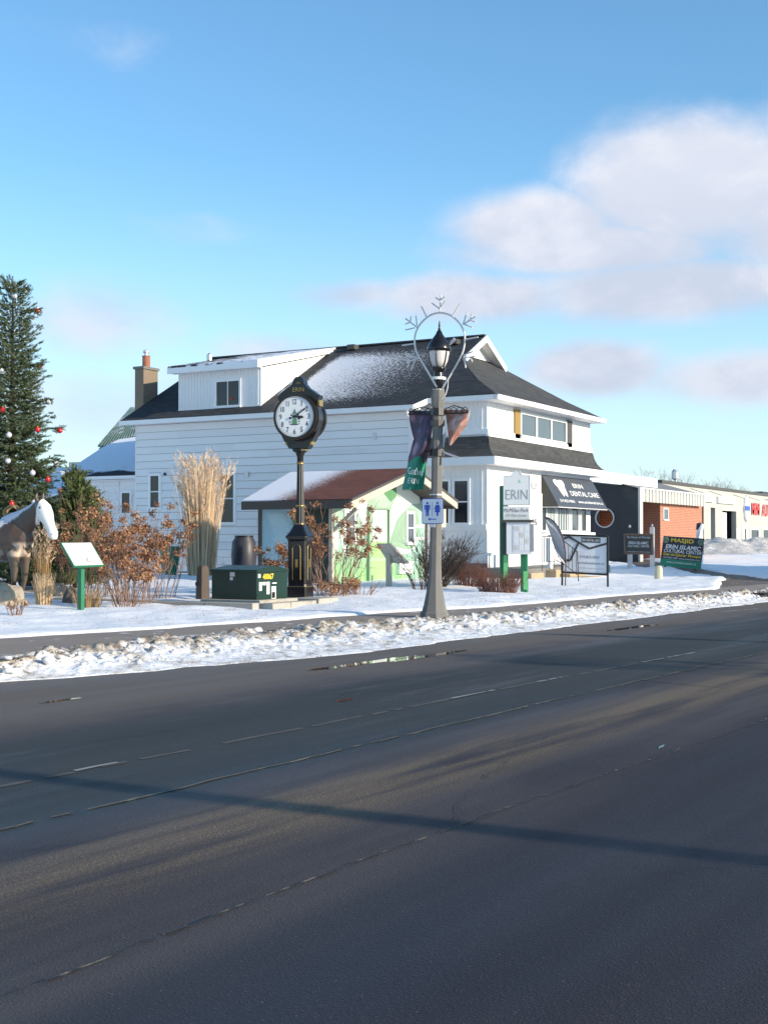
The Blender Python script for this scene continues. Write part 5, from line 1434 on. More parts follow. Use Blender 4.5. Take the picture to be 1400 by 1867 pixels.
    for cx_, dress in ((-.095, False), (.095, True)):
        flat(circ(cx_, .135 * s, .021), 'blue', .008, .002, 'pictogram')
        if not dress:
            flat([(cx_ + a, b_ * s) for a, b_ in ((-.045, .105), (.045, .105), (.052, .09), (.052, .02), (.036, .02), (.034, .075), (.028, .075), (.028, -.085), (.006, -.085), (.003, -.01), (-.003, -.01), (-.006, -.085), (-.028, -.085), (-.028, .075), (-.034, .075), (-.036, .02), (-.052, .02), (-.052, .09))], 'blue', .008, .002, 'pictogram')
        else:
            flat([(cx_ + a, b_ * s) for a, b_ in ((-.03, .105), (.03, .105), (.065, .03), (.05, .025), (.024, .08), (.05, -.02), (.018, -.02), (.016, -.085), (.003, -.085), (0, -.02), (-.003, -.085), (-.016, -.085), (-.018, -.02), (-.05, -.02), (-.024, .08), (-.05, .025), (-.065, .03))], 'blue', .008, .002, 'pictogram')
    flat([(-.003, .15 * s), (.003, .15 * s), (.003, -.085 * s), (-.003, -.085 * s)], 'blue', .008, .002, 'divider')
    flat([(-.085, -.135 * s), (-.03, -.105 * s), (-.045, -.128 * s), (.075, -.128 * s), (.075, -.143 * s), (-.045, -.143 * s), (-.03, -.165 * s)], 'blue', .008, .002, 'arrow')


street_lamp()


# ------------------------------------------------------------------ street clock
def street_clock():
    x, y = 22.25, 14.36; z0 = .26
    r0 = thing('street_clock', 'black and gold post clock with lettered crest standing behind the green cabinet', 'clock', (x, y, z0), R(180 + 11))
    # local +x = face normal (towards the left part of the road), local +z up
    def zl(v): return v - z0
    sq = math.pi / 4
    m_ = MB(); m_.lathe([(.27, 0), (.27, .30), (.255, .34), (.245, .36), (.245, 1.22), (.27, 1.26), (.30, 1.30), (.29, 1.34), (.20, 1.48), (.14, 1.56), (.14, 1.60)], 8, (0, 0, 0), math.pi / 8, 1, 1)
    me_sq = MB()
    def sqprof(prof, ch=.22):
        rings = []
        for (r_, z) in prof:
            c_ = r_ * (1 - ch); rings.append([Vector(p) for p in ((r_, -c_, z), (r_, c_, z), (c_, r_, z), (-c_, r_, z), (-r_, c_, z), (-r_, -c_, z), (-c_, -r_, z), (c_, -r_, z))])
        return rings
    me_sq.loft(sqprof([(.215, 0), (.215, .30), (.20, .33), (.195, .36), (.195, 1.22), (.21, 1.26), (.235, 1.29), (.235, 1.32), (.165, 1.42), (.115, 1.52), (.10, 1.56)], .16)); me_sq.build('pedestal', M['black_gloss'], r0)
    g = MB()
    g.loft(sqprof([(.208, .305), (.208, .322)], .16)); g.build('gold_line', M['gold'], r0)
    for face in range(4):
        a = face * math.pi / 2; u = Vector((-math.sin(a), math.cos(a), 0)); n_ = Vector((math.cos(a), math.sin(a), 0)); k = MB()
        def pp(s, z, d=.197): return n_ * d + u * s + Vector((0, 0, z))
        pts = [pp(-.085, .45), pp(.085, .45), pp(.085, 1.08)] + [pp(.085 * math.cos(t), 1.08 + .085 * math.sin(t)) for t in (math.pi / 4, math.pi / 2, 3 * math.pi / 4)] + [pp(-.085, 1.08)]
        k.tube(pts, .0032, 4, closed=True); k.build('gold_panel_line', M['gold'], r0)
        k = MB(); k.prism([(-.025, .70), (.025, .70), (.025, .86), (-.025, .86)], n_ * .196, u, (0, 0, 1), n_, .006); k.build('plaque', M['gold'], r0)
    # fluted column
    k = MB(); rings = []
    for z, r_ in ((1.56, .088), (1.60, .085), (2.90, .062)):
        ring = []
        for i in range(32):
            a = 2 * math.pi * i / 32; rr = r_ * (1 if i % 4 in (0, 1) else .86) if z > 1.57 else r_; ring.append(Vector((rr * math.cos(a), rr * math.sin(a), z)))
        rings.append(ring)
    k.loft(rings); k.build('column', M['black_iron'], r0)
    for z, r_ in ((1.56, .10), (1.93, .092), (2.78, .08)):
        k = MB(); k.lathe([(r_ - .012, z - .02), (r_, z), (r_ - .012, z + .022)], 16); k.build('gold_ring', M['gold'], r0, smooth=True)
    k = MB(); k.lathe([(.064, 2.82), (.066, 2.92), (.10, 3.0), (.16, 3.03), (.16, 3.07), (.09, 3.10)], 16); k.build('capital', M['black_iron'], r0, smooth=True)
    k = MB(); k.box((.0, .08, 3.028), (.165, .175, 3.055)); k.build('gold_cap_edge', M['gold'], r0)
    # clock case: outline extruded, local y horizontal on the face
    cz = 3.70; D = .21; DC = .11
    half = [(0, .82), (.06, .815), (.10, .77), (.12, .68), (.19, .60), (.30, .53), (.40, .45), (.45, .435), (.43, .37), (.405, .32), (.42, .18), (.43, .0), (.42, -.18), (.37, -.34), (.30, -.48), (.25, -.50), (.23, -.58), (.20, -.62), (.12, -.635), (.10, -.68), (0, -.68)]
    poly = half + [(-a, b_) for a, b_ in half[::-1][1:-1]]
    k = MB(); k.prism(poly, (-DC, 0, cz), (0, 1, 0), (0, 0, 1), (1, 0, 0), 2 * DC); case = k.build('case', M['black_gloss'], r0)
    for sg in (1, -1):
        nx = sg
        def disc(r_, d, th, mt, nm, par=r0, n=48, r_in=None):
            kk = MB(); rings = []
            A = [(r_ * math.cos(2 * math.pi * i / n), r_ * math.sin(2 * math.pi * i / n)) for i in range(n)]
            if r_in is None: kk.prism(A, (sg * d, 0, cz), (0, sg, 0), (0, 0, 1), (sg, 0, 0), th)
            else:
                B_ = [(r_in * math.cos(2 * math.pi * i / n), r_in * math.sin(2 * math.pi * i / n)) for i in range(n)]
                V = []
                for dd in (d, d + th):
                    V += [(sg * dd, sg * a, cz + b_) for a, b_ in A] + [(sg * dd, sg * a, cz + b_) for a, b_ in B_]
                fs = []
                for i in range(n):
                    j = (i + 1) % n; fs += [(i, j, 2 * n + j, 2 * n + i), (n + j, n + i, 3 * n + i, 3 * n + j), (2 * n + i, 2 * n + j, 3 * n + j, 3 * n + i), (j, i, n + i, n + j)]
                kk.add(V, fs)
            return kk.build(nm, mt, par)
        disc(.455, .0, D - .03, M['black_gloss'], 'drum'); disc(.475, D - .05, .035, M['bronze'], 'drum_band', r_in=.44); disc(.455, D - .015, .07, M['black_gloss'], 'bezel', r_in=.415); disc(.465, D + .055, .02, M['bronze'], 'bezel_ring', r_in=.42); disc(.44, D + .075, .03, M['black_gloss'], 'bezel', r_in=.405)
        fo = disc(.405, D + .08, .008, M['white_flat'], 'dial')
        disc(.385, D + .088, .002, M['dark_print'], 'minute_track', r_in=.381); disc(.345, D + .088, .002, M['grey_print'], 'minute_track', r_in=.342)
        xd = (0, sg, 0)
        for h in range(1, 13):
            a = math.pi / 2 - h * math.pi / 6; text(str(h), 'numeral', M['dark_print'], r0, (sg * (D + .089), sg * .30 * math.cos(a), cz + .30 * math.sin(a)), xd, (0, 0, 1), h=.11, w={1: .016, 11: .06, 10: .08, 12: .08}.get(h, .05), bold=.012, depth=.003)
        # emblem: small green and dark crest
        ers = random.Random(3)
        for (ex, ez, er, em) in [(0, .13, .022, 'grey_print'), (0, .09, .03, 'mural_dark'), (-.04, .05, .022, 'grey_print'), (.04, .05, .022, 'grey_print'), (-.09, -.03, .028, 'dark_print'), (.09, -.03, .028, 'dark_print'), (-.075, .03, .018, 'dark_print'), (.075, .03, .018, 'dark_print'), (-.10, -.10, .022, 'grey_print'), (.10, -.10, .022, 'grey_print')]:
            k = MB(); k.prism([(ex + er * (1 + ers.uniform(-.4, .4)) * math.cos(t), ez + er * 1.2 * (1 + ers.uniform(-.4, .4)) * math.sin(t)) for t in [2 * math.pi * i / 9 for i in range(9)]], (sg * (D + .0885), 0, cz), xd, (0, 0, 1), (sg, 0, 0), .002); k.build('emblem', M[em], r0)
        k = MB(); k.prism([(-.11, -.15), (-.05, -.17), (.05, -.17), (.11, -.15), (.11, -.135), (.05, -.152), (-.05, -.152), (-.11, -.135)], (sg * (D + .0885), 0, cz), xd, (0, 0, 1), (sg, 0, 0), .002); k.build('emblem', M['dark_print'], r0)
        k = MB(); k.prism([(-.055, -.15), (.055, -.15), (.045, -.06), (0, -.03), (-.045, -.06)], (sg * (D + .091), 0, cz), xd, (0, 0, 1), (sg, 0, 0), .002); k.build('emblem', M['mural_dark'], r0)
        def hand(ang, L, w_, nm):
            d = Vector((0, sg * math.cos(ang), math.sin(ang))); n_ = Vector((0, -sg * math.sin(ang), math.cos(ang))); kk = MB()
            kk.prism([(-.05, -w_ * .6), (L * .55, -w_), (L * .75, -w_ * 1.4), (L, 0), (L * .75, w_ * 1.4), (L * .55, w_), (-.05, w_ * .6)], (sg * (D + .10), 0, cz), d, n_, (sg, 0, 0), .006); kk.build(nm, M['black_iron'], r0)
        hand(math.pi / 2 - 2 * math.pi * 9.3 / 60, .33, .012, 'minute_hand'); hand(math.pi / 2 - 2 * math.pi * 3.17 / 12, .20, .022, 'hour_hand')
        kk = MB(); kk.prism([(.03 * math.cos(t), .03 * math.sin(t)) for t in [2 * math.pi * i / 12 for i in range(12)]], (sg * (D + .11), 0, cz), xd, (0, 0, 1), (sg, 0, 0), .01); kk.build('hub', M['black_iron'], r0)
        text('ERIN', 'crest_lettering', M['gold'], r0, (sg * DC, 0, cz + .56), xd, (0, 0, 1), w=.24, h=.085, depth=.006)
        text('1820', 'crest_lettering', M['gold'], r0, (sg * DC, 0, cz + .69), xd, (0, 0, 1), w=.09, h=.035, depth=.006)
    # gold straps on the narrow sides
    for sy in (1, -1):
        for (za, zb, w_) in ((.22, .34, .415), (-.55, -.45, .25)):
            k = MB(); k.beam((-.06, sy * (w_ + .02), cz + za), (-.06, sy * (w_ + .01), cz + zb), .10, .02, (0, 1, 0)); k.box((-.10, sy * w_, cz + za), (.10, sy * (w_ + .035), cz + zb)); k.build('gold_strap', M['gold'], r0)
    # snow lying on the shoulders
    k = MB(); k.prism([(-.07, .80), (-.12, .76), (-.14, .68), (-.22, .62), (-.34, .57), (-.45, .46), (-.44, .48), (-.30, .57), (-.2, .64), (-.11, .75), (-.05, .815)], (-DC + .005, 0, cz), (0, 1, 0), (0, 0, 1), (1, 0, 0), 2 * DC - .01); k.build('snow_dusting', M['snow_clean'], r0)


street_clock()


# ------------------------------------------------------------------ green transformer box on its pad, kerb stones
def utility():
    c = (20.3, 13.9)
    gz0 = .28
    r0 = thing('transformer_cabinet', 'dark green utility cabinet numbered in yellow on a concrete pad', 'utility box', (20.9, 14.6, gz0), world=True)
    A = onZ(469, 1101, .33); B_ = onX(383, 1095, A.x); D_ = onY(527, 1092, A.y)
    x0, y0 = A.x, A.y; y1 = B_.y; x1 = D_.x; z0, z1 = .40, onX(469, 1037, x0).z
    m_ = MB(); m_.box((x0 + .02, y0 + .02, z0), (x1 - .02, y1 - .02, z1 - .06)); m_.build('body', M['box_green'], r0, bevel=.01)
    m_ = MB(); m_.prism([(x0, z1 - .07), (x1, z1 - .07), (x1, z1 - .02), ((x0 + x1) / 2, z1 + .05), (x0, z1 - .02)], (0, y0, 0), (1, 0, 0), (0, 0, 1), (0, 1, 0), y1 - y0); m_.build('lid', M['box_green'], r0, bevel=.006)
    m_ = MB(); m_.box((x0 + .01, y0 - .012, z0 + .08), (x0 + .02, y1 - .1, z0 + .1)); m_.build('seam_rib', M['box_green'], r0)
    m_ = MB(); m_.box((x0 + .018, y1 - (y1 - y0) * .47 - .055, z1 - .15), (x0 + .012, y1 - (y1 - y0) * .47 + .055, z1 - .04)); m_.build('latch_plate', M['metal'], r0)
    m_ = MB(); m_.box((x0 + .004, y1 - (y1 - y0) * .47 - .02, z1 - .22), (x0 + .02, y1 - (y1 - y0) * .47 + .05, z1 - .16)); m_.build('padlock', M['metal'], r0)
    text('40067', 'cabinet_number', M['yellow'], r0, (x0 + (x1 - x0) * .36, y0 + .02, z1 - .15), *YF, w=.36, h=.11, bold=.03, depth=.006)
    W = x1 - x0
    for (a, b_, za, zb) in ((.05, .12, .12, .05), (.08, .16, .36, .20), (.19, .28, .26, .20), (.31, .40, .43, .20), (.46, .60, .52, .29), (.48, .62, .24, .22)):
        m_ = MB(); m_.box((x0 + W * a, y0 + .012, z1 - .05 - za), (x0 + W * b_, y0 + .02, z1 - .05 - zb)); m_.build('sticker', M['sticker'], r0)
    m_ = MB(); m_.box((x0 + W * .47, y0 + .0, z0 + .02), (x0 + W * .56, y0 + .02, z0 + .13)); m_.build('handle', M['black_iron'], r0)
    # pad: stone blocks, each liftable
    pad = thing('concrete_pad', 'pale concrete pad edged with kerb blocks under the green cabinet', 'pad', (20.9, 14.6, .2), world=True)
    m_ = MB(); m_.box((x0 - .12, y0 - .14, .1), (x1 + .10, y1 + .14, .40)); m_.build('slab', M['pad_stone'], pad, bevel=.012)
    k0 = onZ(433, 1108, .30); kx = k0.x
    yy = y0 - .25
    for L in (1.1, 1.2, 1.3, 1.2):
        m_ = MB(); m_.box((x0 - .50, yy, .08), (x0 - .26, yy + L - .015, .365 + random.uniform(-.006, .006))); m_.build('kerb_block', M['pad_stone'], pad, bevel=.012); yy += L
    xx = x0 - .26 + .015
    for L in (.75, .9):
        m_ = MB(); m_.box((xx, y0 - .42, .08), (xx + L - .015, y0 - .2, .35)); m_.build('kerb_block', M['pad_stone'], pad, bevel=.012); xx += L
    m_ = MB(); m_.box((xx + .02, y0 - .45, .08), (xx + .75, y0 + .2, .38)); m_.build('kerb_block', M['pad_stone'], pad, bevel=.012)
    # brown pedestal
    p = onZ(370, 1092, .3)
    b0 = thing('utility_pedestal', 'brown boxy utility pedestal left of the green cabinet', 'utility box', (p.x, p.y, .25))
    m_ = MB(); rings = []
    for z, s in ((0, .135), (.60, .115), (.68, .105), (.73, .08)):
        rings.append([Vector((a * s, b_ * s * .9, z)) for a, b_ in ((-1, -.6), (-.6, -1), (.6, -1), (1, -.6), (1, .6), (.6, 1), (-.6, 1), (-1, .6))])
    m_.loft(rings); m_.build('housing', M['brown_box'], b0)
    m_ = MB(); m_.box((-.145, .03, .32), (-.12, .08, .40)); m_.build('lock', M['black_iron'], b0)
    # snow on kerb
utility()


# ------------------------------------------------------------------ interpretive panels
def panel_left():
    p = onZ(148, 1116, .28)
    r0 = thing('interpretive_sign', 'slanted white interpretive panel on a green post beside the horse', 'sign', (p.x, p.y, .22))
    x = p.x
    m_ = MB(); z1 = onX(148, 1034, x).z - .22; m_.box((-.042, -.042, 0), (.042, .042, z1)); m_.build('post', M['post_green'], r0)
    def L(px, py, X): q = onX(px, py, X); return Vector((q.x - p.x, q.y - p.y, q.z - .22))
    def LY(px, py, Y): q = onY(px, py, Y); return Vector((q.x - p.x, q.y - p.y, q.z - .22))
    a, b_, c_, d = LY(136, 1033, p.y - .16), LY(191, 1031, p.y - .16), LY(168, 990, p.y + .18), LY(111, 989, p.y + .18)
    n_ = (b_ - a).cross(d - a).normalized()
    if n_.z < 0: n_ = -n_
    m_ = MB(); P = [a, b_, c_, d]; m_.add(P + [q - n_ * .035 for q in P], [(0, 1, 2, 3), (7, 6, 5, 4), (0, 4, 5, 1), (1, 5, 6, 2), (2, 6, 7, 3), (3, 7, 4, 0)]); m_.build('frame', M['post_green'], r0)
    def q_(u, v, o=.003): return a + (b_ - a) * u + (d - a) * v + n_ * o
    m_ = MB(); m_.face([q_(.02, .03), q_(.98, .03), q_(.98, .97), q_(.02, .97)]); m_.build('plate', M['plate'], r0, fix=False)
    m_ = MB(); m_.face([q_(.03, .80, .006), q_(.97, .80, .006), q_(.97, .96, .006), q_(.03, .96, .006)]); m_.build('title_band', M['white_flat'], r0, fix=False)
    m_ = MB(); m_.face([q_(.36, .32, .006), q_(.60, .32, .006), q_(.62, .72, .006), q_(.38, .72, .006)]); m_.build('printed_photo', M['print_photo'], r0, fix=False)
    rs = random.Random(5)
    for u, v, s in ((.62, .18, .05), (.55, .22, .04), (.68, .16, .035), (.60, .28, .03)):
        m_ = MB(); c0 = q_(u, v, .015); m_.lathe([(s, -.01), (s * .8, .015), (s * .3, .03)], 8, c0); m_.build('snow_clump', M['snow_clean'], r0, smooth=True)
    # lectern near the shed, seen from behind
    p2 = onZ(709, 1070, .3); x = p2.x
    r1 = thing('interpretive_sign', 'tan lectern style sign in front of the mural shed', 'sign', (x, p2.y, .22))
    m_ = MB(); m_.box((-.06, -.06, 0), (.06, .06, onX(709, 1010, x).z - .22)); m_.build('post', M['shed_trim'], r1)
    def L2(px, py, X): q = onX(px, py, X); return Vector((q.x - x, q.y - p2.y, q.z - .22))
    a, b_, c_, d = L2(686, 992, x + .1), L2(712, 992, x - .25), L2(744, 1028, x - .25), L2(708, 1026, x + .15)
    m_ = MB(); P = [a, b_, c_, d]; n_ = (b_ - a).cross(d - a).normalized(); m_.add(P + [q + n_ * .05 for q in P], [(0, 1, 2, 3), (7, 6, 5, 4), (0, 4, 5, 1), (1, 5, 6, 2), (2, 6, 7, 3), (3, 7, 4, 0)]); m_.build('panel_back', M['shed_trim'], r1)
    # notice board on the shed side
panel_left()


# ------------------------------------------------------------------ park sign with notice case
def park_sign():
    X = 28.7; p = onZ(912, 1066, .32)
    r0 = thing('park_sign', 'tall white ERIN park sign with notice case on green posts', 'sign', (X, p.y, .3), world=True)
    O = r0['_w']
    def yz(px, py, xx=X): q = onX(px, py, xx); return q.y, q.z
    def bx(a, b_, mt, nm, d0=0.0, d1=.08, par=r0, bv=0):
        y0, z0 = yz(*a); y1, z1 = yz(*b_); m_ = MB(); m_.box((X - d1, y0, z0), (X - d0, y1, z1)); return m_.build(nm, M[mt], par, off=O, bevel=bv)
    bx((904, 885), (917, 1070), 'post_green', 'post', -.10, .08); bx((940, 1010), (951, 1084), 'post_green', 'post', -.10, .08)
    bx((911, 1012), (917, 1055), 'lime', 'post_face', .081, .095); bx((945, 1042), (951, 1076), 'lime', 'post_face', .081, .095)
    # arched top panel
    y0, z0 = yz(911, 921); y1, z1 = yz(957, 865); yc = (y0 + y1) / 2; hw = abs(y0 - y1) / 2
    arch = [(-hw, z0), (hw, z0), (hw, z1), (hw * .42, z1), (hw * .36, z1 + .03), (hw * .22, z1 + .10), (0, z1 + .13), (-hw * .22, z1 + .10), (-hw * .36, z1 + .03), (-hw * .42, z1), (-hw, z1)]
    m_ = MB(); m_.prism(arch, (X - .08, yc, 0), (0, -1, 0), (0, 0, 1), (-1, 0, 0), .05); m_.build('name_panel', M['white_flat'], r0)
    m_ = MB(); m_.tube([(X - .131, yc - a * .97, b_ + (0 if b_ > z0 + .1 else .012) - (.012 if b_ > z0 + .1 else 0)) for a, b_ in arch], .005, 4, closed=True); m_.build('panel_line', M['grey_print'], r0)
    yy, zz = yz(934, 901); text('ERIN', 'sign_lettering', M['grey_print'], r0, (X - .131, yy, zz), *XF, w=abs(hw) * 1.62, h=.23, bold=-.012)
    yy, zz = yz(939, 877); m_ = MB(); m_.prism([(-.03, -.02), (.03, -.02), (.012, 0), (0, .05), (-.012, 0)], (X - .132, yy, zz), (0, -1, 0), (0, 0, 1), (-1, 0, 0), .003); m_.build('leaf_emblem', M['lime'], r0)
    bx((911, 923), (956, 947), 'white_flat', 'address_panel', .08, .12)
    yy, zz = yz(933, 930); text('McMillan Park', 'sign_lettering', M['dark_print'], r0, (X - .122, yy, zz), *XF, w=.60, h=.09, shear=.3)
    yy, zz = yz(933, 939); text('109 Main Street', 'sign_lettering', M['grey_print'], r0, (X - .122, yy, zz), *XF, w=.52, h=.07, shear=.3)
    bx((911, 946), (956, 950), 'lime', 'green_strip', .08, .11)
    # notice case
    bx((910, 951), (919, 1012), 'charcoal', 'case_side', .08, .12)
    c = bx((918, 950), (962, 1011), 'white_flat', 'notice_case', .10, .26, bv=.008)
    y0, z0 = yz(921, 1006, X - .26); y1, z1 = yz(957, 955, X - .26)
    m_ = MB(); m_.box((X - .266, y0, z0), (X - .261, y1, z1)); m_.build('notice_sheet', M['sign_white'], c, off=O)
    m_ = MB(); m_.box((X - .268, y0 + (y1 - y0) * .82, z0), (X - .2665, y1, z1)); m_.build('notice_strip', M['grey_print'], c, off=O)
    rs = random.Random(4)
    for i in range(3):
        for j in range(4):
            ya = y0 + (y1 - y0) * (.06 + .25 * i); zb_ = z0 + (z1 - z0) * (.06 + .23 * j); m_ = MB(); m_.box((X - .270, ya, zb_), (X - .267, ya + (y1 - y0) * .2, zb_ + (z1 - z0) * .17)); m_.build('notice', M['white_flat' if (i + j) % 3 else 'print_photo'], c, off=O)
    bx((909, 948), (963, 952), 'charcoal', 'case_roof', .05, .30)


park_sign()


# ------------------------------------------------------------------ signs on the right
def board(name, label, X, c4, mat_, thick=.05, tilt=None, world=True):
    p = [onX(a, b_, X) for a, b_ in c4]   # bl, br, tr, tl
    base = Vector((X, (p[0].y + p[1].y) / 2, .35))
    r0 = thing(name, label, 'sign', tuple(base), world=True)
    m_ = MB(); T = Vector((thick, 0, 0)); m_.add([*p, *[q + T for q in p]], [(0, 1, 2, 3), (7, 6, 5, 4), (0, 4, 5, 1), (1, 5, 6, 2), (2, 6, 7, 3), (3, 7, 4, 0)]); b_ = m_.build('board', M[mat_], r0)
    def P(u, v, d=0.0):
        return (p[0] * (1 - u) + p[1] * u) * (1 - v) + (p[3] * (1 - u) + p[2] * u) * v + Vector((-d, 0, 0))
    ux = (p[1] - p[0]).normalized(); uz = (p[3] - p[0]).normalized(); W = (p[1] - p[0]).length; Hh = (p[3] - p[0]).length
    def T_(s_, u, v, w_, h_, mt, shear=0, bold=0, nm='sign_lettering', depth=.008):
        text(s_, nm, M[mt], r0, P(u, v), tuple(ux), tuple(uz), w=W * w_, h=Hh * h_, shear=shear, bold=bold, depth=depth)
    def quad(u0, v0, u1, v1, mt, nm, d=.004):
        m2 = MB(); m2.add([P(u0, v0), P(u1, v0), P(u1, v1), P(u0, v1), P(u0, v0, d), P(u1, v0, d), P(u1, v1, d), P(u0, v1, d)], [(0, 3, 2, 1), (4, 5, 6, 7), (0, 1, 5, 4), (1, 2, 6, 5), (2, 3, 7, 6), (3, 0, 4, 7)]); return m2.build(nm, M[mt], r0)
    def bar(u0, v0, u1, v1, w_, mt, nm='printed_band', d=.006):
        m2 = MB(); m2.beam(P(u0, v0, d), P(u1, v1, d), w_, .004, (1, 0, 0)); a = m2.build(nm, M[mt], r0); return a
    return r0, P, T_, quad, bar, W, Hh, p


def right_signs():
    # dental sign
    X = 33.4
    r0, P, T_, quad, bar, W, Hh, p = board('dental_sign', 'white lawn sign with grey chevrons in a black frame by the steps', X, [(1026, 1043), (1106, 1048), (1106, 978), (1026, 975)], 'sign_white', .03)
    for a, b_ in (((0, 0), (1, 0)), ((1, 0), (1, 1)), ((1, 1), (0, 1)), ((0, 1), (0, 0))):
        m_ = MB(); m_.beam(P(*a, .01), P(*b_, .01), .05, .05, (1, 0, 0)); m_.build('frame_bar', M['black_iron'], r0)
    for u in (0, 1):
        q = P(u, 0); m_ = MB(); m_.beam((q.x, q.y, q.z + .1), (q.x, q.y, .2), .045, .045); m_.build('leg', M['black_iron'], r0)
    for a, b_ in (((.0, .88), (.15, .95)), ((.15, .95), (.60, .66)), ((.60, .66), (1, .82)), ((.36, .80), (.18, .32)), ((.18, .32), (0, .32))):
        m2 = MB(); A = P(*a, .006); B_ = P(*b_, .006); d = (B_ - A).normalized(); n_ = Vector((1, 0, 0)).cross(d); m2.prism([(0, -.028), ((B_ - A).length, -.028), ((B_ - A).length, .028), (0, .028)], A, d, n_, (-1, 0, 0), .004); m2.build('printed_band', M['charcoal'], r0)
    quad(.42, .82, .84, .95, 'charcoal', 'logo_block', .006); T_('ERIN DENTAL CARE', .63, .885, .38, .07, 'white_flat', depth=.009)
    T_('519-833-9063', .60, .44, .44, .07, 'dark_print', .2); T_('erindentalcare.ca', .64, .28, .56, .06, 'dark_print', .2); T_('info@erindentalcare.ca', .64, .14, .56, .045, 'grey_print', .2)
    # house of worship sign
    X = 50.5
    r0, P, T_, quad, bar, W, Hh, p = board('worship_sign', 'dark framed sign with white script on two grey posts beside the brick building', X, [(1139, 1009), (1188, 1010), (1189, 975), (1138, 974)], 'charcoal', .06)
    for (u, k) in ((.14, 0), (.97, 1)):
        q = P(u, 0); m_ = MB(); top_ = P(u, 1).z + (.30 if k else 0); m_.box((q.x + .06, q.y - .08, .2), (q.x + .20, q.y + .08, top_)); m_.build('post', M['metal'], r0)
        c0 = P(u, 1); m_ = MB(); m_.lathe([(.02, 0), (.06, .05), (.01, .14)], 8, (q.x + .13, q.y, top_ + (.25 if not k else 0))); m_.build('finial', M['metal'], r0)
    for a, b_ in (((0, 0), (1, 0)), ((1, 0), (1, 1)), ((1, 1), (0, 1)), ((0, 1), (0, 0))):
        m_ = MB(); m_.beam(P(*a, .01), P(*b_, .01), .07, .05, (1, 0, 0)); m_.build('frame_bar', M['twig'], r0)
    T_('The House of Worship', .5, .84, .88, .15, 'white_flat', .35); T_('ERIN ISLAMIC', .5, .56, .74, .15, 'white_flat', .1, .02); T_('CULTURAL CENTER', .5, .39, .80, .11, 'white_flat', .1, .01); T_('519-833-1000 www.erinislamiccenter.ca', .5, .10, .88, .06, 'sign_white')
    # masjid sign
    X = 49.0
    r0, P, T_, quad, bar, W, Hh, p = board('mosque_sign', 'leaning black and green MASJID sign with yellow lettering on the snowy bank', X, [(1202, 1031), (1276, 1038), (1283, 982), (1209, 977)], 'navy', .05)
    quad(0, 0, 1, .24, 'banner_green', 'green_base')
    T_('MASJID', .48, .86, .56, .17, 'yellow', 0, .02); T_('ERIN ISLAMIC', .52, .66, .86, .14, 'sign_white', .15, .02); T_('CULTURAL CENTER', .52, .52, .92, .11, 'sign_white', .15, .01)
    T_('Dar-ul-Qamar Mosque', .52, .39, .92, .12, 'yellow', 0, .02); T_('519-833-1000  www.erinislamic.com', .52, .29, .90, .055, 'sign_white'); T_('www.erinislamiccenter.ca', .52, .15, .72, .07, 'sign_white', 0, .0, depth=.012)
    for u in (.07, .93):
        m_ = MB(); c0 = P(u, .87, .008); m_.tube([(c0.x, c0.y + .10 * math.cos(t), c0.z + .10 * math.sin(t)) for t in [2 * math.pi * i / 16 for i in range(16)]], .014, 5, closed=True); m_.build('round_emblem', M['mural_mid'], r0)
        m_ = MB(); m_.tube([(c0.x, c0.y + .05 * math.cos(t), c0.z + .05 * math.sin(t)) for t in [2 * math.pi * i / 12 for i in range(12)]], .018, 5, closed=True); m_.build('round_emblem', M['mural_mid'], r0)
    for u in (.12, .86):
        q = P(u, 0); m_ = MB(); m_.box((q.x + .05, q.y - .04, .15), (q.x + .13, q.y + .04, q.z + .8)); m_.build('post', M['shed_dark'], r0)
    # stubby post
    q = onZ(1200, 1056, .32); r1 = thing('stub_post', 'short weathered pale post standing in the snow before the leaning sign', 'post', (q.x, q.y, .2))
    zt = onX(1200, 1031, q.x).z - .2
    m_ = MB(); m_.lathe([(.13, 0), (.125, zt * .8), (.10, zt * .95), (.05, zt)], 10); m_.build('shaft', M['hydrant'], r1)
    # pale wrapped stick figure beside the brick
    X = 56.0
    pts = [onX(1274, 985, X), onX(1275, 968, X), onX(1278, 960, X), onX(1280, 955, X)]
    r1 = thing('wrapped_sapling', 'white wrapped sapling against the brick wall behind the leaning sign', 'plant', tuple(Vector((pts[0].x, pts[0].y, .5))), world=True)
    m_ = MB(); m_.tube([(pts[0].x, pts[0].y, .5)] + pts, [.16, .16, .13, .1, .04], 8); m_.build('wrap', M['white_flat'], r1)
    m_ = MB(); m_.tube([onX(1272, 966, X), onX(1274, 956, X), onX(1277, 954, X)], [.10, .12, .05], 7); m_.build('dark_tie', M['navy'], r1)
    # feather flag
    X = 32.6; b0 = onX(1030, 1030, X)
    r1 = thing('feather_flag', 'pale grey feather flag on a bent dark pole in front of the porch', 'flag', (X, b0.y, .3), world=True)
    outer = [(993, 943), (1001, 945), (1010, 951), (1018, 962), (1024, 975), (1028, 990), (1030, 1005), (1031, 1028)]
    inner = [(993, 944), (996, 956), (1001, 970), (1004, 978), (1008, 992), (1014, 1008), (1020, 1020), (1030, 1029)]
    P_ = []; Q = []; nu = 7
    for i, (o, n_) in enumerate(zip(outer, inner)):
        for j in range(nu):
            u = j / (nu - 1); px = o[0] + (n_[0] - o[0]) * u; py = o[1] + (n_[1] - o[1]) * u; q = onX(px, py, X + .10 * math.sin(u * 6 + i * .8) * u); P_.append(tuple(q))
    for i in range(len(outer) - 1):
        for j in range(nu - 1): Q.append((i * nu + j, i * nu + j + 1, (i + 1) * nu + j + 1, (i + 1) * nu + j))
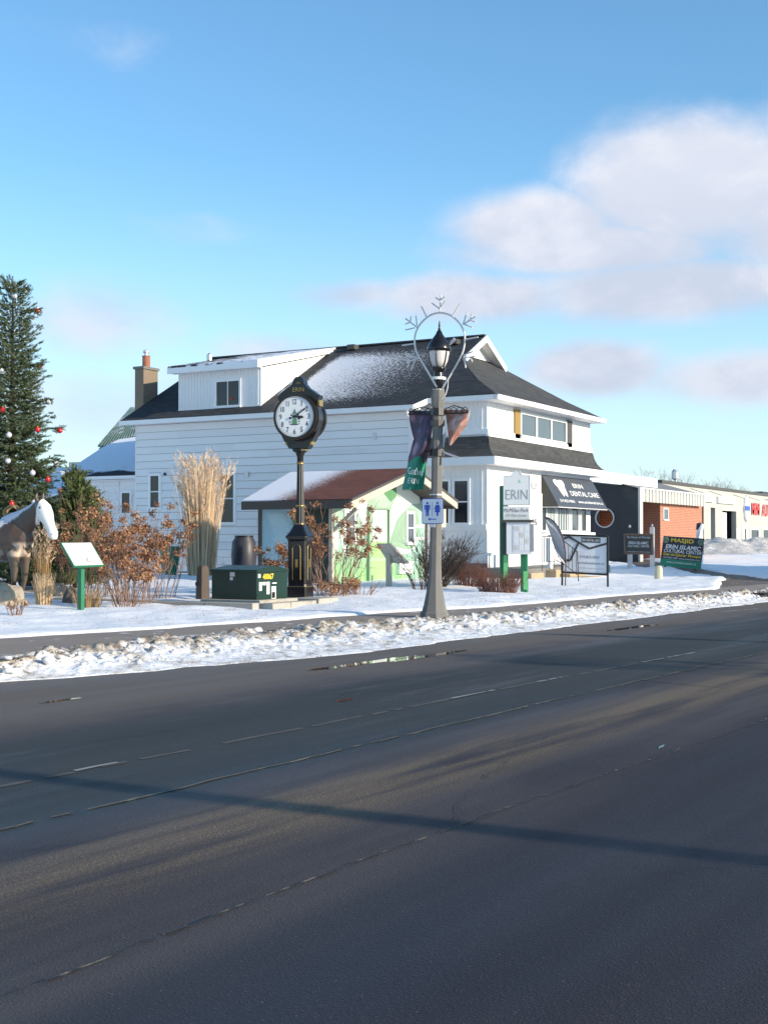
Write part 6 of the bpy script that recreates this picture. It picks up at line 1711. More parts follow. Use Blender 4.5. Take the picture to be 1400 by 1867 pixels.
    o = rawmesh('cloth', P_, np.array(Q), M['flag_cloth'], True, parent=r1); md = o.modifiers.new('thick', 'SOLIDIFY'); md.thickness = .006
    m_ = MB(); m_.tube([tuple(onX(a, b_, X)) for a, b_ in outer] + [(X, b0.y, .25)], .016, 6); m_.build('pole', M['flag_pole'], r1)
    # porch, steps, railing
    Yp = 16.6
    r2 = thing('porch_steps', 'stone steps and concrete landing leading to the dental office', 'steps', (34.5, 15.2, .3), world=True)
    def fy(px, py, Y): return onY(px, py, Y)
    Y1 = 15.9
    xa = fy(957, 1030, Y1).x; xb = fy(995, 1030, Y1).x
    m_ = MB(); m_.box((xa, Y1, .1), (xb + 6.0, 17.8, .62)); m_.build('landing', M['concrete'], r2)
    sx = xb - .1
    m_ = MB(); m_.box((xb, 15.55, .1), (xb + 1.6, 15.9, .56)); m_.build('step', M['stone_step'], r2, bevel=.015)
    m_ = MB(); m_.box((xb + .3, 15.2, .1), (xb + 1.7, 15.55, .44)); m_.build('step', M['stone_step'], r2, bevel=.015)
    m_ = MB(); m_.box((xb + .2, 14.7, .1), (xb + 1.8, 15.2, .34)); m_.build('step', M['stone_step'], r2, bevel=.015)
    m_ = MB(); m_.box((xb - 1.9, 15.6, .1), (xb - .9, 15.9, .5)); m_.build('step', M['stone_step'], r2, bevel=.015)
    r3 = thing('porch_fence', 'white slatted porch screen beneath the office window', 'railing', (35, 16, .6), world=True)
    xx = xa + .02; k = 0; zt_, zb_ = fy(970, 975, Y1).z, fy(970, 1030, Y1).z
    m_ = MB(); m_.box((xa, Y1 - .02, zt_ - .08), (xb + .1, Y1 + .05, zt_)); m_.box((xa, Y1 - .02, zb_), (xb + .1, Y1 + .05, zb_ + .08)); m_.build('rail', M['white_flat'], r3)
    while xx < xb:
        m_ = MB(); m_.box((xx, Y1 - .0, zb_ + .08), (xx + .11, Y1 + .03, zt_ - .08)); m_.build('slat', M['white_flat'], r3); xx += .17
    m_ = MB(); m_.box((xb + .25, Y1 - .05, .6), (xb + .45, Y1 + .15, zt_ - .1)); m_.build('newel', M['white_flat'], r3)
    r4 = thing('hand_railing', 'thin black iron railing descending the stone steps', 'railing', (33.5, 14.8, .4), world=True)
    m_ = MB(); A = [onX(a, b_, 33.2) for a, b_ in ((1010, 978), (1030, 988), (1052, 1006), (1054, 1060))]
    m_.tube(A, .014, 6); B_ = [q - Vector((0, 0, .62)) for q in A[:3]]; m_.tube(B_, .010, 6); m_.tube([onX(1028, 985, 33.2), onX(1024, 1060, 33.2)], .016, 6)
    m_.build('handrail', M['black_iron'], r4)
    for i in range(7):
        t = i / 6 * 1.9; j = int(t); f = t - j; q = A[j].lerp(A[j + 1], f); m_ = MB(); m_.tube([q, q - Vector((0, 0, .62))], .007, 5); m_.build('baluster', M['black_iron'], r4)
    m_ = MB(); q0, q1 = onX(988, 978, 33.6), onX(1010, 978, 33.6); m_.tube([q0, q1], .013, 6); m_.tube([q0 - Vector((0, 0, .68)), q1 - Vector((0, 0, .68))], .01, 6); m_.build('handrail', M['black_iron'], r4)
    for i in range(6):
        q = q0.lerp(q1, i / 5); m_ = MB(); m_.tube([q, q - Vector((0, 0, .68 if i not in (0, 5) else .95))], .007, 5); m_.build('baluster', M['black_iron'], r4)


M['flag_cloth'] = pm('flag_cloth', (.42, .41, .42), .7, .12, 6); M['flag_pole'] = pm('flag_pole', (.06, .015, .025), .5, .1, 5)
right_signs()


# ------------------------------------------------------------------ painted horse statue
def horse():
    bx, by, bz = 18.15, 17.95, .27
    r0 = thing('horse_statue', 'life size painted brown and white horse statue with white face in the snow', 'statue', (bx, by, bz))
    fwd = Vector((0, -1, 0)); side = Vector((1, 0, 0))
    def W(f, w, z): return fwd * f + side * w + Vector((0, 0, z))
    mb = MB()
    def loft(cs, n=16):
        """cs: (f, w, z, half width, half height) ; rings perpendicular to the path"""
        pts = [Vector((c[0], c[2])) for c in cs]; rings = []
        for i, c in enumerate(cs):
            d = (pts[min(i + 1, len(cs) - 1)] - pts[max(i - 1, 0)]).normalized(); nn = Vector((-d.y, d.x))
            rings.append([W(c[0] + nn.x * c[4] * math.sin(a), c[1] + c[3] * math.cos(a), c[2] + nn.y * c[4] * math.sin(a)) for a in [2 * math.pi * k / n for k in range(n)]])
        mb.loft(rings)
    loft([(-1.95, 0, 1.22, .10, .14), (-1.85, 0, 1.28, .22, .27), (-1.6, 0, 1.30, .30, .36), (-1.2, 0, 1.25, .31, .36), (-.7, 0, 1.21, .31, .37), (-.3, 0, 1.24, .28, .42), (-.02, 0, 1.22, .25, .40), (.16, 0, 1.16, .20, .30), (.27, 0, 1.12, .11, .17)])
    loft([(-.35, 0, 1.40, .14, .28), (-.1, 0, 1.45, .15, .31), (.12, 0, 1.55, .13, .27), (.34, 0, 1.69, .115, .21), (.52, 0, 1.83, .10, .16), (.60, 0, 1.88, .08, .11)])
    hw = -.02
    loft([(.47, hw, 1.92, .06, .07), (.55, hw, 1.89, .10, .13), (.64, hw, 1.79, .125, .165), (.70, hw, 1.68, .118, .155), (.76, hw, 1.56, .092, .118), (.815, hw, 1.45, .080, .098), (.86, hw, 1.36, .088, .105), (.885, hw, 1.29, .078, .085), (.89, hw, 1.24, .05, .05)])
    # jaw, ears
    for s in (-1, 1):
        loft([(.53, hw + s * .065, 1.95, .045, .045), (.535, hw + s * .085, 2.00, .050, .036), (.54, hw + s * .088, 2.05, .042, .030), (.55, hw + s * .08, 2.11, .016, .014)], 8)
        loft([(.60, hw + s * .06, 1.84, .035, .05), (.61, hw + s * .075, 1.72, .05, .09), (.67, hw + s * .06, 1.62, .04, .06)], 8)
    # front legs
    def leg(f0, w, kn, hoof, up=1.05, hind=False):
        if not hind: cs = [(f0 - .02, w, up, .10, .16), (f0, w, .86, .085, .12), (f0 + .01, w, .66, .062, .078), (kn, w, .53, .056, .062), (kn - .0, w, .46, .045, .048), (hoof - .02, w, .25, .036, .038), (hoof, w, .14, .046, .045), (hoof + .035, w, .08, .048, .052), (hoof + .05, w, .0, .062, .075)]
        else: cs = [(f0, w, 1.15, .12, .26), (f0 + .05, w, .92, .10, .17), (f0 - .08, w, .72, .065, .09), (f0 - .17, w, .58, .05, .065), (f0 - .13, w, .42, .038, .042), (f0 - .08, w, .22, .036, .038), (f0 - .05, w, .12, .046, .046), (f0 - .0, w, .0, .062, .075)]
        loft(cs, 10)
    leg(.05, -.17, .06, -.02); leg(-.02, .17, -.02, -.06)
    leg(-1.6, -.16, 0, 0, hind=True); leg(-1.75, .16, 0, 0, hind=True)
    loft([(-1.92, 0, 1.38, .05, .05), (-2.05, 0, 1.25, .06, .06), (-2.12, 0, .95, .08, .08), (-2.1, 0, .6, .05, .06), (-2.08, 0, .45, .02, .02)], 8)
    me = bpy.data.meshes.new('body'); me.from_pydata(mb.v, [], mb.f)
    o = bpy.data.objects.new('body', me); C.objects.link(o); o.parent = r0
    import bmesh
    bm = bmesh.new(); bm.from_mesh(me); bmesh.ops.recalc_face_normals(bm, faces=bm.faces); bm.to_mesh(me); bm.free()
    md = o.modifiers.new('re', 'REMESH'); md.mode = 'VOXEL'; md.voxel_size = .013; md.use_smooth_shade = True
    sm = o.modifiers.new('sm', 'SMOOTH'); sm.iterations = 6; sm.factor = .5
    m, nt, b = newmat('painted_horse')
    tc = nt.nodes.new('ShaderNodeTexCoord').outputs['Object']; sp = node(nt, 'ShaderNodeSeparateXYZ', {0: tc})
    f = mth(nt, 'MULTIPLY', sp.outputs[1], -1.0); z = sp.outputs[2]
    n = noise(nt, tc, 2.6, 4, .5, .4); n2 = noise(nt, tc, 11, 4, .6)
    c = mixc(nt, ramp(nt, n, .46, .50), (.11, .075, .045), (.33, .27, .19))
    c = mixc(nt, mth(nt, 'MULTIPLY', ramp(nt, mth(nt, 'ADD', z, mth(nt, 'MULTIPLY', n, .5)), 1.28, 1.34), ramp(nt, f, -.35, -.2)), c, (.075, .050, .036))
    c = mixc(nt, mth(nt, 'MULTIPLY', ramp(nt, n2, .45, .7), .4), c, (.06, .04, .025))
    # darker legs, pale sock, white splash on the breast
    c = mixc(nt, ramp(nt, z, 1.0, .9, 0, .8), c, (.05, .032, .022))
    c = mixc(nt, ramp(nt, mth(nt, 'ADD', z, mth(nt, 'MULTIPLY', n, .1)), .33, .29, 0, 1), c, (.50, .42, .30))
    c = mixc(nt, ramp(nt, z, .07, .05, 0, 1), c, (.04, .03, .03))
    br = mth(nt, 'MULTIPLY', ramp(nt, f, .02, .1), mth(nt, 'MULTIPLY', ramp(nt, z, .9, .95), ramp(nt, z, 1.22, 1.12)))
    c = mixc(nt, mth(nt, 'MULTIPLY', br, ramp(nt, n, .38, .44)), c, (.55, .42, .32))
    hd = ramp(nt, mth(nt, 'ADD', f, mth(nt, 'MULTIPLY', mth(nt, 'SUBTRACT', z, 1.7), -.35)), .50, .53)
    hd = mth(nt, 'MAXIMUM', hd, ramp(nt, mth(nt, 'ADD', f, mth(nt, 'MULTIPLY', z, .0)), .64, .66))
    c = mixc(nt, mth(nt, 'MULTIPLY', hd, ramp(nt, z, 1.2, 1.22)), c, (.80, .78, .74))
    # snow dusting and painted light mane on the crest
    mane = mth(nt, 'ADD', z, mth(nt, 'MULTIPLY', f, -.62))
    mane = mth(nt, 'ADD', mane, mth(nt, 'MULTIPLY', mth(nt, 'SUBTRACT', noise(nt, node(nt, 'ShaderNodeMapping', {0: tc, 3: (3, 9, 3)}).outputs[0], 2.0, 4, .6), .5), .16))
    mm = mth(nt, 'MULTIPLY', ramp(nt, mane, 1.60, 1.66), ramp(nt, f, .46, .42))
    c = mixc(nt, mm, c, (.56, .57, .62))
    nt.links.new(c, b.inputs['Base Color']); b.inputs['Roughness'].default_value = .42
    me.materials.append(m)
    # eyes, nostrils
    for s in (-1, 1):
        k = MB(); k.lathe([(.004, -.018), (.016, -.009), (.019, 0), (.016, .009), (.004, .018)], 10, W(.655, hw + s * .122, 1.83)); k.build('eye', M['black_gloss'], r0, smooth=True)
        k = MB(); k.lathe([(.004, -.022), (.013, 0), (.004, .022)], 8, W(.90, hw + s * .070, 1.34)); k.build('nostril', M['charcoal'], r0, smooth=True)
    # tan ribbon loops tied behind the neck
    k0 = thing('ribbon_bow', 'tan double looped bow tied on the back of the horse statue', 'bow', (bx, by, bz))
    for (px, py, rx, rz_) in ((24, 928, 17, 10), (46, 928, 11, 9)):
        c0 = onX(px, py, bx + .1); k = MB(); pts = []
        for i in range(20):
            a = 2 * math.pi * i / 20; pts.append((c0.x - bx + .05 * math.sin(a * 2), c0.y - by + rx / 100 * math.cos(a), c0.z - bz + rz_ / 100 * math.sin(a) - .04))
        P_ = [];
        for p in pts: P_ += [(p[0] - .06, p[1], p[2]), (p[0] + .06, p[1], p[2])]
        q = np.array([(2 * i, 2 * i + 1, (2 * i + 3) % 40, (2 * i + 2) % 40) for i in range(20)])
        o2 = rawmesh('ribbon_loop', P_, q, M['straw_brown'], True, parent=k0); m2 = o2.modifiers.new('t', 'SOLIDIFY'); m2.thickness = .02


horse()


# ------------------------------------------------------------------ rocks
def rock(px, py, z, sx, sy, sz, mt, label, seed):
    p = onZ(px, py, z); n = 2
    import bmesh
    bm = bmesh.new(); bmesh.ops.create_icosphere(bm, subdivisions=4, radius=1)
    rs = random.Random(seed); offs = Vector((rs.uniform(0, 50), rs.uniform(0, 50), 0))
    for v in bm.verts:
        c = v.co.copy(); d = 1 + .30 * float(fbm(np.array(c.x * 1.3 + c.z * .7 + offs.x), np.array(c.y * 1.3 - c.z * .5 + offs.y), 4)) * 1.2
        q = Vector((round(c.x * 2.2) / 2.2, round(c.y * 2.2) / 2.2, round(c.z * 2.2) / 2.2)); d += .10 * float(fbm(np.array(c.x * 6 + c.z * 3), np.array(c.y * 6 - c.z * 2 + offs.x), 3)); c = c * d
        v.co = Vector((c.x * sx, c.y * sy, max(-.3, c.z) * sz))
    me = bpy.data.meshes.new('rock'); bm.to_mesh(me); bm.free(); me.materials.append(M[mt])
    o = bpy.data.objects.new('rock', me); C.objects.link(o); o.location = (p.x, p.y, gz(p.x, p.y) + sz * .15); o.rotation_euler = (0, 0, rs.uniform(0, 6)); tag(o, label, 'rock')


rock(8, 1106, .3, .34, .34, .36, 'rock_tan', 'rough tan boulder at the left edge below the horse', 1)
rock(105, 1088, .3, .22, .30, .24, 'rock_tan', 'smooth tan boulder behind the small dry grass tuft', 2)
rock(60, 1075, .3, .30, .45, .26, 'rock_grey', 'dark boulder under the horse statue', 3)
rock(133, 1100, .3, .16, .22, .22, 'rock_grey', 'dark pointed rock left of the interpretive sign post', 4)
rock(265, 1062, .3, .3, .3, .16, 'rock_tan', 'flat pale stone behind the bare hydrangea stems', 6)
rock(322, 1014, .35, .5, .5, .3, 'snow_clean', 'snow capped stone left of the tall dry grass', 7)


def side_things():
    # rain barrel by the wall
    p = onZ(445, 1042, .38); p = Vector((36.6, onX(445, 1030, 36.6).y, .35))
    r0 = thing('rain_barrel', 'dark blue grey rain barrel against the white side wall', 'barrel', (p.x, p.y, .3))
    zt = onX(445, 977, p.x).z - .3
    m_ = MB(); m_.lathe([(.33, 0), (.40, zt * .2), (.43, zt * .5), (.40, zt * .85), (.30, zt * .97), (.30, zt * .98)], 20); m_.build('drum', M['barrel'], r0, smooth=True)
    m_ = MB(); m_.lathe([(.33, zt * .975), (.33, zt * 1.0), (.31, zt * 1.01)], 20); m_.build('lid', M['black_iron'], r0)
    # meter frame
    r1 = thing('pipe_frame', 'small grey pipe frame behind the rain barrel', 'frame', (37.6, p.y - .7, .4))
    m_ = MB(); m_.tube([(0, .35, 0), (0, .35, 1.75), (0, -.35, 1.75), (0, -.35, 0)], .03, 6); m_.tube([(0, 0, 1.2), (0, 0, 1.75)], .02, 5); m_.build('pipe', M['metal'], r1)
    # small grey garden light behind the horse
    q = onZ(113, 1052, .35)
    r2 = thing('garden_bollard', 'small grey garden light behind the sign by the horse', 'bollard', (q.x, q.y, .3)); m_ = MB(); m_.lathe([(.12, 0), (.12, .55), (.09, .68), (.03, .7)], 12); m_.build('shaft', M['metal'], r2)
    # green garden bin
    q = Vector((34.5, onX(310, 990, 34.5).y, .35)); r3 = thing('garden_hose_reel', 'teal plastic hose pot beside the tall dry grass', 'garden pot', (q.x, q.y, .3)); m_ = MB(); m_.lathe([(.22, 0), (.3, .5), (.34, .95), (.30, 1.0)], 14); m_.build('pot', M['banner_green'], r3)


side_things()


# ------------------------------------------------------------------ plants (numpy built)
def rotmat(d, roll):
    d = d / np.linalg.norm(d); a = np.cross(d, [0, 0, 1.0]);
    if np.linalg.norm(a) < 1e-3: a = np.array([1.0, 0, 0])
    a /= np.linalg.norm(a); b_ = np.cross(a, d); c, s = math.cos(roll), math.sin(roll); a2 = a * c + b_ * s; b2 = -a * s + b_ * c
    return np.stack([d, a2, b2], 1)      # columns: local x along d


def scatter(tmpl_v, tmpl_f, placements):
    """placements: list of (pos, rotation 3x3, scale)"""
    V = np.array(tmpl_v, float); Fa = np.array(tmpl_f); n = len(V); outv = []; outf = []
    for i, (p, m, s) in enumerate(placements):
        outv.append((V * s) @ m.T + p); outf.append(Fa + n * i)
    return np.concatenate(outv), np.concatenate(outf)


def sprig(n, L, w, seed, spread=.55):
    """needle sprig: thin triangles around a short axis along x"""
    r_ = np.random.default_rng(seed); V = []; Fc = []
    for i in range(n):
        t = r_.uniform(0, 1); a = r_.uniform(0, 6.28); d = np.array([.75, math.cos(a) * spread, math.sin(a) * spread]); d /= np.linalg.norm(d)
        base = np.array([t * L, 0, 0]); ln = L * .42 * r_.uniform(.7, 1.2); side_ = np.cross(d, [math.sin(a), .3, math.cos(a)]); side_ = side_ / np.linalg.norm(side_) * w
        k = len(V); V += [base - side_, base + side_, base + d * ln]; Fc.append((k, k + 1, k + 2))
    return V, Fc


def tubes_np(segs, n=4):
    """segs: list of (p, q, r0, r1)"""
    V = []; Fq = []; k = 0
    for p, q, r0, r1 in segs:
        p = np.array(p, float); q = np.array(q, float); d = q - p; L = np.linalg.norm(d)
        if L < 1e-6: continue
        m = rotmat(d, 0.3)
        for (c, r_) in ((p, r0), (q, r1)):
            for j in range(n):
                a = 2 * math.pi * j / n; V.append(c + r_ * (m[:, 1] * math.cos(a) + m[:, 2] * math.sin(a)))
        for j in range(n): Fq.append((k + j, k + (j + 1) % n, k + n + (j + 1) % n, k + n + j))
        k += 2 * n
    return np.array(V), np.array(Fq)


def spruce():
    r_ = np.random.default_rng(5)
    d0 = 30.0; base = FW * d0 + RT * ((22 - 700) / F * d0); bx, by = base.x, base.y
    z0 = gz(bx, by); top = 1.5 + (985 - 512) / F * d0 - z0
    r0 = thing('spruce_tree', 'tall narrow spruce hung with red and silver baubles at the left edge', 'tree', (bx, by, z0))
    segs = [((0, 0, 0), (0, 0, top * .5), .13, .08), ((0, 0, top * .5), (0, 0, top), .08, .012)]
    pl = []; bs = []
    V, Fc = sprig(18, .15, .0105, 1, .8)
    nlev = 52
    for i in range(nlev):
        t = (i + .5) / nlev; z = .35 + (top - .5) * t ** .96
        rad = np.interp(z / top, [0, .12, .3, .55, .75, .88, .96, 1], [1.42, 1.38, 1.12, .80, .56, .37, .18, .03])
        nb = int(np.interp(t, [0, .6, 1], [10, 8, 5]))
        ph = r_.uniform(0, 6.28)
        for b_ in range(nb):
            a = ph + 2 * math.pi * b_ / nb + r_.normal(0, .2); L = rad * r_.uniform(.55, 1.22)
            if r_.random() < .08: L *= .55
            rise = np.interp(t, [0, .5, .9, 1], [-.10, .05, .55, 1.3])
            d = np.array([math.cos(a), math.sin(a), rise]); st = np.array([0, 0, z]); prev = st
            K = max(2, int(L / .11))
            for k in range(1, K + 1):
                s = k / K; p = st + d * L * s + np.array([0, 0, -.10 * L * s * (1 - s) * 4 + .12 * L * s * s])
                if k % 2 == 0 or k == K:
                    segs.append((prev, p, .012 * (1 - s) + .004, .010 * (1 - s) + .003)); prev = p
                if s < .22: continue
                tang = d + np.array([0, 0, .25])
                pl.append((p, rotmat(tang + r_.normal(0, .15, 3), r_.uniform(0, 6)), r_.uniform(.8, 1.15)))
                wl = L * .40 * (1.05 - s) + .07
                for sg in (-1, 1):
                    sd_ = np.array([-math.sin(a), math.cos(a), 0]) * sg; m_ = max(1, int(wl / .10))
                    for j in range(m_):
                        q = p + (sd_ + d * .55) * (j + .6) * .10 + np.array([0, 0, -.02 * j + r_.normal(0, .018)])
                        pl.append((q, rotmat(sd_ + d * .7 + r_.normal(0, .2, 3) + np.array([0, 0, .12]), r_.uniform(0, 6)), r_.uniform(.75, 1.15)))
            bs.append((a, z, L))
    for k in range(14):  # leader
        pl.append((np.array([r_.normal(0, .03), r_.normal(0, .03), top - .05 * k]), rotmat(np.array([r_.normal(0, .25), r_.normal(0, .25), 1]), 0), .8))
    # the boughs that carry baubles reach out to them
    for (px, py) in ((110, 785), (103, 845), (69, 783), (88, 874), (73, 668), (69, 567), (89, 733), (48, 531)):
        q1 = FW * d0 + RT * ((px - 700) / F * d0); tip = np.array([q1.x - bx, q1.y - by, 1.5 + (985 - py) / F * d0 - z0 + .06]); st = np.array([0, 0, tip[2] - .10]); dd_ = tip - st
        segs.append((st, tip, .012, .006))
        for k in range(26):
            u = r_.uniform(.45, 1.02); pl.append((st + dd_ * u + r_.normal(0, .035, 3) * (1.3 - u), rotmat(dd_ / np.linalg.norm(dd_) + r_.normal(0, .45, 3), r_.uniform(0, 6)), r_.uniform(.6, .95)))
    P_, Q = scatter(V, Fc, pl); rawmesh('crown', P_, Q, M['spruce'], False, parent=r0, stuff=True)
    P_, Q = tubes_np(segs); rawmesh('trunk', P_, Q, M['bark'], False, parent=r0)
    balls = [(27, 540, 0), (48, 531, 0), (69, 567, 1), (73, 668, 1), (6, 747, 1), (69, 783, 1), (110, 785, 1), (4, 677, 0), (17, 793, 0), (89, 733, 0), (60, 862, 0), (88, 874, 1), (103, 845, 0), (22, 918, 1), (63, 916, 0), (15, 840, 0)]
    k = MB(); k.lathe([(.004, -.075)] + [(.075 * math.cos(a), .075 * math.sin(a)) for a in [math.pi * (i / 10 - .5) for i in range(1, 10)]] + [(.004, .075)], 16)
    me = {}
    lab = {(69, 567): 'red bauble high on the right side of the spruce', (73, 668): 'red bauble midway up the right side of the spruce', (6, 747): 'red bauble at the left picture edge on the spruce',
           (69, 783): 'red bauble on the lower right side of the spruce beside the outermost one', (110, 785): 'red bauble on the outermost twig at the right of the spruce', (88, 874): 'red bauble low on the spruce above the cedar',
           (22, 918): 'red bauble just above the bow on the horse statue', (27, 540): 'large silver bauble near the top of the spruce', (48, 531): 'silver bauble on the right just below the spruce tip', (4, 677): 'silver bauble at the left picture edge, upper half of the spruce',
           (17, 793): 'silver bauble at left of the lower spruce below the red one', (89, 733): 'silver bauble on the right outline between two red baubles', (60, 862): 'silver bauble left of the lowest right red bauble', (103, 845): 'silver bauble on the lower right outline of the spruce',
           (63, 916): 'silver bauble directly above the horse statue neck', (28, 598): 'half hidden silver bauble in the upper spruce', (15, 840): 'half hidden silver bauble in the lower spruce', (40, 700): 'half hidden silver bauble at mid height of the spruce'}
    for (px, py, red) in balls:
        zz = 1.5 + (985 - py) / F * d0; rad = np.interp((zz - z0) / top, [0, .12, .3, .55, .75, .88, .96, 1], [1.42, 1.38, 1.12, .80, .56, .37, .18, .03])
        lat = (px - 22) / F * d0; fr = math.sqrt(max(0, rad ** 2 - lat ** 2)) * .92 if abs(lat) < rad else 0.0
        dd = d0 - fr; pos = FW * dd + RT * ((px - 700) / F * dd); pos = onX(px, py, pos.x)
        s0 = thing('bauble', lab[(px, py)], 'ornament', tuple(pos), group='baubles on the spruce')
        kk = MB(); sc = 1.0 if red else 1.05
        kk.lathe([(.004, -.062 * sc)] + [(.062 * sc * math.cos(a), .062 * sc * math.sin(a)) for a in [math.pi * (i / 10 - .5) for i in range(1, 10)]] + [(.004, .062 * sc)], 16); kk.build('ball', M['ball_red' if red else 'ball_white'], s0, smooth=True)
        kk = MB(); kk.lathe([(.010, .058), (.010, .074)], 8); kk.build('cap', M['gold'], s0)


spruce()


def cedar(px, d0, topy, rad, label, n=1500, seed=3, mt='cedar', pos=None, hgt=0):
    r_ = np.random.default_rng(seed); base = FW * d0 + RT * ((px - 700) / F * d0); bx, by = base.x, base.y; z0 = gz(bx, by); top = 1.5 + (985 - topy) / F * d0 - z0
    if pos: bx, by, z0, top = pos[0], pos[1], .1, hgt
    r0 = thing('evergreen_shrub', label, 'shrub', (bx, by, z0))
    V, Fc = sprig(12, .22, .014, seed, .5); pl = []
    lobes = [(r_.uniform(-.5, .5) * rad, r_.uniform(-.5, .5) * rad, r_.uniform(.55, 1) * top) for _ in range(7)] + [(0, 0, top)]
    for i in range(n):
        lx, ly, lt = lobes[r_.integers(len(lobes))]
        t = r_.uniform(0, 1); z = .08 + lt * t; rr = rad * .62 * (1 - t ** 2.2) * math.sqrt(r_.uniform(.25, 1)) + .04; a = r_.uniform(0, 6.28)
        p = np.array([lx * (1 - .2 * t) + rr * math.cos(a), ly * (1 - .2 * t) + rr * math.sin(a), z]); d = np.array([math.cos(a) * .7, math.sin(a) * .7, 1.0]) + r_.normal(0, .3, 3)
        pl.append((p, rotmat(d, r_.uniform(0, 6)), r_.uniform(.7, 1.3)))
    P_, Q = scatter(V, Fc, pl); rawmesh('crown', P_, Q, M[mt], False, parent=r0, stuff=True)
    P_, Q = tubes_np([((0, 0, 0), (0, 0, top * .7), .06, .02)]); rawmesh('trunk', P_, Q, M['bark'], False, parent=r0)


cedar(138, 31.0, 868, .62, 'bushy green cedar between the spruce and the hydrangeas', 2600, 3)
cedar(95, 30.0, 930, .55, 'low green evergreen behind the head of the horse statue', 1500, 8)
cedar(165, 33.0, 905, .40, 'small yellowish cedar beside the low annex wall', 900, 12)


def grass(px, py, z, d_top, n, spread, base_r, h, label, plumes=True, seed=1, mt='straw', lean=.25, rb=.006, pos=None):
    r_ = np.random.default_rng(seed); p = onZ(px, py, z) if pos is None else Vector(pos); bx, by = p.x, p.y; z0 = gz(bx, by)
    r0 = thing('ornamental_grass', label, 'grass clump', (bx, by, z0 - .02))
    segs = []; pm_ = []
    V = []; Q = []; k = 0
    pls = []
    for i in range(n):
        a = r_.uniform(0, 6.28); rr = base_r * math.sqrt(r_.uniform(0, 1)); hh = h * r_.uniform(.50, 1.0); la = r_.normal(0, 1) * .24 + rr / base_r * lean; b0 = np.array([rr * math.cos(a), rr * math.sin(a), 0]); dr_ = np.array([math.cos(a), math.sin(a), 0])
        K = 5; w = rb * r_.uniform(.7, 1.5); sd_ = np.array([-math.sin(a + r_.uniform(-1.5, 1.5)), math.cos(a + r_.uniform(-1.5, 1.5)), 0]); bend = r_.uniform(.0, .6)
        for j in range(K + 1):
            s = j / K; q = b0 + dr_ * (la * hh * s * .5 + bend * hh * .25 * s ** 3) * spread + np.array([0, 0, hh * s * (1 - .06 * bend * s)]); ww = w * (1 - .75 * s)
            V += [q - sd_ * ww, q + sd_ * ww]
            if j: Q.append((k + 2 * j - 2, k + 2 * j - 1, k + 2 * j + 1, k + 2 * j))
        k += 2 * (K + 1)
        if plumes and r_.random() < .45: pls.append((q, dr_))
    rawmesh('blades', np.array(V), np.array(Q), M[mt], False, parent=r0, stuff=True)
    if pls:
        Vs, Fs = sprig(14, .22, .006, seed + 4, .45); pl = [(q, rotmat(np.array([0, 0, 1.0]) + d * .5 + r_.normal(0, .2, 3), r_.uniform(0, 6)), r_.uniform(.8, 1.4) * (1.5 if h > 3 else 1)) for q, d in pls]
        P_, F_ = scatter(Vs, Fs, pl); rawmesh('plumes', P_, F_, M['plume'], False, parent=r0, stuff=True)


# the tall grass stands well in front of the side wall
d_ = 43.0; tp = FW * d_ + RT * ((368 - 700) / F * d_)
zt_ = 1.5 + (985 - 838) / F * d_ - .3
grass(0, 0, 0, 0, 800, .40, .44, zt_, 'tall dry ornamental grass with feathery tops against the white wall', True, 3, 'straw', .24, .012, (tp.x, tp.y, .3))
grass(80, 1106, .3, 0, 420, .5, .14, .62, 'short cut tuft of golden dry grass right of the horse leg', False, 4, 'straw', .32, .006)
grass(78, 1092, .3, 0, 160, .4, .16, 1.35, 'thin brown dry grass standing behind the horse chest', True, 5, 'straw_brown', .2, .005)
grass(160, 1108, .3, 0, 240, 1.2, .2, .42, 'matted brown grass at the foot of the interpretive sign', False, 6, 'straw_brown', .5, .005)


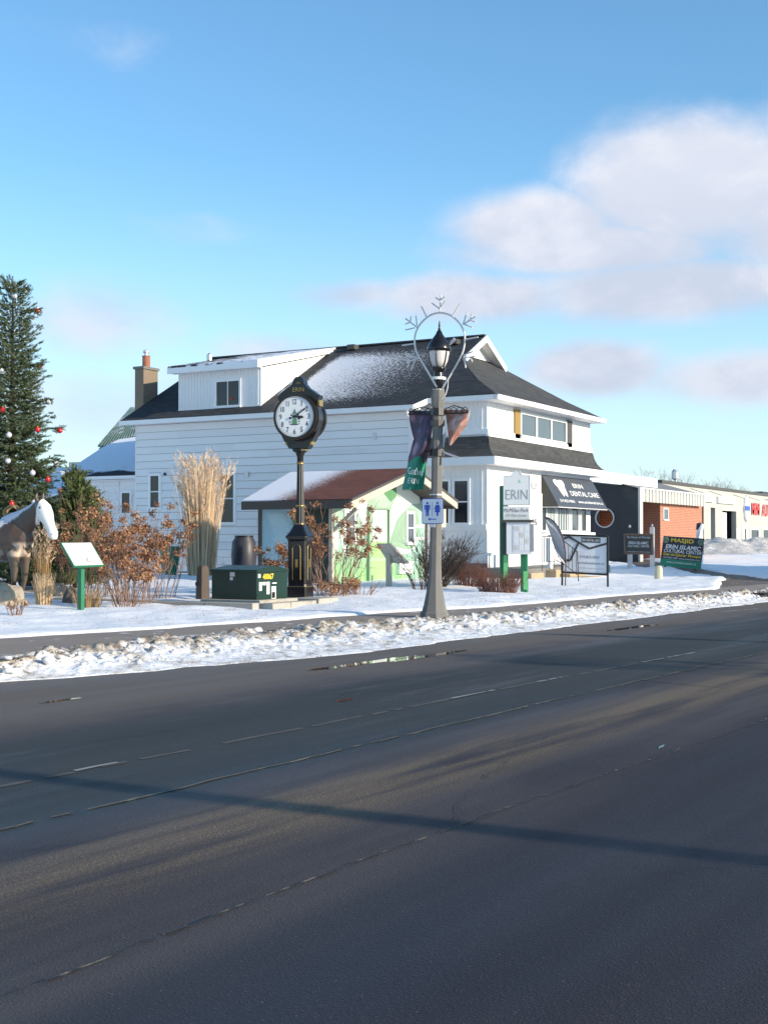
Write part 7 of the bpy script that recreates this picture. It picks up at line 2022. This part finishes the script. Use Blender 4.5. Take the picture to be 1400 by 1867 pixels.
def shrub(px, py, z, h, n, spread, label, mt, heads=0, seed=1, name='hydrangea_bush', cat='bush', base_r=.15, r0_=.009, sub_=3, pos=None, headsize=1.0, hz=(.55, 1.0), dirs=None):
    r_ = np.random.default_rng(seed); p = onZ(px, py, z) if pos is None else Vector(pos); z0 = gz(p.x, p.y)
    r0 = thing(name, label, cat, (p.x, p.y, z0 - .02)); segs = []; tips = []
    for i in range(n):
        a = r_.uniform(0, 6.28); rr = base_r * math.sqrt(r_.uniform(0, 1)); q = np.array([rr * math.cos(a), rr * math.sin(a), 0.]); tilt = r_.uniform(.05, 1) * spread
        d = np.array([math.cos(a) * tilt, math.sin(a) * tilt, 1.0]);
        if dirs is not None: d = d + np.array(dirs)
        d /= np.linalg.norm(d); L = h * r_.uniform(.55, 1.0); K = 5; rad = r0_ * r_.uniform(.7, 1.3)
        for k in range(K):
            d2 = d + r_.normal(0, .10, 3); d2 /= np.linalg.norm(d2); q2 = q + d2 * L / K; segs.append((q, q2, rad * (1 - k / K * .7), rad * (1 - (k + 1) / K * .7)))
            if k >= 1:
                for s in range(sub_):
                    if r_.random() < .62:
                        e = d2 + r_.normal(0, .42, 3) + np.array([0, 0, .15]); e /= np.linalg.norm(e); l2 = L * r_.uniform(.12, .30); m_ = q2 + e * l2 * .5; e2 = e + r_.normal(0, .18, 3); t = m_ + e2 * l2 * .5
                        segs.append((q2, m_, rad * .5, rad * .4)); segs.append((m_, t, rad * .4, rad * .22)); tips.append(t)
            q = q2; d = d * .85 + d2 * .15; d /= np.linalg.norm(d)
        tips.append(q)
    P_, Q = tubes_np(segs, 3); rawmesh('stems', P_, Q, M[mt], False, parent=r0, stuff=True)
    if heads:
        tips = [t for t in tips if hz[0] * h * .8 < t[2] < hz[1] * h * 1.2]; r_.shuffle(tips); hm = []
        for v in range(4):
            V = []; Fc = []
            for i in range(60):
                c = r_.normal(0, .034, 3); c[2] *= 1.3; a = r_.normal(0, 1, 3); a /= np.linalg.norm(a); b_ = np.cross(a, r_.normal(0, 1, 3)); b_ /= np.linalg.norm(b_); s = r_.uniform(.013, .026); k = len(V)
                V += [c - a * s, c + b_ * s * .8 + np.cross(a, b_) * s * .3, c + a * s, c - b_ * s * .8 + np.cross(a, b_) * s * .3]; Fc.append((k, k + 1, k + 2, k + 3))
            me = bpy.data.meshes.new('flower_head'); me.from_pydata([tuple(x) for x in V], [], Fc); [me.materials.append(M[q_]) for q_ in ('dry_leaf', 'dry_leaf_dark', 'dry_leaf_pale')]; me.polygons.foreach_set('material_index', r_.choice(3, len(me.polygons), p=([.5, .35, .15], [.4, .5, .1], [.5, .2, .3], [.45, .4, .15])[v]).astype(np.int32)); hm.append(me)
        for t in tips[:heads]:
            o = bpy.data.objects.new('flower_head', hm[r_.integers(4)]); C.objects.link(o); o.parent = r0; o.location = tuple(t); o.rotation_euler = tuple(r_.uniform(0, 6, 3)); s = r_.uniform(.75, 1.4) * headsize; o.scale = (s, s, s * 1.15)
    return r0


def at(px, d, z=.3):
    v = FW * d + RT * ((px - 700) / F * d); return (v.x, v.y, z)


shrub(0, 0, 0, 1.75, 30, .42, 'large bare hydrangea with brown flower heads behind the interpretive sign', 'twig', 60, 11, pos=at(245, 24.5), base_r=.35)
shrub(0, 0, 0, 2.0, 26, .40, 'hydrangea full of copper dry heads in front of the annex', 'twig', 50, 12, pos=at(188, 27.5), base_r=.45)
shrub(0, 0, 0, 1.15, 26, .55, 'low spreading hydrangea stems rising from the snow right of the sign', 'twig', 30, 13, pos=at(232, 23.4), base_r=.22)
shrub(0, 0, 0, 1.6, 20, .45, 'brown headed hydrangea left of the tall dry grass', 'twig', 50, 14, pos=at(290, 27.0), base_r=.35)
shrub(0, 0, 0, 1.5, 22, .45, 'dry leaved hydrangea right behind the interpretive sign', 'twig', 34, 15, pos=at(150, 25.5), base_r=.35)
shrub(0, 0, 0, 1.75, 24, .40, 'rusty hydrangea between the post clock and the shed corner', 'twig', 75, 16, pos=at(590, 29.3), base_r=.30, headsize=.9)
shrub(0, 0, 0, 1.75, 12, .62, 'open branched hydrangea in front of the shed door', 'twig', 30, 17, pos=at(622, 27.8), base_r=.18, r0_=.012, headsize=.85, dirs=(.05, -.22, 0))
shrub(0, 0, 0, .95, 18, .45, 'small rusty hydrangea behind the green cabinet', 'twig', 40, 18, pos=at(500, 28.5), base_r=.22)
shrub(0, 0, 0, .45, 40, 1.1, 'low brown dead perennials at the foot of the clock', 'twig', 26, 19, pos=at(606, 27.0), base_r=.35, headsize=.8, name='dead_perennials', hz=(0, 1))
shrub(0, 0, 0, .35, 30, 1.2, 'flattened brown perennials left of the lectern sign', 'twig', 14, 20, pos=at(655, 27.8), base_r=.30, headsize=.7, name='dead_perennials', hz=(0, 1))
shrub(0, 0, 0, .9, 8, .6, 'single bare twiggy shrub beside the rain barrel', 'twig_dark', 0, 21, pos=at(412, 31), base_r=.1, name='bare_shrub', r0_=.006)
shrub(0, 0, 0, 1.35, 105, .95, 'dark rounded leafless bush between the lamp post and the house corner', 'twig_dark', 0, 22, pos=at(795, 33.5), base_r=.25, name='bare_shrub', r0_=.011, sub_=6, dirs=(.12, -.25, 0))
shrub(0, 0, 0, 1.0, 26, .7, 'dark bare bush against the shed behind the lamp post', 'twig_dark', 0, 23, pos=at(768, 32.0), base_r=.2, name='bare_shrub', r0_=.009, sub_=5)
shrub(0, 0, 0, .62, 240, .6, 'reddish twig clump by the house foundation', 'twig_red', 0, 24, pos=at(855, 34.0), base_r=.38, name='red_twig_shrub', r0_=.005, sub_=3)
shrub(0, 0, 0, .50, 330, .8, 'red brown twig clump at the foot of the park sign', 'twig_red', 0, 25, pos=at(907, 30.5), base_r=.42, name='red_twig_shrub', r0_=.005, sub_=3)
shrub(0, 0, 0, .30, 14, .8, 'tiny dry sprig poking from the snow in front of the horse', 'twig', 4, 26, pos=at(32, 21.2), base_r=.10, name='dead_perennials', headsize=.5, hz=(0, 1))


# grass stubble showing through the thin snow
def stubble():
    r_ = np.random.default_rng(77); V = []; Q = []; k = 0
    spots = []
    for i in range(260):
        x = r_.uniform(14, 50); y = float(E2(x)) + r_.gamma(1.6, 1.1) + .1
        spots.append((x, y))
    for (x, y) in spots:
        for j in range(r_.integers(4, 14)):
            px = x + r_.normal(0, .10); py = y + r_.normal(0, .07); z = gz(px, py) - .01; h = r_.uniform(.02, .065); a = r_.uniform(0, 6.28); w = .004; lx, ly = r_.normal(0, .03, 2)
            V += [(px - w * math.cos(a), py - w * math.sin(a), z), (px + w * math.cos(a), py + w * math.sin(a), z), (px + lx, py + ly, z + h)]; Q.append((k, k + 1, k + 2)); k += 3
    o = rawmesh('grass_stubble', np.array(V), np.array(Q), M['straw_brown'], False, stuff=True); tag(o, 'sparse brown grass blades poking through the snowy lawn', 'grass')


stubble()


# ------------------------------------------------------------------ distant bare trees over the roofs
def bare_tree(px, d0, topy, label, seed, spread=.5):
    r_ = np.random.default_rng(seed); x, y, _ = at(px, d0); z0 = .4; h = 1.5 + (985 - topy) / F * d0 - z0
    r0 = thing('bare_tree', label, 'tree', (x, y, z0), group='leafless trees beyond the garage'); tr = []; tw = []
    def grow(p, d, L, r, lev):
        q = p + d * L; (tr if lev < 2 else tw).append((p, q, r, r * .65))
        if lev >= 5: return
        for i in range(3 if lev else 5):
            e = d + r_.normal(0, spread, 3); e[2] = abs(e[2]) + .15; e /= np.linalg.norm(e); grow(q, e, L * r_.uniform(.62, .82), r * .58, lev + 1)
    grow(np.zeros(3), np.array([0, 0, 1.0]), h * .33, h * .016, 0)
    P_, Q = tubes_np(tr, 5); rawmesh('trunk', P_, Q, M['twig_far'], False, parent=r0); P_, Q = tubes_np(tw, 3); rawmesh('crown', P_, Q, M['twig_far'], False, parent=r0, stuff=True)


M['twig_far'] = pm('twig_far', (.20, .17, .16), .9, .2, 3)
bare_tree(1195, 165, 862, 'leafless tree top above the left end of the garage roof', 1, .6)
bare_tree(1225, 175, 858, 'leafless tree top behind the roof dish of the garage', 2, .6)
bare_tree(1262, 172, 866, 'leafless tree top over the first garage sign', 3, .6)
bare_tree(1300, 178, 872, 'leafless tree top above the second garage bay', 4, .6)
bare_tree(1338, 180, 880, 'low leafless tree top near the middle of the garage roof', 5, .6)


# ------------------------------------------------------------------ across the street, behind the camera: what casts the shadows
def across():
    def pole(name, label, x, y, h, r_):
        r0 = thing(name, label, 'pole', (x, y, 0)); k = MB(); k.lathe([(r_, 0), (r_ * .8, h)], 12); k.build('shaft', M['bark'], r0)
        k = MB(); k.box((-.06, -.9, h - .6), (.06, .9, h - .48)); k.build('crossarm', M['bark'], r0)
    pole('utility_pole', 'wooden utility pole across the street beside the camera', 6.38, -9.5, 9.0, .125)
    r0 = thing('street_lamp', 'concrete street lamp on the far side of the road', 'street lamp', (19.85, -8.4, .1))
    k = MB(); k.lathe([(.23, 0), (.13, .7), (.10, 3.8), (.13, 4.2), (.2, 4.6), (.03, 5.1)], 8); k.build('post', M['concrete'], r0)
    cedar(0, 1, 0, 1.7, 'broad evergreen across the street behind the camera', 1500, 31, pos=(15.9, -12.5), hgt=5.9)
    r1 = thing('gabled_house', 'brick house across the street outside the view', 'house', (52, -14, 0))
    k = MB(); k.box((-9, -4, 0), (6.5, 4, 6.8)); k.build('wall', M['brick'], r1)
    k = MB(); k.prism([(-4.6, 6.6), (4.6, 6.6), (0, 10.4)], (-9.5, 0, 0), (0, 1, 0), (0, 0, 1), (1, 0, 0), 16.5); k.build('roof', M['charcoal'], r1)
    for i in range(4):
        for zz in (.9,):
            x0 = -8 + i * 3.8; k = MB(); k.box((x0, 4.0, zz), (x0 + 1.2, 4.06, zz + 1.4)); k.build('window', M['glass'], r1)


across()

for nm_, an_ in (('park_sign', 13), ('dental_sign', 7), ('interpretive_sign', 0)):
    bpy.data.objects[nm_].rotation_euler.z = R(an_)
for o in bpy.data.objects:
    for k_ in ('_w', '_w2'):
        if k_ in o: del o[k_]
